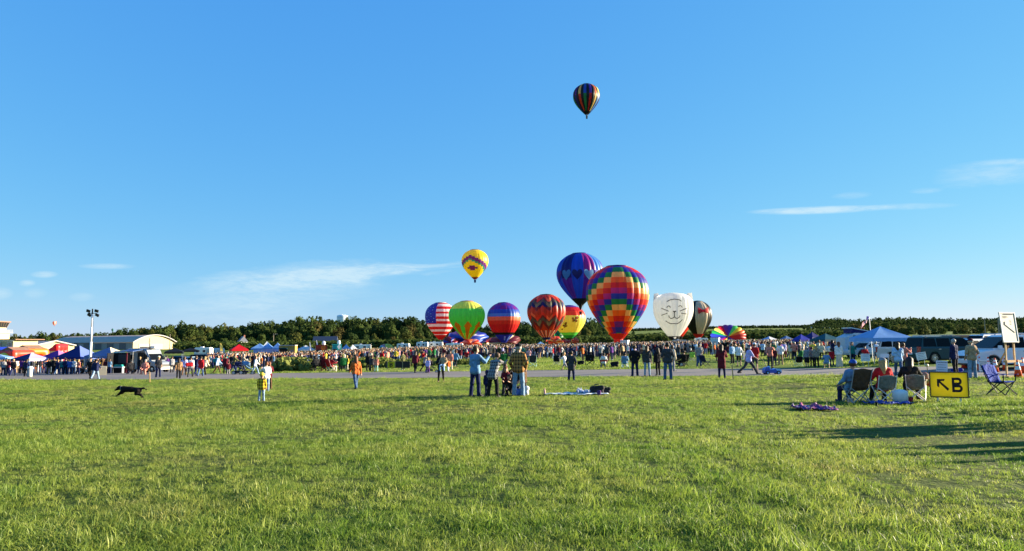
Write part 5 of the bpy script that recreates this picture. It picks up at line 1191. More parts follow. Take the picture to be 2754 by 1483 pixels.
for a in [(548, 170, 3.6, 2.2, 5, WHITE, 'white box trailer behind the parked cars left of the yellow flag'), (570, 180, 5.5, 2.0, 0, mat('pale_grey_trailer', (.55, .60, .66), .5), 'pale grey trailer behind the feather flag'), (975, 225, 5.2, 2.0, 10, WHITE, 'white trailer left of the yellow-green dome'), (1085, 240, 4.0, 1.9, 0, WHITE, 'white van-like trailer between the dome and the flag balloon'), (1136, 235, 3.6, 2.2, 0, WHITE, 'white camper trailer left of the flag balloon'), (1172, 238, 4.6, 2.1, 0, WHITE, 'white camper trailer under the flag balloon'), (1222, 215, 5.0, 1.6, 0, WHITE, 'long low white trailer under the lime green balloon'),
          (1886, 250, 4.2, 1.7, 0, WHITE, 'white trailer below the bow-tie balloon'), (1828, 245, 4.4, 1.3, 0, TRIM, 'low grey trailer below the cat-face balloon')]: trailer(*a, stripe=TRIM)
def booth(px, yt, yb, wpx, D, body, panel, label, name='booth'):
    p = on(px, D); k = D/F_PX; z1 = at(px, yt, D).z-p.z; w = wpx*k; t = empty(name, p, R(18), label, 'booth'); b = MB(); b.box((0, 0, z1/2), (w*.86, w*.6, z1)); b.build('body', body, t); b = MB(); b.box((w*.13, -w*.3-.02, z1*.74), (w*.34, .05, z1*.5)); b.build('panel', panel, t)
    b = MB(); b.box((0, 0, z1+.08), (w*.92, w*.68, .14)); b.build('roof', body, t); b = MB(); b.lathe([(.3, 0), (.36, .3), (.26, .7), (.05, .8)], 10, (w*.18, 0, z1+.14)); b.build('topper', WHITE, t)
    b = MB(); b.box((-w*.2, -w*.3-.03, z1*.52), (w*.36, .05, z1*.36)); b.build('hatch', BLACKM, t); b = MB(); b.box((-w*.2, -w*.3-.2, z1*.33), (w*.4, .35, .06)); b.build('counter', TRIM, t)
    return t
booth(864, 930, 950, 34, 150, mat('booth_red', (.38, .03, .015), .6), mat('booth_orange', FAB['orange'], .6), 'red and orange food booth behind the crowd')
bt = booth(906, 928, 948, 28, 150, mat('booth_teal', (.02, .36, .33), .6), mat('booth_turquoise', (.03, .44, .40), .6), 'turquoise food booth with a white diamond on its front')
b = MB(); b.prism([(0, -.55), (.38, 0), (0, .55), (-.38, 0)], -.02, .02); b.build('diamond', WHITE, bt, (.35, -.85, 2.35))
def food_trailer():
    D = 140; px = 775; p = on(px, D); t = empty('food_trailer', p, R(6), 'mustard yellow food trailer with a dark green awning', 'food trailer'); k = D/F_PX; w = 42*k; z1 = at(px, 930, D).z-p.z; Y = mat('mustard_paint', (.36, .24, .05), .6, .12, 1)
    b = MB(); b.box((0, 0, z1/2+.2), (w, 2.4, z1-.4)); b.build('body', Y, t); b = MB(); b.box((-w*.2, -1.6, z1*.80), (w*.5, .9, .1), M=Matrix.Rotation(R(-14), 3, 'X')); b.build('awning', cloth('teal', CLOTH['teal']), t)
    b = MB(); b.box((-w*.2, -1.22, z1*.62), (w*.46, .04, z1*.26)); b.build('hatch', BLACKM, t); b = MB(); b.box((w*.28, -1.22, z1*.62), (w*.28, .04, z1*.22)); b.build('menu_board', mat('menu_board', (.25, .2, .17), .7, .4, 8), t); b = MB(); b.box((0, 0, z1+.05), (w*1.02, 2.5, .12)); b.build('roof', TRIM, t)
    for x in (-.15, .15): b = MB(); b.lathe([(.33, -.1), (.36, 0), (.33, .1)], 14); b.build('wheel', RUBBER, t, (x*w, -1.1, .36), (R(90), 0, 0))
food_trailer()
def camper_van():
    """high-roofed silver camper van, nose to the right and towards us, awning out on the near side"""
    D = 80; p = on(404, D); t = empty('camper_van', p, R(-24), 'silver high-roof camper van with awning and open side door', 'camper van'); S = mat('van_silver', (.30, .33, .36), .35, .06, 1, metal=.3, spec=.5); L = 2.25; W = 1.95
    prof = [(L+.05, .35), (L+.08, .85), (L-.12, 1.10), (L-.95, 1.28), (L-1.52, 2.02), (L-1.75, 2.42), (L-2.1, 2.62), (-L, 2.62), (-L-.03, .35), (-L+.25, .35)] + [(-1.35+.44*math.cos(a), .35+.44*math.sin(a)) for a in np.linspace(PI, 0, 8)] + [(1.45+.44*math.cos(a), .35+.44*math.sin(a)) for a in np.linspace(PI, 0, 8)]
    b = MB(); b.prism(prof, -W/2, W/2); me = b.mesh('body', S); bm = bmesh.new(); bm.from_mesh(me); bmesh.ops.bevel(bm, geom=[e for e in bm.edges if abs(e.verts[0].co.y-e.verts[1].co.y) < 1e-4 and min(v.co.z for v in e.verts) > .8], offset=.12, segments=3, affect='EDGES'); bm.to_mesh(me); bm.free(); obj('body', me, t)
    q = lambda nm, vs, m: MB().add(vs, [tuple(range(len(vs)))]).build(nm, m, t)
    ws0, ws1 = Vector((L-1.0, 0, 1.36)), Vector((L-1.50, 0, 2.0)); n = Vector((.8, 0, .6))*.03
    q('windscreen', [ws0+n+Vector((0, -.86, 0)), ws0+n+Vector((0, .86, 0)), ws1+n+Vector((0, .78, 0)), ws1+n+Vector((0, -.78, 0))], CARGLASS)
    for s in (-1, 1): q('side_window', [(L-1.12, s*(W/2+.01), 1.30), (L-2.05, s*(W/2+.01), 1.30), (L-2.05, s*(W/2+.01), 2.0), (L-1.62, s*(W/2+.01), 2.0)], CARGLASS)
    b = MB(); b.box((-1.2, -W/2-.01, 1.62), (1.3, .03, .62)); b.build('side_window', CARGLASS, t); b = MB(); b.box((-.12, -W/2-.02, 1.3), (.95, .05, 1.75)); b.build('door_opening', BLACKM, t); b = MB(); b.box((-.86, -W/2-.07, 1.3), (.5, .05, 1.75)); b.build('sliding_door', S, t)
    b = MB(); b.box((L+.10, 0, .78), (.08, 1.15, .26)); b.build('grille', BLACKM, t); b = MB(); b.box((L+.09, 0, .50), (.2, 1.86, .24)); b.build('bumper', mat('white_bumper', (.62, .60, .55), .5), t); b = MB(); b.box((L+.20, 0, .52), (.03, .5, .15)); b.build('number_plate', WHITE, t)
    for s in (-1, 1): b = MB(); b.box((L+.02, s*.76, .86), (.2, .32, .24)); b.build('headlight', LAMP, t); b = MB(); b.box((L-1.25, s*(W/2+.15), 1.5), (.14, .22, .3)); b.build('mirror', BLACKM, t)
    for x in (-1.35, 1.45):
        for s in (-1, 1): b = MB(); b.lathe([(.22, -.1), (.34, -.1), (.37, -.05), (.37, .05), (.34, .1), (.22, .1)], 18, cap=False); w = b.build('wheel', RUBBER, t, (x, s*(W/2-.12), .36), (R(90), 0, 0)); c = MB(); c.lathe([(.24, -.07), (.24, .07), (.05, .09)], 14); c.build('rim', CHROME, w)
    b = MB(); vs = [(-2.1, -W/2-.02, 2.5), (.2, -W/2-.02, 2.5), (.2, -W/2-1.3, 2.32), (-2.1, -W/2-1.3, 2.32)]; b.add(vs+[(x, y, z-.05) for x, y, z in vs], [(0, 1, 2, 3), (4, 7, 6, 5), (0, 4, 5, 1), (1, 5, 6, 2), (2, 6, 7, 3), (3, 7, 4, 0)]); aw = b.build('awning', cloth('slate', CLOTH['slate']), t)
    for x in (-2.05, .15): b = MB(); b.tube([(x, -W/2-1.25, 2.3), (x, -W/2-1.25, 0)], .025, 5); b.build('awning_leg', STEEL, t)
    b = MB(); b.box((-.3, 0, 2.70), (1.5, .9, .12)); b.build('solar_panel', GLASS_D, t); b = MB(); b.box((.75, 0, 2.74), (.7, .7, .2)); b.build('roof_vent', WHITE, t)
camper_van()
def popup_camper():
    D = 72; p = on(2306, D); t = empty('popup_camper', p, R(0), 'pale blue pop-top camper with a tilted dark roof panel left of the canopy', 'camper'); k = D/F_PX; z = lambda y: at(2306, y, D).z-p.z
    S = mat('pale_camper_paint', (.40, .50, .58), .5, .06); b = MB(); b.prism([(-44*k, .4), (44*k, .4), (44*k, z(899)), (-18*k, z(896)), (-44*k, z(908))], -1.0, 1.0); b.build('body', S, t)
    b = MB(); b.prism([(-24*k, z(896)), (24*k, z(897)), (26*k, z(894)), (-24*k, z(883))], -.9, .9); b.build('tent_side', cloth('navy', CLOTH['navy']), t); b = MB(); b.prism([(-27*k, z(884)), (29*k, z(894)), (29*k, z(892.5)), (-27*k, z(881))], -1.02, 1.02); b.build('roof', S, t)
    b = MB(); b.box((-8*k, -1.01, z(906)), (28*k, .04, 6*k)); b.build('window', CARGLASS, t); b = MB(); b.box((22*k, -1.01, z(907)), (20*k, .04, 7*k)); b.build('window', CARGLASS, t)
    for x in (-28, 28): b = MB(); b.lathe([(.33, -.1), (.36, 0), (.33, .1)], 14); b.build('wheel', RUBBER, t, (x*k, -.95, .36), (R(90), 0, 0))
popup_camper()

# ------------------------------------------------------------------ inflatable play castles beside the terminal
def inflatable(px, D, w, d, z1, cols, arch, label):
    p = on(px, D); t = empty('inflatable', p, R(-14), label, 'inflatable castle', 'inflatables by the terminal'); a, c = cols; mA = mat('vinyl_'+a, FAB[a], .4, .05, spec=.4, trans=.15); mC = mat('vinyl_'+c, FAB[c], .4, .05, spec=.4, trans=.15)
    V, Q = surface_nets([cap(Vector((x*w/2, y*d/2, .4)), Vector((x*w/2, y*d/2, z1*.92)), .55) for x in (-1, 1) for y in (-1, 1)] + [cap(Vector((-w/2, y*d/2, z1)), Vector((w/2, y*d/2, z1)), .5) for y in (-1, 1)] + [cap(Vector((x*w/2, -d/2, zz)), Vector((x*w/2, d/2, zz)), .5) for x in (-1, 1) for zz in (.5, z1)] + [cap(Vector((-w/2, d/2, z1*q)), Vector((w/2, d/2, z1*q)), .6) for q in (.25, .5, .75)], .22, .2)
    obj('frame', mesh_of('frame', V, Q, [mA], smooth=True), t)
    if arch:
        V, Q = surface_nets([cap(Vector((w*.33*math.cos(q), -d/2-.5, z1*.42+z1*.42*math.sin(q))), Vector((w*.33*math.cos(q+.35), -d/2-.5, z1*.42+z1*.42*math.sin(q+.35))), .5) for q in np.arange(0, 3.0, .35)] + [cap(Vector((s*w*.33, -d/2-.5, .3)), Vector((s*w*.33, -d/2-.5, z1*.42)), .5) for s in (-1, 1)], .2, .2); obj('arch', mesh_of('arch', V, Q, [mC], smooth=True), t)
    b = MB(); b.box((0, 0, .3), (w, d, .6)); b.build('floor', mC, t); b = MB(); b.prism([(-w*.52, z1+.5), (0, z1+1.0), (w*.52, z1+.5)], -d*.5, d*.5); b.build('roof', BROWNROOF if arch else mA, t)
    return t
inflatable(8, 116, 3.0, 3.4, 2.5, ('blue', 'crimson'), False, 'blue and red inflatable castle at the left edge'); inflatable(44, 112, 2.4, 3.0, 2.4, ('flame', 'yellow'), True, 'orange inflatable castle with a yellow arch'); inflatable(82, 116, 2.4, 3.0, 2.7, ('orange', 'yellow'), True, 'second orange inflatable with yellow arch and brown roof')
def slide():
    D = 125; p = on(135, D); t = empty('inflatable_slide', p, R(6), 'big red inflatable slide in front of the small hangar', 'inflatable slide', 'inflatables by the terminal'); z = at(150, 932, D).z-p.z; V, Q = surface_nets([cap(Vector((-2.4, y, .5)), Vector((1.5, y, z-.2)), .42) for y in (-1.3, 1.3)] + [cap(Vector((-2.4, y, .35)), Vector((1.3, y, z-.7)), .3) for y in (-.9, -.45, 0, .45, .9)] + [cap(Vector((1.7, y, .4)), Vector((1.7, y, z-.1)), .5) for y in (-1.3, 0, 1.3)] + [cap(Vector((1.7, -1.3, q)), Vector((1.7, 1.3, q)), .5) for q in (z*.3, z*.6, z-.1)], .2, .25)
    obj('slide_body', mesh_of('slide_body', V, Q, [mat('vinyl_red', FAB['red'], .4, .05, spec=.4, trans=.15)], smooth=True), t); b = MB(); b.box((1.0, -1.78, z*.62), (1.3, .06, 1.1)); b.build('side_panel', mat('vinyl_gold', FAB['gold'], .5), t)
slide()

# ------------------------------------------------------------------ masts, flags, signs, cones, stakes
def light_mast():
    g = ground(241, 1006); D = g.y; t = empty('light_mast', g, 0, 'tall telescopic floodlight mast on a trailer by the taxiway', 'light tower'); k = D/F_PX; z = lambda y: at(246, y, D).z-g.z
    for i, (y0, y1, r) in enumerate(((1000, 920, 3.2), (922, 880, 2.6), (882, 846, 2.1))): b = MB(); b.tube([(0, 0, z(y0)), (0, 0, z(y1))], r*k, 8); b.build('mast_section', STEEL_W, t, smooth=True)
    b = MB(); b.tube([(-10*k, 0, z(843)), (10*k, 0, z(843))], 1.0*k, 6); b.tube([(0, 0, z(846)), (0, 0, z(831))], 1.7*k, 6); b.build('crossbar', BLACKM, t)
    b = MB(); b.tube([(3.6*k, 0, z(846)), (3.9*k, .02, z(880)), (3.3*k, 0, z(920))], .35*k, 4); b.build('cable', BLACKM, t)
    for (x, y, ti) in ((-11, 837, 20), (-8, 847.5, 30), (11, 837, 15), (13, 848, 30)):
        M = Matrix.Rotation(R(ti), 3, 'Y') @ Matrix.Rotation(R(15), 3, 'X'); b = MB(); b.box((x*k, 0, z(y)), (10*k, 3*k, 7*k), M=M); f = b.build('floodlight', BLACKM, t); c = MB(); c.box((x*k, -1.7*k, z(y)-.02), (8.6*k, .4*k, 5.6*k), M=M); c.build('lens', GLASS_D, f)
    b = MB(); b.box((-2*k, .5, z(993)), (34*k, 1.3, 14*k)); b.build('generator_housing', mat('generator_grey', (.42, .41, .38), .6, .1), t); b = MB(); b.box((-14*k, .5-.66, z(992)), (7*k, .04, 10*k)); b.build('side_panel', mat('generator_dark', (.10, .12, .11), .6), t); b = MB(); b.box((9*k, -.2, z(993)), (9*k, .12, 17*k)); b.build('control_panel', mat('panel_grey', (.55, .53, .48), .6), t)
    for x in (-20, 6): b = MB(); b.lathe([(.22, -.1), (.30, -.08), (.30, .08), (.22, .1)], 16); b.build('wheel', RUBBER, t, (x*k, -.25, .30), (R(90), 0, 0))
    for s in (-1, 1): b = MB(); b.tube([(s*16*k, -.2, .5), (s*22*k, -.5, 0)], .04, 5); b.build('outrigger', STEEL, t)
light_mast()
def flag_us(px, D, ytop, ybase, label):
    p = on(px, D); t = empty('flagpole', p, 0, label, 'flag'); z = lambda y: at(px, y, D).z-p.z; k = D/F_PX
    b = MB(); b.tube([(6*k, 0, 0), (2*k, 0, z(853))], .035, 6); b.build('pole', STEEL_W, t); nx, ny = 13, 26; V = []; F = []; fm = []
    for j in range(ny+1):
        for i in range(nx*2+1):
            f = i/(nx*2); q = j/ny; V.append((2*k-f*16*k-q*6*k, .25*math.sin(f*7+q*2)*.5, z(852)-f*10*k-q*18*k+.12*math.sin(f*5)))
    n = nx*2+1
    for j in range(ny):
        for i in range(nx*2): F.append((j*n+i, j*n+i+1, (j+1)*n+i+1, (j+1)*n+i)); fm.append(2 if (i < 11 and j < 14) else (0 if (j//2) % 2 == 0 else 1))
    o = obj('flag', mesh_of('flag', V, F, [cloth('flag_red', (.42, .04, .08)), cloth('flag_white', (.70, .62, .66)), cloth('flag_blue', (.05, .04, .22))], fm, True), t)
flag_us(2340, 60, 851, 905, 'stars-and-stripes flag on a slanted pole behind the blue canopy')
def feather(px, yt, yb, D, c, label, w=8):
    p = on(px, D); t = empty('feather_flag', p, 0, label, 'feather flag', 'feather flags'); z1 = at(px, yt, D).z-p.z; z0 = at(px, yb, D).z-p.z; k = D/F_PX; b = MB(); b.tube([(0, 0, 0), (0, 0, z0), (-1.5*k, 0, z1)], .03, 5); b.build('pole', BLACKM, t)
    b = MB(); n = 8; vs = []
    for i in range(n+1): f = i/n; zz = z1+(z0-z1)*f; ww = w*k*(.55+.45*math.sin(f*PI*.6)); vs += [(-1.5*k*(1-f), .02, zz), (-1.5*k*(1-f)+ww, .1*math.sin(f*4), zz-.1)]
    b.add(vs, [(2*i, 2*i+1, 2*i+3, 2*i+2) for i in range(n)]); b.build('banner', cloth(c, CLOTH[c]), t)
CLOTH['goldflag'] = (.90, .64, .14)
feather(592, 923, 944, 118, 'goldflag', 'golden yellow feather flag left of the red canopy'); feather(833, 920, 942, 128, 'white', 'white feather flag in front of the pale blue tent', 4); feather(851, 915, 932, 150, 'white', 'white feather flag just left of the red and orange booth', 4)
SIGNW = mat('white_sign_board', (.72, .74, .76), .6, .03); SIGNK = mat('sign_print', (.05, .06, .09), .7)
def paper_sign(px, cy, fy, wpx, hpx, tilt, turn, label, lines=4, legs=True):
    g = ground(px, fy); D = g.y; k = D/F_PX; a = math.atan2(-g.x, g.y)+R(turn); t = empty('notice_sign', g, a, label, 'sign', 'white notices on stakes'); zc = at(px, cy, D).z-g.z; w, h = wpx*k*math.cos(math.atan2(-g.x, g.y)), hpx*k; M = Matrix.Rotation(R(tilt), 3, 'Y')
    b = MB(); b.box((0, 0, zc), (w, .012, h), M=M); s = b.build('board', SIGNW, t)
    for i in range(lines):
        z = h*(.33-.66*i/(lines-1)); ww = w*(.82 if i in (0, lines-1) else .62); n = 7 if i else 5; x = -ww/2
        l = MB(); rr = random.Random(int(px)+i)
        while x < ww/2: c = rr.uniform(.04, .11)*w; l.box(M @ Vector((x+c/2, -.009, z)) + Vector((0, 0, zc)), (c, .004, h*(.04 if i else .07)), M=M); x += c+w*.03
        l.build('text_line', SIGNK, s)
    if legs:
        for sx in (-.3, .3): b = MB(); b.box((sx*w, .02, (zc-h/2)/2-.05), (.02, .015, zc-h/2+.3)); b.build('stake', STEEL_W, t)
paper_sign(2329, 962, 986, 25, 20, 0, 5, 'white notice on two stakes in front of the blue canopy'); paper_sign(2479, 958, 984, 27, 20, -10, -5, 'crooked white notice by the rear wheel of the dark teal minivan'); paper_sign(2534, 985, 1004, 31, 29, 3, 0, 'white notice above the yellow taxiway sign'); paper_sign(2645, 984, 1008, 22, 30, 2, 0, 'white notice with four lines between the traffic cones', 5)
def plain_board(px, cy, D, wpx, hpx, label):
    p = on(px, D); t = empty('sign_board', p, math.atan2(-p.x, p.y), label, 'sign'); k = D/F_PX; zc = at(px, cy, D).z-p.z; b = MB(); b.box((0, 0, zc), (wpx*k, .05, hpx*k)); b.build('board', SIGNW, t)
    for s in (-1, 1): b = MB(); b.box((s*wpx*k*.4, .04, zc/2), (.05, .05, zc)); b.build('post', STEEL, t)
    return t
plain_board(2378, 957, 44, 21, 10, 'small plain white board in front of the blue canopy')
def letter_B(w, h, st):
    """pieces of a block capital B as polygons (x, z), lower left at the origin"""
    P_ = [[(0, 0), (st, 0), (st, h), (0, h)]]
    for z0, z1, ww in ((h*.49, h, w*.94), (0, h*.51, w)):
        r = (z1-z0)/2; zc = (z0+z1)/2; xr = ww-r; arc = [(-PI/2+PI*i/10) for i in range(11)]
        outer = [(st-.001, z0)] + [(xr+r*math.cos(a), zc+r*math.sin(a)) for a in arc] + [(st-.001, z1)]; ri = r-st; inner = [(st-.001, zc+ri)] + [(xr+ri*math.cos(a), zc+ri*math.sin(a)) for a in arc[::-1]] + [(st-.001, zc-ri)]
        P_.append(outer+inner)
    return P_
YEL = mat('sign_yellow', (.80, .68, .010), .45, .05, 3, spec=.4, trans=.30)
def taxi_sign():
    g = ground(2555, 1083); D = g.y; k = D/F_PX; a = math.atan2(-g.x, g.y); t = empty('taxiway_sign', g, a, 'yellow taxiway sign with a black arrow and letter B', 'sign'); zc = at(2556, 1035, D).z-g.z; ca = math.cos(a); X = lambda x: (x-2555.5)*k*ca; Zz = lambda y: zc+(1035-y)*k
    fr = MB(); w, h = 103*k*ca, 67*k
    for s in (-1, 1): fr.box((s*(w/2-.008), 0, zc), (.028, .09, h)); fr.box((0, 0, zc+s*(h/2-.008)), (w-.05, .09, .028))
    fr.build('frame', BLACKM, t); b = MB(); b.box((0, .0, zc), (w-.03, .06, h-.03)); b.build('panel', YEL, t)
    ar = MB(); ar.prism([(X(x), Zz(y)) for x, y in [(2524, 1020.5), (2545.5, 1020), (2542.5, 1025.5), (2533, 1026), (2556, 1046), (2551.5, 1051), (2529.5, 1030.5), (2529.5, 1043), (2523.5, 1039)]], -.034, -.0315); ar.build('arrow', INK, t)
    L = MB(); x0, z0 = X(2563.5), Zz(1054.5)
    for poly in letter_B(28*k, 38.5*k, 6.6*k): L.prism([(x0+x*ca, z0+z) for x, z in poly], -.034, -.0315)
    L.build('letter', INK, t)
    for s in (-.62, .55): p = MB(); p.box((s*w/2, .02, (zc-h/2)/2-.1), (.05, .05, zc-h/2+.22)); p.build('post', STEEL_W, t)
taxi_sign()
def runway_sign():
    g = ground(1070, 996.5); D = g.y; k = D/F_PX; t = empty('runway_sign', g, math.atan2(-g.x, g.y)+R(-6), 'long black airfield sign with a yellow panel reading B', 'sign'); zc = at(1070, 981.5, D).z-g.z; X = lambda x: (x-1071)*k; h = 17*k
    b = MB(); b.box((0, .0, zc), (66*k, .22, h)); b.build('housing', BLACKM, t)
    b = MB(); b.box((X(1054), -.115, zc), (19*k, .02, h*.9)); b.build('panel', YEL, t); L = MB(); x0, z0 = X(1049.5), zc-5*k
    for poly in letter_B(8.5*k, 10.5*k, 1.9*k): L.prism([(x0+x, z0+z) for x, z in poly], -.132, -.127)
    L.build('letter', INK, t)
    for x in (1043, 1064, 1084, 1104): b = MB(); b.box((X(x), -.115, zc), (1.2*k, .03, h*1.02)); b.build('divider', mat('tan_metal', (.45, .36, .18), .6), t)
    for x in (1045, 1058, 1072, 1086, 1100): b = MB(); b.tube([(X(x), 0, zc-h/2), (X(x)-.05, 0, -.05)], .02, 5); b.build('leg', mat('tan_metal', (.45, .36, .18), .6), t)
runway_sign()
def easel():
    g = ground(2722, 1017); D = g.y; k = D/F_PX; a = math.atan2(-g.x, g.y)+R(57); t = empty('easel_sign', g, a, 'tall cream notice board with a drawn arrow on a wooden easel', 'sign'); z = lambda y: at(2722, y, D).z-g.z; W = 35*k/math.cos(R(57)); WD = mat('pine_wood', (.50, .31, .13), .7, .2, 5); CB = mat('cream_board', (.50, .45, .34), .6, .04)
    tl = Matrix.Rotation(R(-5), 3, 'X'); zc, h = z(881), 82*k
    b = MB(); b.box((0, 0, zc), (W, .03, h), M=tl); bd = b.build('board', CB, t)
    f = MB()
    for s in (-1, 1): f.box(tl @ Vector((s*W*.475, -.02, 0)) + Vector((0, 0, zc)), (W*.035, .02, h*.96), M=tl); f.box(tl @ Vector((0, -.02, s*h*.475)) + Vector((0, 0, zc)), (W*.9, .02, h*.02), M=tl)
    f.build('border', SIGNW, bd)
    ln = lambda x0, y0, x1, y1, w: MB().tube([tl @ Vector((x0*W, -.022, y0*h)) + Vector((0, 0, zc)), tl @ Vector((x1*W, -.022, y1*h)) + Vector((0, 0, zc))], w, 4)
    ln(-.22, .43, .36, .43, .018).build('heading', SIGNK, bd); ln(-.25, .10, .33, -.17, .008).build('arrow', SIGNK, bd); ln(-.25, .10, -.22, .19, .008).build('arrow_barb', SIGNK, bd)
    for i, (y, x0, x1) in enumerate(((.37, -.32, -.02), (.34, -.3, .05), (.31, -.3, -.1))): ln(x0, y, x1, y, .007).build('text_line', SIGNK, bd)
    for i in range(4): ln(.12, .24-.045*i, .2, .24-.045*i, .008).build('text_mark', SIGNK, bd)
    for s in (-1, 1): b = MB(); b.box((s*W*.27, .02, z(958)), (.07, .06, 122*k), M=Matrix.Rotation(R(-s*1.0), 3, 'Y')); b.build('leg', WD, t)
    b = MB(); b.tube([(0, .05, z(930)), (0, .95, -.05)], .035, 5); b.build('rear_leg', WD, t); b = MB(); b.box((0, -.08, z(972)), (W*.95, .16, .10)); b.build('ledge', WD, t); b = MB(); b.box((0, -.1, .06), (W*1.15, .32, .07)); b.build('foot', WD, t)
easel()
CONE = mat('cone_orange', (.80, .10, .025), .5, .08, 4, trans=.15)
def cone(px, fy, hp, label):
    g = ground(px, fy); D = g.y; s = hp*D/F_PX/.75; t = empty('traffic_cone', g, rnd.uniform(0, 1.5), label, 'traffic cone', 'orange traffic cones'); t.scale = (s, s, s)
    r = lambda z: .135*(1-(z-.03)/.72)+.028
    b = MB(); b.lathe([(r(.03), .03), (r(.75), .75), (.01, .755)], 14); b.build('cone', CONE, t, smooth=True); b = MB(); b.box((0, 0, .018), (.36, .36, .036)); b.build('base', BLACKM, t)
    for z0, z1 in ((.36, .50), (.56, .66)): b = MB(); b.lathe([(r(z0)+.004, z0), (r(z1)+.004, z1)], 14, cap=False); b.build('collar', SIGNW, t, smooth=True)
for a in [(2594, 991, 37, 'traffic cone between the grey-haired woman and the tan-shirted man'), (2636, 998, 38, 'traffic cone left of the four-line notice'), (2659, 999, 38, 'traffic cone right of the four-line notice'), (2678, 1002, 38, 'traffic cone left of the easel behind the empty blue chair'), (2703, 998, 34, 'traffic cone partly behind the easel legs'), (2739, 1019, 50, 'nearest traffic cone at the right foot of the easel'), (2752, 1006, 44, 'traffic cone cut by the right edge')]: cone(*a)
def stake(px, fy, hp, label, ball=False, w=2.2):
    g = ground(px, fy); k = g.y/F_PX; t = empty('marker_stake', g, 0, label, 'stake', 'wooden marker stakes'); h = hp*k; b = MB(); b.box((0, 0, h/2-.05), (w*k, w*k*.7, h+.1), M=Matrix.Rotation(R(-3), 3, 'Y')); b.build('post', mat('pine_wood', (.50, .31, .13), .7, .2, 5), t)
    b = MB(); b.lathe([(.01, -.06), (.07, -.03), (.075, 0), (.06, .05), (.01, .07)], 10, (-.02, 0, h)) if ball else b.box((-.02*h, 0, h+.004), (w*k*.8, w*k*.5, .05), taper=.3); b.build('cap' if ball else 'point', mat('stake_cap', (.62, .48, .20), .5), t)
stake(402, 1029, 27, 'wooden marker stake at the grass edge near the camper van'); stake(1971, 1021, 38, 'wooden marker stake right of the woman in the long maroon coat', w=2.6); stake(2496, 1020, 36, 'thin yellow stake with a ball top left of the taxiway sign', True, 1.6); stake(1872, 990, 38, 'thin stake beside the man in light denim on the far grass', w=1.0)

# ------------------------------------------------------------------ camp chairs, strollers, bags, blankets
def sheet(fn, nu, nv, thick, m, name, parent):
    V = []; n = nu+1
    for j in range(nv+1):
        for i in range(nu+1): V.append(Vector(fn(i/nu, j/nv)))
    k = len(V); top = V; nrm = []
    for j in range(nv+1):
        for i in range(nu+1):
            a = V[j*n+min(i+1, nu)]-V[j*n+max(i-1, 0)]; b = V[min(j+1, nv)*n+i]-V[max(j-1, 0)*n+i]; nrm.append(a.cross(b).normalized())
    V2 = [v-q*thick for v, q in zip(V, nrm)]; F = [(j*n+i, j*n+i+1, (j+1)*n+i+1, (j+1)*n+i) for j in range(nv) for i in range(nu)]; F += [tuple(k+x for x in f[::-1]) for f in F]
    bd = [(i, i+1) for i in range(nu)] + [(j*n+nu, (j+1)*n+nu) for j in range(nv)] + [(nv*n+i+1, nv*n+i) for i in range(nu)] + [((j+1)*n, j*n) for j in range(nv)]; F += [(b, a, a+k, b+k) for a, b in bd]
    return obj(name, mesh_of(name, V+V2, F, [m], smooth=True), parent)
def chair(px, fy, hp, face, fab, frame, label, D=None, logo=None, wide=1.0, group='folding camp chairs', s=None, bh=.92):
    g = ground(px, fy) if D is None else on(px, D); s = s or hp*g.y/F_PX/bh; kb = (bh-.40)/.52; t = empty('camp_chair', g, R(face), label, 'chair', group); t.scale = (s*wide, s, s); m = topm(fab); fm = STEEL_W if frame == 'white' else BLACKM if frame == 'black' else mat('frame_'+frame, {'mint': (.35, .55, .47), 'grey': (.3, .3, .3)}[frame], .5)
    sheet(lambda u, v: ((u-.5)*(.52+.05*v), -.20-.20*kb*v-.05*math.sin(PI*u)*(1-.4*v), .40+.52*kb*v+.02*math.cos((u-.5)*6)*v), 8, 6, .02, m, 'backrest', t)
    sheet(lambda u, v: ((u-.5)*.54, -.22+.46*v, .42+.03*v-.06*math.sin(PI*u)*math.sin(PI*(.15+.7*v))), 8, 6, .02, m, 'seat', t)
    T = lambda a, b, n: MB().tube([a, b], .016, 5).build(n, fm, t)
    for s_ in (-1, 1):
        T((s_*.27, -.30, .02), (-s_*.27, -.24, .44), 'rear_leg'); T((s_*.27, .26, .02), (-s_*.27, .22, .44), 'front_leg'); T((s_*.28, -.30, .02), (s_*.28, .24, .46), 'side_leg'); T((s_*.28, .28, .02), (s_*.28, -.24, .46), 'side_leg'); T((s_*.28, -.22, .40), (s_*.285, -.22-.20*kb, .40+.53*kb), 'back_post'); T((s_*.28, .24, .44), (s_*.29, .25, .64), 'arm_post')
        sheet(lambda u, v: (s_*.30+(u-.5)*.09, -.32+.62*v, .655-.02*math.sin(PI*v)), 2, 5, .015, m, 'armrest', t)
    if logo: b = MB(); b.box((0, -.355, .80), (.20 if logo != 'seven' else .0, .008, .045), M=Matrix.Rotation(R(21), 3, 'X')) if logo != 'seven' else (b.box((.05, -.32, .74), (.16, .01, .03)), b.box((.08, -.30, .64), (.03, .01, .2), M=Matrix.Rotation(R(18), 3, 'Y'))); b.build('logo', SIGNW, t)
    return t
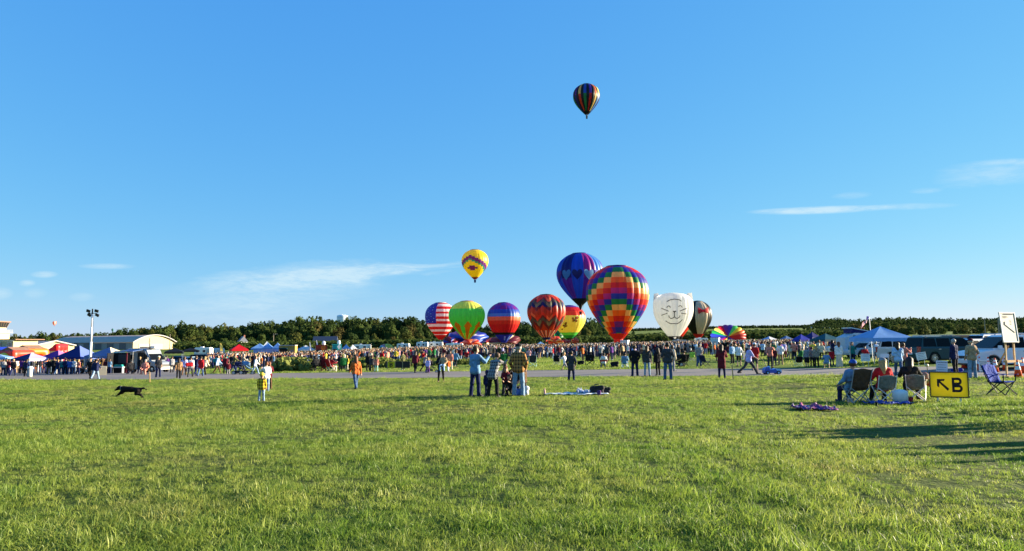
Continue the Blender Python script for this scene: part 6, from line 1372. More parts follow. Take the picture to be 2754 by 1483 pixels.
def stroller(px, fy, hp, face, fab, label, D=None):
    g = ground(px, fy) if D is None else on(px, D); s = hp*g.y/F_PX/1.02; t = empty('stroller', g, R(face), label, 'stroller', 'strollers'); t.scale = (s, s, s); m = topm(fab)
    sheet(lambda u, v: ((u-.5)*.42, -.18+.55*v, .42+.35*(1-v)**2), 5, 6, .05, m, 'seat', t)
    sheet(lambda u, v: (.23*math.cos(PI*u), -.20+.42*v-.1, .66+.32*math.sin(PI*u)*(1-.25*v)), 10, 5, .015, m, 'hood', t)
    for s_ in (-1, 1): MB().tube([(s_*.23, -.50, 1.0), (s_*.23, -.30, .82), (s_*.25, .42, .12)], .014, 5).build('frame', BLACKM, t); MB().tube([(s_*.25, -.35, .15), (s_*.23, .05, .48)], .014, 5).build('rear_strut', BLACKM, t)
    MB().tube([(-.23, -.50, 1.0), (.23, -.50, 1.0)], .02, 6).build('handle', BLACKM, t); b = MB(); b.box((0, -.08, .22), (.40, .42, .14)); b.build('basket', clm('charcoal'), t)
    for x in (-.27, .27):
        for y, r in ((-.36, .15), (.42, .12)): w = MB(); w.lathe([(r*.72, -.02), (r, -.02), (r, .02), (r*.72, .02), (r*.72, -.02)], 14, cap=False); wo = w.build('wheel', RUBBER, t, (x, y, r), (0, R(90), 0)); h = MB(); h.lathe([(r*.74, -.006), (r*.2, -.012), (.01, -.012)], 10); h.build('hub', STEEL, wo)
    return t
def blanket(name, px0, px1, y0, y1, m, label, seed, lump=.04, cat='blanket', m2=None):
    a, b, c = ground(px0, y1), ground(px1, y1), ground((px0+px1)/2, y0); rs = np.random.RandomState(seed); ph = rs.uniform(0, 6.3, 8); dy = min(1.15, max(.7, c.y-a.y)); t0 = (a+b)/2
    o = sheet(lambda u, v: ((a.x+(b.x-a.x)*u)-t0.x, (v-.5)*dy*(.75+.25*math.sin(u*3.1+ph[4]))+.10*math.sin(u*9+ph[0]), H(a.x+(b.x-a.x)*u, t0.y+(v)*dy)-t0.z+.03+lump*(2.2*abs(mn.noise(Vector((u*7+ph[1], v*4+ph[2], seed)))) + 1.0*abs(mn.noise(Vector((u*19+ph[3], v*11, seed+7)))))), 44, 18, .015, m, name, None)
    o.location = (t0.x, t0.y+dy/2, t0.z); return tag(o, label, cat, 'blankets on the grass')
def bag(px, fy, wpx, hpx, D, m, label, name='bag', depth=.3, straps=True, cat='bag'):
    g = ground(px, fy) if D is None else on(px, D); k = g.y/F_PX; w, h = wpx*k, hpx*k; t = empty(name, g, math.atan2(-g.x, g.y), label, cat); d = depth
    V, Q = surface_nets([cap(Vector((-w*.36, y, h*.22)), Vector((w*.36, y, h*.22)), h*.22) for y in (-d*.3, d*.3)] + [cap(Vector((-w*.40, 0, h*.60)), Vector((w*.40, 0, h*.66)), h*.24, h*.26)], max(.02, h*.07), h*.2); obj('body', mesh_of('body', V, Q, [m], smooth=True), t)
    if straps:
        for s in (-1, 1): b = MB(); b.tube([(-w*.22, s*d*.25, h*.7), (-w*.16, s*d*.25, h*1.0), (w*.12, s*d*.25, h*1.02), (w*.2, s*d*.25, h*.7)], .014, 5); b.build('strap', BLACKM, t)
        b = MB(); b.box((0, -d*.5-.02, h*.4), (w*.5, .03, h*.34)); b.build('pocket', m, t)
    return t
# ------------------------------------------------------------------ the dog
def dog():
    g = ground(350, 1074); k = g.y/F_PX; z = lambda y: (1074-y)*k; x = lambda q: (q-350)*k
    v = lambda X, Y, Zp: Vector((x(X), Y, z(Zp)))
    pr = [cap(v(333, 0, 1047.5), v(352, 0, 1048.5), .115, .10), cap(v(352, 0, 1048.5), v(366, 0, 1050), .095, .085), cap(v(366, 0, 1050), v(374, 0, 1051.5), .088, .085), cap(v(331, 0, 1046.5), v(322, 0, 1044), .082, .068), cap(v(321, 0, 1043.5), v(317.5, 0, 1045), .068, .058), cap(v(316, 0, 1046.5), v(309.5, 0, 1050), .042, .030), cap(v(321, .05, 1040.5), v(318, .065, 1042.5), .02, .014), cap(v(321, -.05, 1040.5), v(318, -.065, 1042.5), .02, .014),
          cap(v(373, 0, 1047.0), v(384, 0, 1045.5), .034, .027), cap(v(384, 0, 1045.5), v(394, 0, 1049.5), .027, .016)]
    for s, dx, dy in ((1, 0, 0), (-1, 4, -1)):
        pr += [cap(v(332, s*.07, 1051), v(326, s*.07, 1057), .062, .045), cap(v(326, s*.07, 1057), v(317+dx, s*.06, 1061.5+dy), .040, .027), cap(v(317+dx, s*.06, 1061.5+dy), v(310+dx*1.3, s*.06, 1065.5+dy), .026, .024),
               cap(v(371, s*.07, 1052), v(367, s*.075, 1059.5), .075, .05), cap(v(367, s*.075, 1059.5), v(376+dx, s*.07, 1063), .046, .030), cap(v(376+dx, s*.07, 1063), v(381+dx, s*.07, 1069), .027, .024), cap(v(381+dx, s*.07, 1069), v(379+dx, s*.07, 1070.5), .026, .022)]
    V, Q = surface_nets(pr, .016, .05); o = obj('dog', mesh_of('dog', V, Q, [mat('black_fur', (.008, .006, .005), .7, .5, 30, bump=.4, spec=.12)], smooth=True)); o.location = g; tag(o, 'black short-haired dog running flat out across the grass', 'dog')
    b = MB(); b.tube([v(325.5, .085*math.cos(a), 1045.5-.085*math.sin(a)/k) for a in np.linspace(0, 2*PI, 13)], .010, 5); b.build('collar', clm('grey'), o)
dog()

# ------------------------------------------------------------------ people one can single out, nearest first
A = 'people watching from the near grass'; T2 = 'people strolling along the taxiway'; G2 = 'people on the grass beyond the taxiway'; V2 = 'people among the vendor tents'
h1 = .022
P(1278, 1067, 136, -40, 'sip', ('long', 'steel blue'), ('trousers', 'navy'), ('short', 'brown'), 'man in a steel blue hoodie and navy trousers raising his hand', h=h1, group=A, hem=.06)
P(1326, 1070, 126, -30, 'bend', ('long', 'black and white plaid'), ('trousers', 'black'), ('bun', 'brown'), 'woman in a black and white plaid shirt leaning to the child', h=h1, group=A, hem=.14)
P(1311, 1065, 66, 20, 'stand', ('long', 'navy'), ('trousers', 'navy'), ('short', 'dark brown'), 'small child in a dark navy hooded coat behind the plaid woman', ('hood', 'navy'), True, h=.026, group=A)
P(1358, 1063, 76, -60, 'stand2', ('long', 'grey and red plaid'), ('trousers', 'brown'), ('long', 'brown'), 'woman in a brown check shirt and brown trousers beside the plaid woman', h=h1, group=A, lo=.7)
P(1360, 1064, 74, 185, 'stand2', ('long', 'maroon'), ('trousers', 'charcoal'), ('long', 'auburn'), 'red-haired girl in a maroon jacket facing us in the middle group', None, True, h=h1, group=A)
P(1395, 1067, 142, -12, 'pockets', ('long', 'tan and black plaid'), ('trousers', 'light denim'), ('short', 'grey'), 'tall man in a tan plaid shirt, jeans and black cap', ('cap', 'black'), h=h1, group=A, hem=.05)
P(1411, 1060, 72, 60, 'stand', ('long', 'brown'), ('trousers', 'charcoal'), ('short', 'auburn'), 'boy in brown half hidden behind the tall plaid man', None, True, h=.026, group=A)
P(1376, 1065, 46, 150, 'crouch', ('long', 'black'), ('trousers', 'black'), ('short', 'dark brown'), 'child in black crouching in the middle of the group', None, True, h=.026, group=A)
P(703, 1080, 73, 5, 'stand', ('long', 'yellow and black plaid'), ('trousers', 'light denim'), None, 'toddler in a yellow and black plaid jacket and yellow beanie', ('beanie', 'yellow'), True, h=h1, group=A)
P(716, 1056, 82, 40, 'hold', ('short', 'white'), ('tights', 'light denim'), ('bun', 'auburn'), 'woman in a white top and pale jeans beside the toddler', h=h1, group=A, lo=.72)
P(722, 1049, 76, 30, 'carry', ('long', 'maroon'), ('trousers', 'brown'), ('long', 'auburn'), 'woman with auburn hair and a yellow bundle behind the white-topped woman', h=.026, group=A, lo=.7)
P(957, 1047, 92, 30, 'walk', ('long', 'orange'), ('trousers', 'denim'), ('long', 'auburn'), 'woman in a rust orange sweater and flared jeans', h=h1, group=A, lo=.75)
P(1186, 1029, 80, 190, 'carry', ('long', 'black'), ('tights', 'black'), ('long', 'dark brown'), 'woman in black carrying a small child in yellow', h=h1, group=A)
P(1192, 1012, 42, 170, 'sit', ('long', 'tan'), ('trousers', 'pale blue'), ('short', 'brown'), 'small child in a tan coat carried by the woman in black', None, True, D=ground(1186, 1029).y-.35, h=.03, group=A, lift=.62)
P(1537, 1026, 82, -10, 'pockets', ('long', 'charcoal'), ('trousers', 'navy'), ('short', 'dark brown'), 'man in a long charcoal coat standing alone on the grass', h=h1, group=A, hem=.20)
P(1708, 1013, 84, 0, 'pockets', ('long', 'black'), ('trousers', 'navy'), ('short', 'dark brown'), 'man in black, left of the pair at the taxiway edge', h=.026, group=A, hem=.10)
P(1741, 1013, 83, -15, 'stand', ('long', 'charcoal'), ('tights', 'light denim'), ('long', 'brown'), 'woman in a dark top and pale jeans in the pair at the taxiway edge', h=.026, group=A)
P(1770, 1011, 76, 20, 'stand2', ('long', 'black'), ('tights', 'black'), ('long', 'dark brown'), 'woman all in black left of the man in the grey shirt', h=.026, group=A)
P(1797, 1022, 100, -8, 'pockets', ('short', 'charcoal'), ('trousers', 'denim'), ('short', 'dark brown'), 'man in a charcoal T-shirt and jeans facing the cat balloon', h=h1, group=A)
P(1809, 1000, 72, -60, 'stand', ('long', 'cream'), ('trousers', 'grey'), ('long', 'brown'), 'woman in a cream jacket beside the man in the charcoal shirt', h=.026, group=A)
P(1942, 1019, 92, -15, 'crossed', ('long', 'maroon'), ('tights', 'navy'), ('long', 'dark brown'), 'woman in a long maroon coat left of the tall stake', h=h1, group=A, hem=.30)
P(2617, 1019, 108, 5, 'pockets', ('short', 'tan'), ('trousers', 'light denim'), ('short', 'grey'), 'man in a tan shirt, pale jeans and maroon cap', ('cap', 'maroon'), h=h1, group=A)
P(2570, 1008, 96, 25, 'stand', ('long', 'navy'), ('trousers', 'black'), ('short', 'grey'), 'grey-haired woman in a navy coat by the minivan', h=h1, group=A, hem=.10)
P(2418, 1016, 98, -20, 'walk2', ('short', 'pale blue'), ('tights', 'denim'), ('long', 'dark brown'), 'woman in a white and pale blue top and blue jeans near the canopy', h=h1, group=A)
P(2434, 1006, 84, -70, 'phone', ('long', 'coral'), ('trousers', 'brown'), ('short', 'brown'), 'person in a coral shirt pulling a jacket overhead', h=.026, group=A)
# three spectators on chairs, right
def seated(px, fy, face, ch, pose, top, bot, hair, label, hat=None, fwd=.03, size=1.74, side=0.0):
    c = chair(px, fy, 0, face, *ch[:3], s=1.0, **ch[3]); q = Matrix.Rotation(R(face), 3, 'Z') @ Vector((side, fwd, .015)); person(c.location + q, face, size, pose, top, bot, hair, hat, label=label, group='seated spectators at right', h=h1)
seated(2303, 1084, 6, ('brown', 'grey', 'tall brown folding chair holding the person in the blue cap', dict(logo='brand', bh=1.0)), 'sit', ('long', 'steel blue'), ('trousers', 'navy'), ('short', 'brown'), 'seated person in a blue cap and steel blue sleeves', ('cap', 'blue'), .06, side=-.10)
seated(2379, 1083, -6, ('sand', 'white', 'cream folding chair under the red-shirted person', dict(bh=.80, wide=.88)), 'slouch', ('short', 'red'), ('trousers', 'black'), ('long', 'blond'), 'seated long-haired person in a red shirt and striped cap', ('cap', 'grey'), .03, 1.78)
seated(2466, 1080, -32, ('sand', 'white', 'cream folding chair right of the seated person in black', dict(bh=.80, wide=.86)), 'lap', ('long', 'black'), ('trousers', 'black'), ('long', 'black'), 'seated person in a black hoodie with dark hair', None, .12, 1.8, side=-.16)
blanket('blanket', 2160, 2258, 1084, 1107, plaid('picnic_plaid', (.40, .10, .16), (.10, .05, .18), (.6, .5, .55), 5), 'crumpled red plaid blanket on the grass at right', 3, .07)
blanket('blanket', 2364, 2466, 1076, 1093, mat('royal_blanket', (.02, .05, .26), .8, .25, 5), 'rumpled royal blue blanket under the chairs', 5, .06)
blanket('blanket', 1466, 1642, 1052, 1064, mat('pale_blanket', (.52, .60, .64), .8, .12, 5), 'pale blue-white blanket spread on the middle grass', 7, .03)
blanket('bedspread', 1556, 1604, 1040, 1062, mat('grey_blanket', (.42, .46, .55), .8, .2, 7), 'bunched grey-lilac blanket heap by the black bag', 8, .12)
bag(1606, 1061, 34, 26, None, mat('black_canvas', (.014, .013, .016), .8, .2), 'tall black tote bag on the pale blanket', depth=.25); bag(1627, 1060, 28, 20, None, mat('black_canvas', (.014, .013, .016), .8, .2), 'lower black bag right of the tote on the pale blanket', depth=.3); bag(1611, 1063, 6, 14, None, mat('purple_canvas', (.10, .03, .14), .8), 'small purple pouch between the two black bags', 'pouch', .08, False)
for i, px in enumerate((1430, 1440, 1452, 1461)): bag(px, 1066, 10, 5, None, mat('dark_leather', (.015, .013, .012), .6), ['leftmost dark shoe on the grass by the blanket', 'second dark shoe on the grass by the blanket', 'third dark shoe on the grass by the blanket', 'dark shoe nearest the pale blanket'][i], 'shoe_on_grass', .16, False, 'shoe')
b = MB(); b.lathe([(.035, 0), (.038, .02), (.038, .15), (.016, .2), (.016, .24)], 12); tag(b.build('bottle', mat('pink_bottle', (.60, .32, .26), .4), None, ground(1465, 1062)), 'pinkish bottle standing at the left end of the pale blanket', 'bottle')
bag(1398, 1066, 18, 24, None, mat('blue_canvas', (.03, .09, .30), .8, .15), 'blue cool bag standing at the tall plaid man\'s feet', 'cool_bag', .25); bag(1412, 1064, 12, 28, None, mat('white_canvas', (.62, .62, .60), .8, .1), 'white plastic bag behind the tall plaid man', 'plastic_bag', .2, False)
stroller(1385, 1062, 78, 160, 'black', 'black stroller in the middle of the group, mostly hidden')
b = MB(); b.lathe([(.20, 0), (.215, .28), (.20, .36), (.10, .40), (.02, .41)], 16); tag(b.build('bucket', mat('white_plastic', (.70, .70, .68), .5, .05), None, ground(2422, 1086), smooth=True), 'white plastic bucket with lid between the chairs', 'bucket')
bag(2446, 1084, 14, 18, None, mat('red_canvas', (.40, .02, .02), .8, .15), 'red bag beside the white bucket', depth=.2); bag(2288, 1085, 14, 16, None, mat('orange_white_print', (.62, .30, .18), .7, .5, 14), 'orange and white carton by the brown chair', 'carton', .2, False, 'carton')
b = MB(); b.tube([(-.4, 0, .75), (.0, .05, .78), (.35, .1, .62)], [.17, .2, .16], 8); tag(b.build('jacket_over_chair', mat('striped_wool', (.05, .16, .12), .85, .9, 7, rgb2=(.32, .04, .04)), None, ground(2490, 1078) + Vector((0, 0, -.1))), 'striped red and teal jacket draped beside the black-clad person', 'jacket')
chair(2696, 1064, 80, 205, 'royal', 'black', 'empty royal blue folding chair right of the taxiway sign', wide=1.05)
bag(2574, 1006, 28, 16, None, mat('royal_canvas', (.012, .02, .26), .7, .1), 'royal blue cool box behind the taxiway sign', 'cool_box', .4, False, 'cool box')
# taxiway walkers
W = lambda *a, **k: P(*a, group=T2, **k)
W(480, 1020, 60, 25, 'stride', ('long', 'leopard brown'), ('trousers', 'black'), ('long', 'dark brown'), 'woman in a brown patterned top and black trousers on the taxiway')
W(512, 1015, 58, 12, 'walk', ('long', 'white'), ('trousers', 'charcoal'), ('short', 'dark brown'), 'person in a white shirt with a red bag-like hem'); bag(510, 999, 17, 12, ground(512, 1015).y-.3, clm('red'), 'bright red jacket tied round the white-shirted walker', 'tied_jacket', .15, False, 'jacket').location.z += .72
W(526, 1012, 56, -10, 'walk2', ('long', 'navy'), ('trousers', 'navy'), ('short', 'brown'), 'person in navy between the white shirt and the red jacket')
W(539, 1013, 56, 5, 'walk', ('long', 'red'), ('trousers', 'denim'), ('short', 'dark brown'), 'man in a red jacket and jeans walking on the taxiway', hem=.10)
W(550, 1010, 52, -20, 'walk2', ('long', 'cream'), ('trousers', 'black'), ('long', 'blond'), 'blond woman in a cream coat beside the red jacket')
W(495, 1011, 54, 15, 'walk', ('long', 'lavender'), ('trousers', 'brown'), ('long', 'brown'), 'woman in lavender behind the patterned top')
W(584, 1006, 52, -80, 'walk', ('long', 'pale blue'), ('trousers', 'brown'), ('short', 'brown'), 'person with a turquoise backpack walking right'); bag(580, 985, 9, 13, ground(584, 1006).y-.1, clm('teal'), 'turquoise backpack on the walker in pale blue', 'backpack', .2, False).location.z += .95
W(606, 1006, 50, 10, 'stand', ('long', 'maroon'), ('trousers', 'black'), ('short', 'dark brown'), 'large man in a dark red sweatshirt by the covered stroller', hem=.14)
W(614, 1008, 34, 20, 'stand', ('long', 'maroon'), ('trousers', 'grey'), ('short', 'brown'), 'child in maroon beside the covered stroller', child=True)
W(628, 1006, 56, -75, 'push', ('long', 'olive'), ('trousers', 'navy'), ('short', 'brown'), 'man in olive camouflage pushing the navy stroller'); stroller(643, 1008, 36, -80, 'navy', 'navy covered stroller on the taxiway')
W(652, 1006, 55, -75, 'push', ('long', 'camouflage'), ('trousers', 'charcoal'), ('short', 'grey'), 'person in a camouflage top pushing the pale blue stroller'); stroller(664, 1008, 38, -80, 'steel blue', 'steel blue stroller with black wheels on the taxiway')
W(686, 1008, 52, -70, 'walk', ('long', 'white'), ('trousers', 'light denim'), ('long', 'auburn'), 'auburn-haired woman in a white top and pale jeans by the strollers')
W(694, 1001, 48, -60, 'stand', ('long', 'cream'), ('trousers', 'brown'), ('short', 'brown'), 'man in a cream shirt right of the strollers')
W(425, 1016, 60, 20, 'walk', ('short', 'charcoal'), ('trousers', 'navy'), ('short', 'blond'), 'man in a dark T-shirt and pale cap walking past the camper van', hat=('cap', 'cream'))
W(256, 1022, 48, 10, 'stride', ('long', 'navy'), ('trousers', 'light denim'), ('short', 'dark brown'), 'man in navy and pale jeans striding past the light mast')
W(242, 1021, 46, -170, 'walk2', ('long', 'black'), ('trousers', 'black'), ('short', 'brown'), 'person in black passing behind the light mast')
W(2015, 1008, 86, -85, 'stride', ('short', 'lavender'), ('trousers', 'charcoal'), ('short', 'grey'), 'man in a lavender shirt striding right pushing the toy car', hat=('cap', 'navy'), h=.026)
W(2031, 998, 76, -30, 'stand', ('short', 'red'), ('shorts', 'charcoal'), ('short', 'brown'), 'man in a bright red shirt behind the lavender shirt', hat=('cap', 'white'))
W(1117, 1004, 60, -10, 'walk2', ('long', 'maroon'), ('trousers', 'black'), ('long', 'dark brown'), 'woman in dark red and black crossing the taxiway')
W(1151, 1004, 40, 160, 'stand', ('long', 'lavender'), ('trousers', 'purple'), ('long', 'blond'), 'little girl in lavender and purple beside the black stroller', child=True)
W(1142, 1001, 52, -80, 'push', ('long', 'grey'), ('trousers', 'black'), ('short', 'brown'), 'person in grey pushing a black stroller'); stroller(1160, 1003, 34, -85, 'black', 'black stroller beside the little girl in purple')
W(1211, 996, 52, 175, 'stand', ('long', 'coral'), ('trousers', 'cream'), ('long', 'brown'), 'woman in a peach top and cream trousers')
W(1237, 976, 42, 0, 'stand', ('long', 'maroon'), ('trousers', 'light denim'), ('short', 'dark brown'), 'man in maroon and pale jeans in front of the crowd')
W(1206, 1001, 36, 30, 'walk', ('long', 'orange'), ('trousers', 'white'), ('short', 'brown'), 'child in orange behind the woman in black', child=True)
W(1520, 997, 50, 60, 'kidrun', ('short', 'white'), ('shorts', 'grey'), ('short', 'blond'), 'boy in white running left beside the man in the charcoal coat', child=True)
# beyond the taxiway
Q_ = lambda *a, **k: P(*a, group=G2, **k)
Q_(990, 999, 50, 10, 'stand', ('long', 'black'), ('trousers', 'black'), ('long', 'dark brown'), 'woman in black beside the child in mint trousers'); Q_(1000, 1000, 42, 0, 'stand', ('long', 'charcoal'), ('trousers', 'black'), ('short', 'brown'), 'boy in charcoal next to the woman in black', child=True); Q_(1012, 1000, 40, -5, 'stand', ('long', 'coral'), ('trousers', 'mint'), ('long', 'brown'), 'girl in coral and mint trousers on the far grass', child=True)
Q_(746, 1001, 28, -70, 'ground', ('long', 'brown'), ('trousers', 'cream'), ('short', 'dark brown'), 'person in brown sitting on the grass right of the white-topped woman')
chair(746, 972, 26, 20, 'steel blue', 'black', 'steel blue chair in the grass left of the weeds'); 
Q_(826, 992, 48, 60, 'bend', ('long', 'navy'), ('trousers', 'navy'), ('short', 'brown'), 'man in navy bending by the camp right of the weeds')
for (px, fy, c, f, lab) in [(848, 1000, 'charcoal', 30, 'charcoal camp chair in the group right of the weeds'), (872, 1000, 'maroon', 20, 'maroon camp chair in the group left of the orange sweater'), (922, 998, 'green', 25, 'bright green camp chair near the orange sweater')]: chair(px, fy, 34, f, c, 'black', lab)
Q_(846, 1000, 40, 30, 'sit', ('long', 'black'), ('trousers', 'charcoal'), ('short', 'dark brown'), 'person in black seated on the charcoal chair'); Q_(872, 1000, 41, 20, 'sit', ('long', 'red'), ('trousers', 'brown'), ('short', 'brown'), 'person in red seated on the maroon chair'); Q_(890, 1000, 40, -40, 'lap', ('long', 'maroon'), ('trousers', 'cream'), ('long', 'brown'), 'woman in maroon seated beside the green chair'); chair(890, 1000, 33, -40, 'red', 'grey', 'red camp chair between maroon and green ones'); Q_(916, 998, 46, 20, 'stand', ('long', 'black'), ('trousers', 'black'), ('short', 'dark brown'), 'man in black behind the bright green chair'); Q_(932, 996, 38, 0, 'stand', ('long', 'yellow'), ('trousers', 'cream'), ('short', 'blond'), 'child in yellow left of the orange sweater', child=True)
Q_(944, 1000, 28, 100, 'ground', ('long', 'black'), ('trousers', 'charcoal'), ('short', 'dark brown'), 'person in black sitting on the grass beside the orange sweater')
chair(1433, 988, 31, 0, 'charcoal', 'mint', 'empty black-backed chair with a pale frame right of the plaid man'); chair(1498, 984, 27, -10, 'black', 'grey', 'empty black chair left of the running boy'); chair(1586, 983, 28, 0, 'black', 'black', 'black chair with a white 7 on its back', logo='seven', wide=1.3); bag(1562, 983, 16, 14, None, clm('black'), 'black bag heap left of the chair with a 7')
chair(1624, 988, 30, 0, 'grey', 'black', 'grey chair under the red-striped shirt'); Q_(1624, 989, 38, 0, 'sit', ('long', 'white and red stripe'), ('trousers', 'denim'), ('short', 'dark brown'), 'seated man in a white shirt with a red band'); bag(1653, 989, 18, 18, None, clm('black'), 'black box-like bag between the two seated men', 'cool_box', .4, False)
chair(1681, 989, 30, -5, 'steel blue', 'mint', 'blue chair under the man in pale blue and white'); Q_(1681, 990, 40, -5, 'sit', ('short', 'steel blue'), ('trousers', 'white'), ('short', 'dark brown'), 'seated man in steel blue and white beside the taxiway')
Q_(1838, 986, 42, 20, 'sit', ('long', 'black'), ('trousers', 'black'), ('short', 'dark brown'), 'seated person in black left of the lime chair'); chair(1838, 986, 32, 20, 'black', 'black', 'black chair under the dark seated person'); stroller(1824, 986, 34, 60, 'black', 'black stroller left of the dark seated person'); chair(1860, 972, 24, 0, 'lime', 'grey', 'lime green chair behind the dark seated person')
Q_(1880, 986, 62, 0, 'look_up', ('short', 'grey'), ('trousers', 'denim'), ('short', 'dark brown'), 'man in a grey shirt and jeans left of the navy windbreak chair'); chair(1898, 986, 30, -60, 'navy', 'black', 'navy chair seen from the side near the man in grey')
Q_(1988, 986, 62, 10, 'pockets', ('long', 'white'), ('shorts', 'black'), ('short', 'brown'), 'broad man in a white shirt and black shorts', hem=.03); Q_(1970, 978, 54, 20, 'stand', ('long', 'pale blue'), ('trousers', 'black'), ('short', 'brown'), 'person in pale blue left of the broad white shirt')
Q_(2072, 990, 68, 170, 'hold', ('long', 'coral'), ('trousers', 'charcoal'), ('short', 'brown'), 'woman in coral and red with dark trousers behind the toy car'); Q_(2100, 983, 62, 5, 'pockets', ('long', 'white'), ('trousers', 'tan'), ('short', 'brown'), 'man in a white jacket and tan trousers right of the coral woman'); Q_(2083, 984, 48, -30, 'stand', ('long', 'maroon'), ('trousers', 'navy'), ('long', 'brown'), 'woman in maroon between coral and the white jacket')
chair(2147, 986, 26, 0, 'black', 'mint', 'black-backed chair with a mint frame', wide=1.2); Q_(2156, 975, 40, 30, 'sit', ('long', 'green'), ('trousers', 'green'), ('short', 'grey'), 'seated person in green behind the mint-framed chair')
Q_(2171, 988, 56, 10, 'stand2', ('long', 'grey'), ('skirt', 'black'), ('short', 'grey'), 'woman in grey and a black skirt left of the camouflage coat'); Q_(2197, 988, 58, -10, 'stand', ('long', 'camouflage'), ('trousers', 'black'), ('long', 'blond'), 'blond woman in a patterned beige coat'); Q_(2185, 986, 48, 0, 'stand', ('long', 'grey and red plaid'), ('trousers', 'black'), ('short', 'dark brown'), 'person in a check jacket beside the blond woman')
Q_(2224, 990, 42, -20, 'lap', ('long', 'steel blue'), ('skirt', 'steel blue'), ('short', 'brown'), 'seated person wrapped in a steel blue blanket'); Q_(2238, 985, 46, -30, 'stand', ('long', 'red'), ('trousers', 'navy'), ('short', 'dark brown'), 'child in red beside the blue-wrapped person', child=True)
Q_(2258, 987, 68, -15, 'stand', ('long', 'white'), ('dress', 'cream'), ('long', 'auburn'), 'woman in white with a long cream skirt'); Q_(2294, 980, 60, 160, 'phone', ('long', 'teal'), ('trousers', 'navy'), ('long', 'dark brown'), 'woman in dark teal raising her hands left of the canopy'); Q_(2328, 968, 36, 170, 'sit', ('long', 'red'), ('trousers', 'charcoal'), ('short', 'brown'), 'person in red sitting under the blue canopy'); chair(2328, 968, 28, 170, 'charcoal', 'black', 'dark chair under the blue canopy')
Q_(2358, 972, 54, 10, 'hold', ('long', 'pale blue'), ('shorts', 'navy'), ('short', 'grey'), 'man in pale blue under the blue canopy'); Q_(2376, 968, 48, -30, 'stand', ('long', 'brown'), ('trousers', 'black'), ('short', 'dark brown'), 'person in brown under the blue canopy')
Q_(2110, 965, 46, 0, 'stand', ('long', 'lavender'), ('trousers', 'maroon'), ('short', 'brown'), 'person in lavender behind the white jacket'); Q_(1352, 985, 40, 20, 'sit', ('long', 'green'), ('trousers', 'black'), ('short', 'dark brown'), 'seated person in a dark green jersey behind the group'); chair(1352, 985, 32, 20, 'green', 'black', 'dark green chair behind the middle group')
Q_(1622, 958, 40, 0, 'stand', ('long', 'white'), ('trousers', 'charcoal'), ('short', 'dark brown'), 'person in a white shirt in front of the dense crowd'); Q_(1651, 966, 46, 0, 'stand', ('short', 'grey'), ('shorts', 'charcoal'), ('long', 'brown'), 'woman in grey with bare legs above the seated men'); Q_(1634, 972, 46, 0, 'stand', ('long', 'charcoal'), ('trousers', 'maroon'), ('short', 'dark brown'), 'man in charcoal above the red-band shirt')
# toy car
def toy_car():
    g = ground(2076, 1008); k = g.y/F_PX; t = empty('toy_car', g, R(0), 'blue ride-on toy car with a long push handle on the taxiway', 'toy car'); B_ = mat('toy_blue', (.02, .08, .42), .4, .05, spec=.5); PB = mat('toy_pale_blue', (.22, .48, .72), .4, .05, spec=.5); s = 45*k/1.0
    b = MB(); b.prism([(-.5*s, .10), (.5*s, .10), (.5*s, .26*s), (.36*s, .34*s), (.14*s, .36*s), (.06*s, .30*s), (-.18*s, .30*s), (-.22*s, .46*s), (-.42*s, .42*s), (-.5*s, .26*s)], -.24*s, .24*s); b.build('body', B_, t); b = MB(); b.prism([(.12*s, .37*s), (.40*s, .345*s), (.505*s, .25*s), (.505*s, .14*s), (.3*s, .16*s)], -.245*s, .245*s); b.build('bonnet', PB, t); b = MB(); b.prism([(-.24*s, .46*s), (-.16*s, .30*s), (-.10*s, .30*s), (-.16*s, .50*s)], -.2*s, .2*s); b.build('seat', PB, t)
    for x in (-.32, .32):
        for y in (-.22, .22): w = MB(); w.lathe([(.02, -.05*s), (.12*s, -.05*s), (.12*s, .05*s), (.02, .05*s)], 14); wo = w.build('wheel', BLACKM, t, (x*s, y*s, .12*s), (R(90), 0, 0)); c = MB(); c.lathe([(.06*s, .055*s), (.01, .06*s)], 10); c.build('hub', PB, wo)
    b = MB(); b.tube([(-.28*s, 0, .40*s), (-.42*s, 0, .75*s), (-.62*s, 0, .98*s), (-.85*s, 0, 1.12*s)], .022, 6); b.build('push_handle', BLACKM, t)
toy_car()
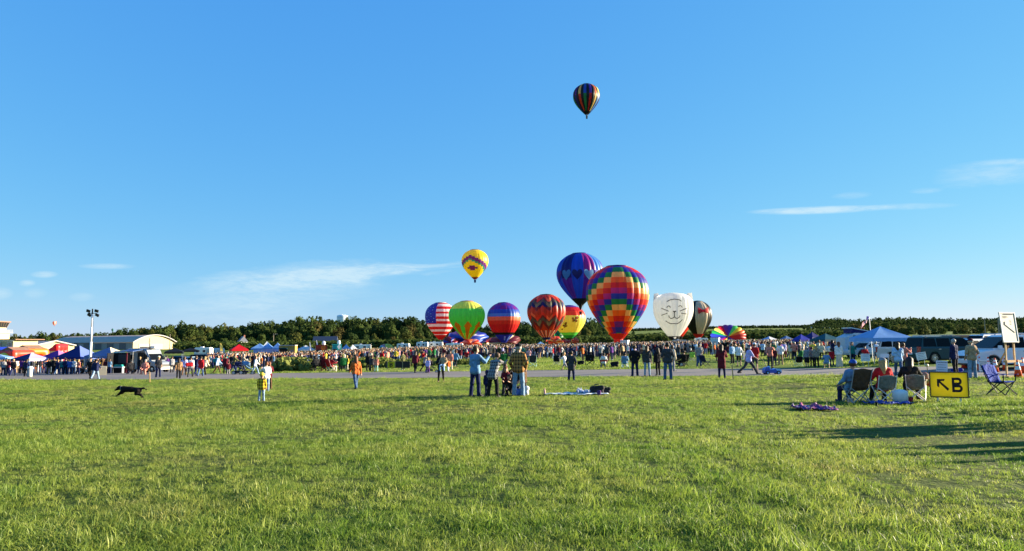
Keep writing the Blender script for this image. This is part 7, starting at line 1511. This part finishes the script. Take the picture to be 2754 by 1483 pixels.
# vendor area
Vd = lambda *a, **k: P(*a, group=V2, **k)
vend = [(8, 1010, 44, 20, 'stand', 'grey', 'navy'), (22, 1011, 46, -30, 'stand2', 'maroon', 'navy'), (34, 1012, 48, 15, 'walk', 'black', 'navy'), (46, 1004, 42, 60, 'bend', 'cream', 'tan'), (58, 1006, 40, 10, 'stand', 'purple', 'charcoal'), (70, 1014, 42, 0, 'stand', 'navy', 'black'), (82, 1004, 40, -40, 'pockets', 'charcoal', 'black'), (94, 1004, 42, 0, 'stand', 'cream', 'brown'), (104, 1006, 42, 30, 'stand', 'black', 'denim'), (118, 1004, 36, 0, 'stand', 'grey', 'purple'),
        (131, 1007, 42, 10, 'pockets', 'black', 'olive'), (143, 1008, 46, -10, 'stand', 'black', 'black'), (154, 1008, 42, 0, 'walk', 'navy', 'denim'), (164, 1007, 40, 20, 'stand', 'teal', 'navy'), (175, 1008, 44, 0, 'pockets', 'navy', 'black'), (186, 1008, 42, 30, 'crossed', 'blue', 'navy'), (198, 1007, 42, 0, 'stand', 'white', 'denim'), (210, 1007, 40, -20, 'stand', 'coral', 'navy'), (219, 1005, 42, 0, 'stand', 'olive', 'charcoal'), (262, 1006, 44, 160, 'phone', 'charcoal', 'navy'), (283, 1006, 40, 20, 'stand', 'maroon', 'charcoal'), (294, 1006, 40, -10, 'stand', 'steel blue', 'navy'), (375, 1006, 46, 0, 'stand', 'black', 'navy'), (389, 1008, 40, 190, 'sit', 'coral', 'coral'), (350, 1007, 36, 30, 'sit', 'charcoal', 'navy'), (447, 1001, 44, 0, 'stand', 'purple', 'charcoal'), (462, 1003, 44, 40, 'stand', 'grey', 'black')]
wheres = {8: 'at the left edge under the light blue canopy', 22: 'beside the light blue canopy', 34: 'left of the flag-patterned canopy', 46: 'bending under the flag-patterned canopy', 58: 'under the flag-patterned canopy', 70: 'standing left of the litter bin', 82: 'behind the litter bin', 94: 'right of the litter bin', 104: 'under the right side of the flag canopy', 118: 'between the flag canopy and the purple canopy', 131: 'under the purple canopy', 143: 'under the middle of the purple canopy', 154: 'walking under the purple canopy', 164: 'between the purple and navy canopies', 175: 'under the left of the tall navy canopy', 186: 'arms folded under the tall navy canopy', 198: 'under the tall navy canopy', 210: 'left of the light mast trailer', 219: 'just left of the light mast', 262: 'right of the light mast with raised hands', 283: 'by the white folding board', 294: 'under the slate blue canopy', 375: 'in the camper van doorway', 389: 'seated by the camper van door', 350: 'seated at the black stall', 447: 'right of the camper van bonnet', 462: 'behind the patterned-top walker'}
for i, (px, fy, hp, f, po, tc, bc) in enumerate(vend): Vd(px, fy, hp, f, po, ('long' if i % 3 else 'short', tc), ('trousers', bc), (['short', 'long', 'short', 'tail'][i % 4], ['dark brown', 'brown', 'blond', 'grey', 'black'][i % 5]), f'person in {tc} {wheres[px]}', lo=.8)
chair(389, 1008, 32, 190, 'black', 'black', 'black chair by the camper van door'); chair(350, 1007, 30, 30, 'charcoal', 'black', 'charcoal chair at the black stall')
def bin_():
    g = ground(80, 1015); k = g.y/F_PX; t = empty('litter_bin', g, 0, 'grey cylindrical litter bin with a pale domed lid', 'litter bin'); b = MB(); b.lathe([(5.6*k, 0), (5.8*k, .1), (6*k, 22*k)], 18); b.build('body', mat('bin_grey', (.40, .39, .36), .6, .1), t, smooth=True); b = MB(); b.lathe([(7.2*k, 22*k), (7.2*k, 25*k), (5*k, 28.5*k), (.02, 29.5*k)], 18); b.build('lid', mat('bin_lid', (.62, .61, .57), .6), t, smooth=True)
bin_()
def a_board():
    g = ground(276, 1010); k = g.y/F_PX; t = empty('folding_board', g, R(25), 'white folding pavement board right of the light mast', 'sandwich board')
    for s, n in ((-1, 'front_panel'), (1, 'back_panel')): b = MB(); b.box((0, s*.22, 12*k), (17*k, .03, 25*k), M=Matrix.Rotation(R(s*-18), 3, 'X')); b.build(n, mat('cream_board', (.74, .70, .58), .6), t)
a_board()
def stall():
    D = ground(320, 1005).y; p = on(320, D); k = D/F_PX; t = empty('market_stall', p, R(10), 'black walled stall with dark teal goods under the slate blue canopy', 'stall'); z = lambda y: at(320, y, D).z-p.z
    b = MB(); b.box((0, .9, z(977)), (42*k, .05, 54*k)); b.build('back_wall', clm('black'), t); b = MB(); b.box((-20*k, 0, z(977)), (.05, 1.8, 53*k)); b.build('side_wall', clm('black'), t); b = MB(); b.box((20*k, 0, z(977)), (.10, .10, 54*k)); b.build('red_post', clm('maroon'), t)
    b = MB(); b.box((2*k, -.4, z(988)), (30*k, .8, .08)); b.build('table', TRIM, t); b = MB(); b.box((4*k, -.35, z(984)), (22*k, .6, 6*k), taper=.8); b.build('goods', clm('teal'), t); b = MB(); b.box((4*k, .84, z(966)), (24*k, .04, 24*k)); b.build('banner', clm('charcoal'), t)
    for s in (-1, 1): b = MB(); b.box((2*k+s*13*k, -.4, z(997)), (.05, .6, z(988))); b.build('table_leg', STEEL, t)
stall()
def white_box(px, yt, yb, wpx, D, label, lit):
    p = on(px, D); k = D/F_PX; t = empty('portable_cabin', p, R(-28), label, 'cabin'); z1 = at(px, yt, D).z-p.z; w = wpx*k; b = MB(); b.box((0, 0, z1/2), (w*.82, w*.6, z1)); b.build('body', mat('pale_cabin_'+lit, (.42, .58, .68) if lit == 'blue' else (.52, .54, .55), .6, .05), t); b = MB(); b.box((0, 0, z1+.05), (w*.88, w*.66, .1)); b.build('roof', WHITE, t); b = MB(); b.box((0, -w*.3-.015, z1*.45), (w*.36, .03, z1*.8)); b.build('door', TRIM, t)
    if lit != 'blue':
        for i in range(4): b = MB(); b.box((0, -w*.3-.035, z1*(.5+.1*i)), (w*.5, .02, .05)); b.build('louvre', SIGNK, t)
white_box(1924, 911, 945, 26, 95, 'pale blue portable cabin below the fan-shaped balloon', 'blue'); white_box(1681, 917, 940, 24, 120, 'white louvred portable cabin under the rainbow balloon', 'white')

# nine unseen figures added outside the right edge to throw shadows into the frame
for (x, y, fc, hh, tc, bc, lb) in [(13.5, 13.0, 70, 1.78, 'grey', 'denim', 'unseen person in grey added outside the right edge to cast a shadow'), (13.3, 13.65, 80, 1.70, 'navy', 'black', 'unseen person in navy added outside the right edge to cast a shadow'), (12.2, 14.9, 60, 1.72, 'olive', 'denim', 'unseen person in olive added outside the right edge to cast a shadow'), (12.5, 15.45, 90, 1.66, 'maroon', 'black', 'unseen person in maroon added outside the right edge to cast a shadow'), (17.2, 18.7, 80, 1.75, 'charcoal', 'navy', 'unseen person in charcoal added outside the right edge to cast a shadow'), (13.9, 12.35, 75, 1.80, 'brown', 'denim', 'unseen person in brown added outside the right edge to cast a shadow'), (12.8, 16.0, 75, 1.74, 'steel blue', 'navy', 'unseen person in steel blue added outside the right edge to cast a shadow'), (17.0, 19.4, 75, 1.8, 'teal', 'black', 'unseen person in teal added outside the right edge to cast a shadow'), (17.6, 21.2, 75, 1.8, 'red', 'denim', 'unseen person in red added outside the right edge to cast a shadow')]:
    person(Vector((x, y, H(x, y))), fc, hh, 'pockets' if x < 13 else 'stand', ('long', tc), ('trousers', bc), ('short', 'brown'), None, label=lb, group=A)

# ------------------------------------------------------------------ the crowd: individuals as far as they show, then one mass
def crowd():
    rs = random.Random(21); used = set(); mine = 296 - n_people[0]; print('crowd individuals', mine)
    tops = ['black', 'charcoal', 'navy', 'white', 'grey', 'red', 'maroon', 'denim', 'cream', 'pink', 'olive', 'purple', 'teal', 'coral', 'tan', 'pale blue', 'brown', 'orange', 'steel blue', 'green', 'lavender', 'yellow']; wts = [12, 10, 9, 5, 5, 5, 6, 4, 3, 2, 3, 2, 1, 3, 3, 2, 4, 2, 2, 1, 1, 1]
    bots = ['black', 'navy', 'denim', 'light denim', 'charcoal', 'tan', 'grey']; hairs = ['dark brown', 'brown', 'blond', 'black', 'grey', 'auburn']; n = 0
    taken = [(o.location.x, o.location.y) for o in COL.objects if o.parent is None and o.get('category') in ('person', 'chair', 'stroller', 'tent', 'cabin')]
    tries = 0
    while n < mine and tries < 20000:
        tries += 1; px = rs.uniform(590, 2440) if rs.random() < .72 else rs.uniform(1850, 2440); D = 66+64*rs.random()**1.15
        if px < 1000: D = max(D, 78)
        if 1240 < px < 1830: D = max(D, 82)
        u = (px-1377)/F_PX; x, y = u*D, D
        if any((x-a)**2+(y-b)**2 < .5 for a, b in taken): continue
        tc = rs.choices(tops, wts)[0]; bc = rs.choices(bots, [7, 6, 5, 2, 6, 1, 1])[0]; hc = rs.choice(hairs); hs = rs.choice(['short', 'short', 'long', 'long', 'tail']); po = rs.choice(['stand', 'stand2', 'pockets', 'phone', 'walk', 'walk2', 'look_up', 'crossed', 'hold', 'stand', 'carry']); sl = rs.choice(['short', 'long', 'long'])
        hat = ('cap', rs.choice(['white', 'navy', 'red', 'black'])) if rs.random() < .16 else None
        where = 'in front of' if D < 92 else 'in the crowd before'
        cands = [f'person in {tc} {where} the {near_mark(px)}', f'person in {tc} top and {bc} trousers {where} the {near_mark(px)}', f'{hc}-haired person in {tc} top and {bc} trousers {where} the {near_mark(px)}', f'{hs}-haired person in {tc}, {sl} sleeves, {bc} trousers {where} the {near_mark(px)}']
        if hat: cands.insert(1, f'person in {tc} with a {hat[1]} cap {where} the {near_mark(px)}')
        lab = next((c for c in cands if c not in used and len(c.split()) <= 16), None)
        if lab is None: continue
        used.add(lab); taken.append((x, y)); kid = rs.random() < .13
        person(Vector((x, y, H(x, y))), rs.gauss(0, 55) + (180 if rs.random() < .12 else 0), rs.uniform(1.05, 1.35) if kid else rs.uniform(1.58, 1.86), po, (sl, tc), (rs.choice(['trousers', 'trousers', 'tights']), bc), (hs, hc), hat, rs.choice(['charcoal', 'white', 'brown']), rs.choice(['fair', 'fair', 'fair', 'tan', 'brown']), lab, 'people in the crowd beyond the taxiway', kid, .05)
        n += 1
    # the mass behind: ~130-face figures, all in one mesh
    def low(seed):
        r = random.Random(seed); b = MB(); up = r.uniform(-.06, .06)
        for s in (-1, 1):
            f = s*r.uniform(-.03, .12); b.tube([(s*.09, 0, .86), (s*.10, f*.5, .46), (s*.10, f, .02)], [.095, .065, .05], 5, 1, False); a = r.choice([0, 0, 0, 1]); e = (s*.27, .05+.12*a, 1.12); w = (s*(.25-.1*a), .10+.16*a, .90+.46*a); b.tube([(s*.19, 0, 1.42), e, w], [.062, .05, .04], 5, 0, False); b.tube([w, (w[0], w[1]+.03, w[2]-.08+.1*a)], [.035, .03], 4, 2)
        b.lathe([(.155, .82), (.15, .95), (.14, 1.08), (.175, 1.30), (.165, 1.42), (.07, 1.50), (.055, 1.56)], 8, mi=0, cap=False); b.lathe([(.06, 1.53), (.085, 1.58), (.095, 1.66), (.08, 1.73), (.02, 1.76)], 7, (0, .01, 0), 2); b.lathe([(.09, 1.60), (.108, 1.67), (.09, 1.75), (.02, 1.785)], 7, (0, -.018, 0), 3)
        V = np.array(b.v); V[:, 1] *= np.where((V[:, 2] > .8) & (V[:, 2] < 1.5) & (np.abs(V[:, 0]) < .18), .72, 1); T = []; M_ = []
        for f, m in zip(b.f, b.m):
            for i in range(1, len(f)-1): T.append((f[0], f[i], f[i+1])); M_.append(m)
        return V, np.array(T), np.array(M_)
    base = [low(k) for k in range(10)]; VV = []; FF = []; MM = []; n0 = 0; dark = [18, 14, 14, 4, 4, 4, 7, 4, 2, 2, 3, 2, 1, 2, 2, 1, 6, 1, 1, 1, 1, 1]; slots = tops + bots + ['skin1', 'skin2'] + hairs; mats_ = [clm(c) for c in tops+bots] + [SKIN['fair'], SKIN['tan']] + [hrm(c) for c in hairs]
    def put(x, y, s, a):
        nonlocal n0
        V, T, M_ = rs.choice(base); c, q = math.cos(a), math.sin(a); z = H(x, y); VV.append(np.stack([(V[:, 0]*c-V[:, 1]*q)*s+x, (V[:, 0]*q+V[:, 1]*c)*s+y, V[:, 2]*s+z], 1)); FF.append(T+n0); n0 += len(V)
        t = rs.choices(range(len(tops)), dark)[0]; b = len(tops)+rs.choices(range(len(bots)), [8, 7, 4, 1, 7, 1, 1])[0]; k = len(tops)+len(bots)+(rs.random() < .2); h = len(tops)+len(bots)+2+rs.randrange(len(hairs)); MM.append(np.array([t, b, k, h])[M_])
    cnt = 0
    while cnt < 4600:
        px = rs.uniform(585, 2330) ; D = rs.triangular(94, 195, 125); lim = 205 if px > 1000 else 175
        if px < 760 and D > 150: continue
        if D > lim or (px > 2120 and D < 108): continue
        if px > 1950 and rs.random() < .2: continue
        u = (px-1377)/F_PX; x = u*D; put(x, D, rs.uniform(.88, 1.06) if rs.random() > .12 else rs.uniform(.6, .8), rs.gauss(0, 1.0)); cnt += 1
    for k in range(150):
        px = rs.uniform(560, 760); D = rs.uniform(95, 140); put((px-1377)/F_PX*D, D, rs.uniform(.88, 1.05), rs.gauss(0, 1.2))
    for k in range(90):
        px = rs.uniform(-20, 330); D = rs.uniform(80, 98); put((px-1377)/F_PX*D, D, rs.uniform(.9, 1.05), rs.gauss(0, 1.4))
    tag(obj('crowd', mesh_of('crowd', np.concatenate(VV), np.concatenate(FF), mats_, np.concatenate(MM))), 'dense crowd of spectators standing far across the airfield', 'crowd', kind='stuff')
crowd()
wood_mass('tall_weeds', 'ragged tall weeds in front of the crowd, left of centre', [(752, 966), (765, 963), (818, 967), (830, 974)], [(66, 0), (68, 1), (70, 0)], 'weedy', .35, 1.1, 12)
wood_mass('tall_weeds', 'band of tall weeds in front of the dense crowd', [(925, 970), (960, 962), (1010, 962), (1060, 966), (1100, 965), (1160, 963), (1230, 966), (1290, 964), (1330, 970)], [(78, 2), (80, 3), (83, 2)], 'weedy', .6, 1.2, 13)
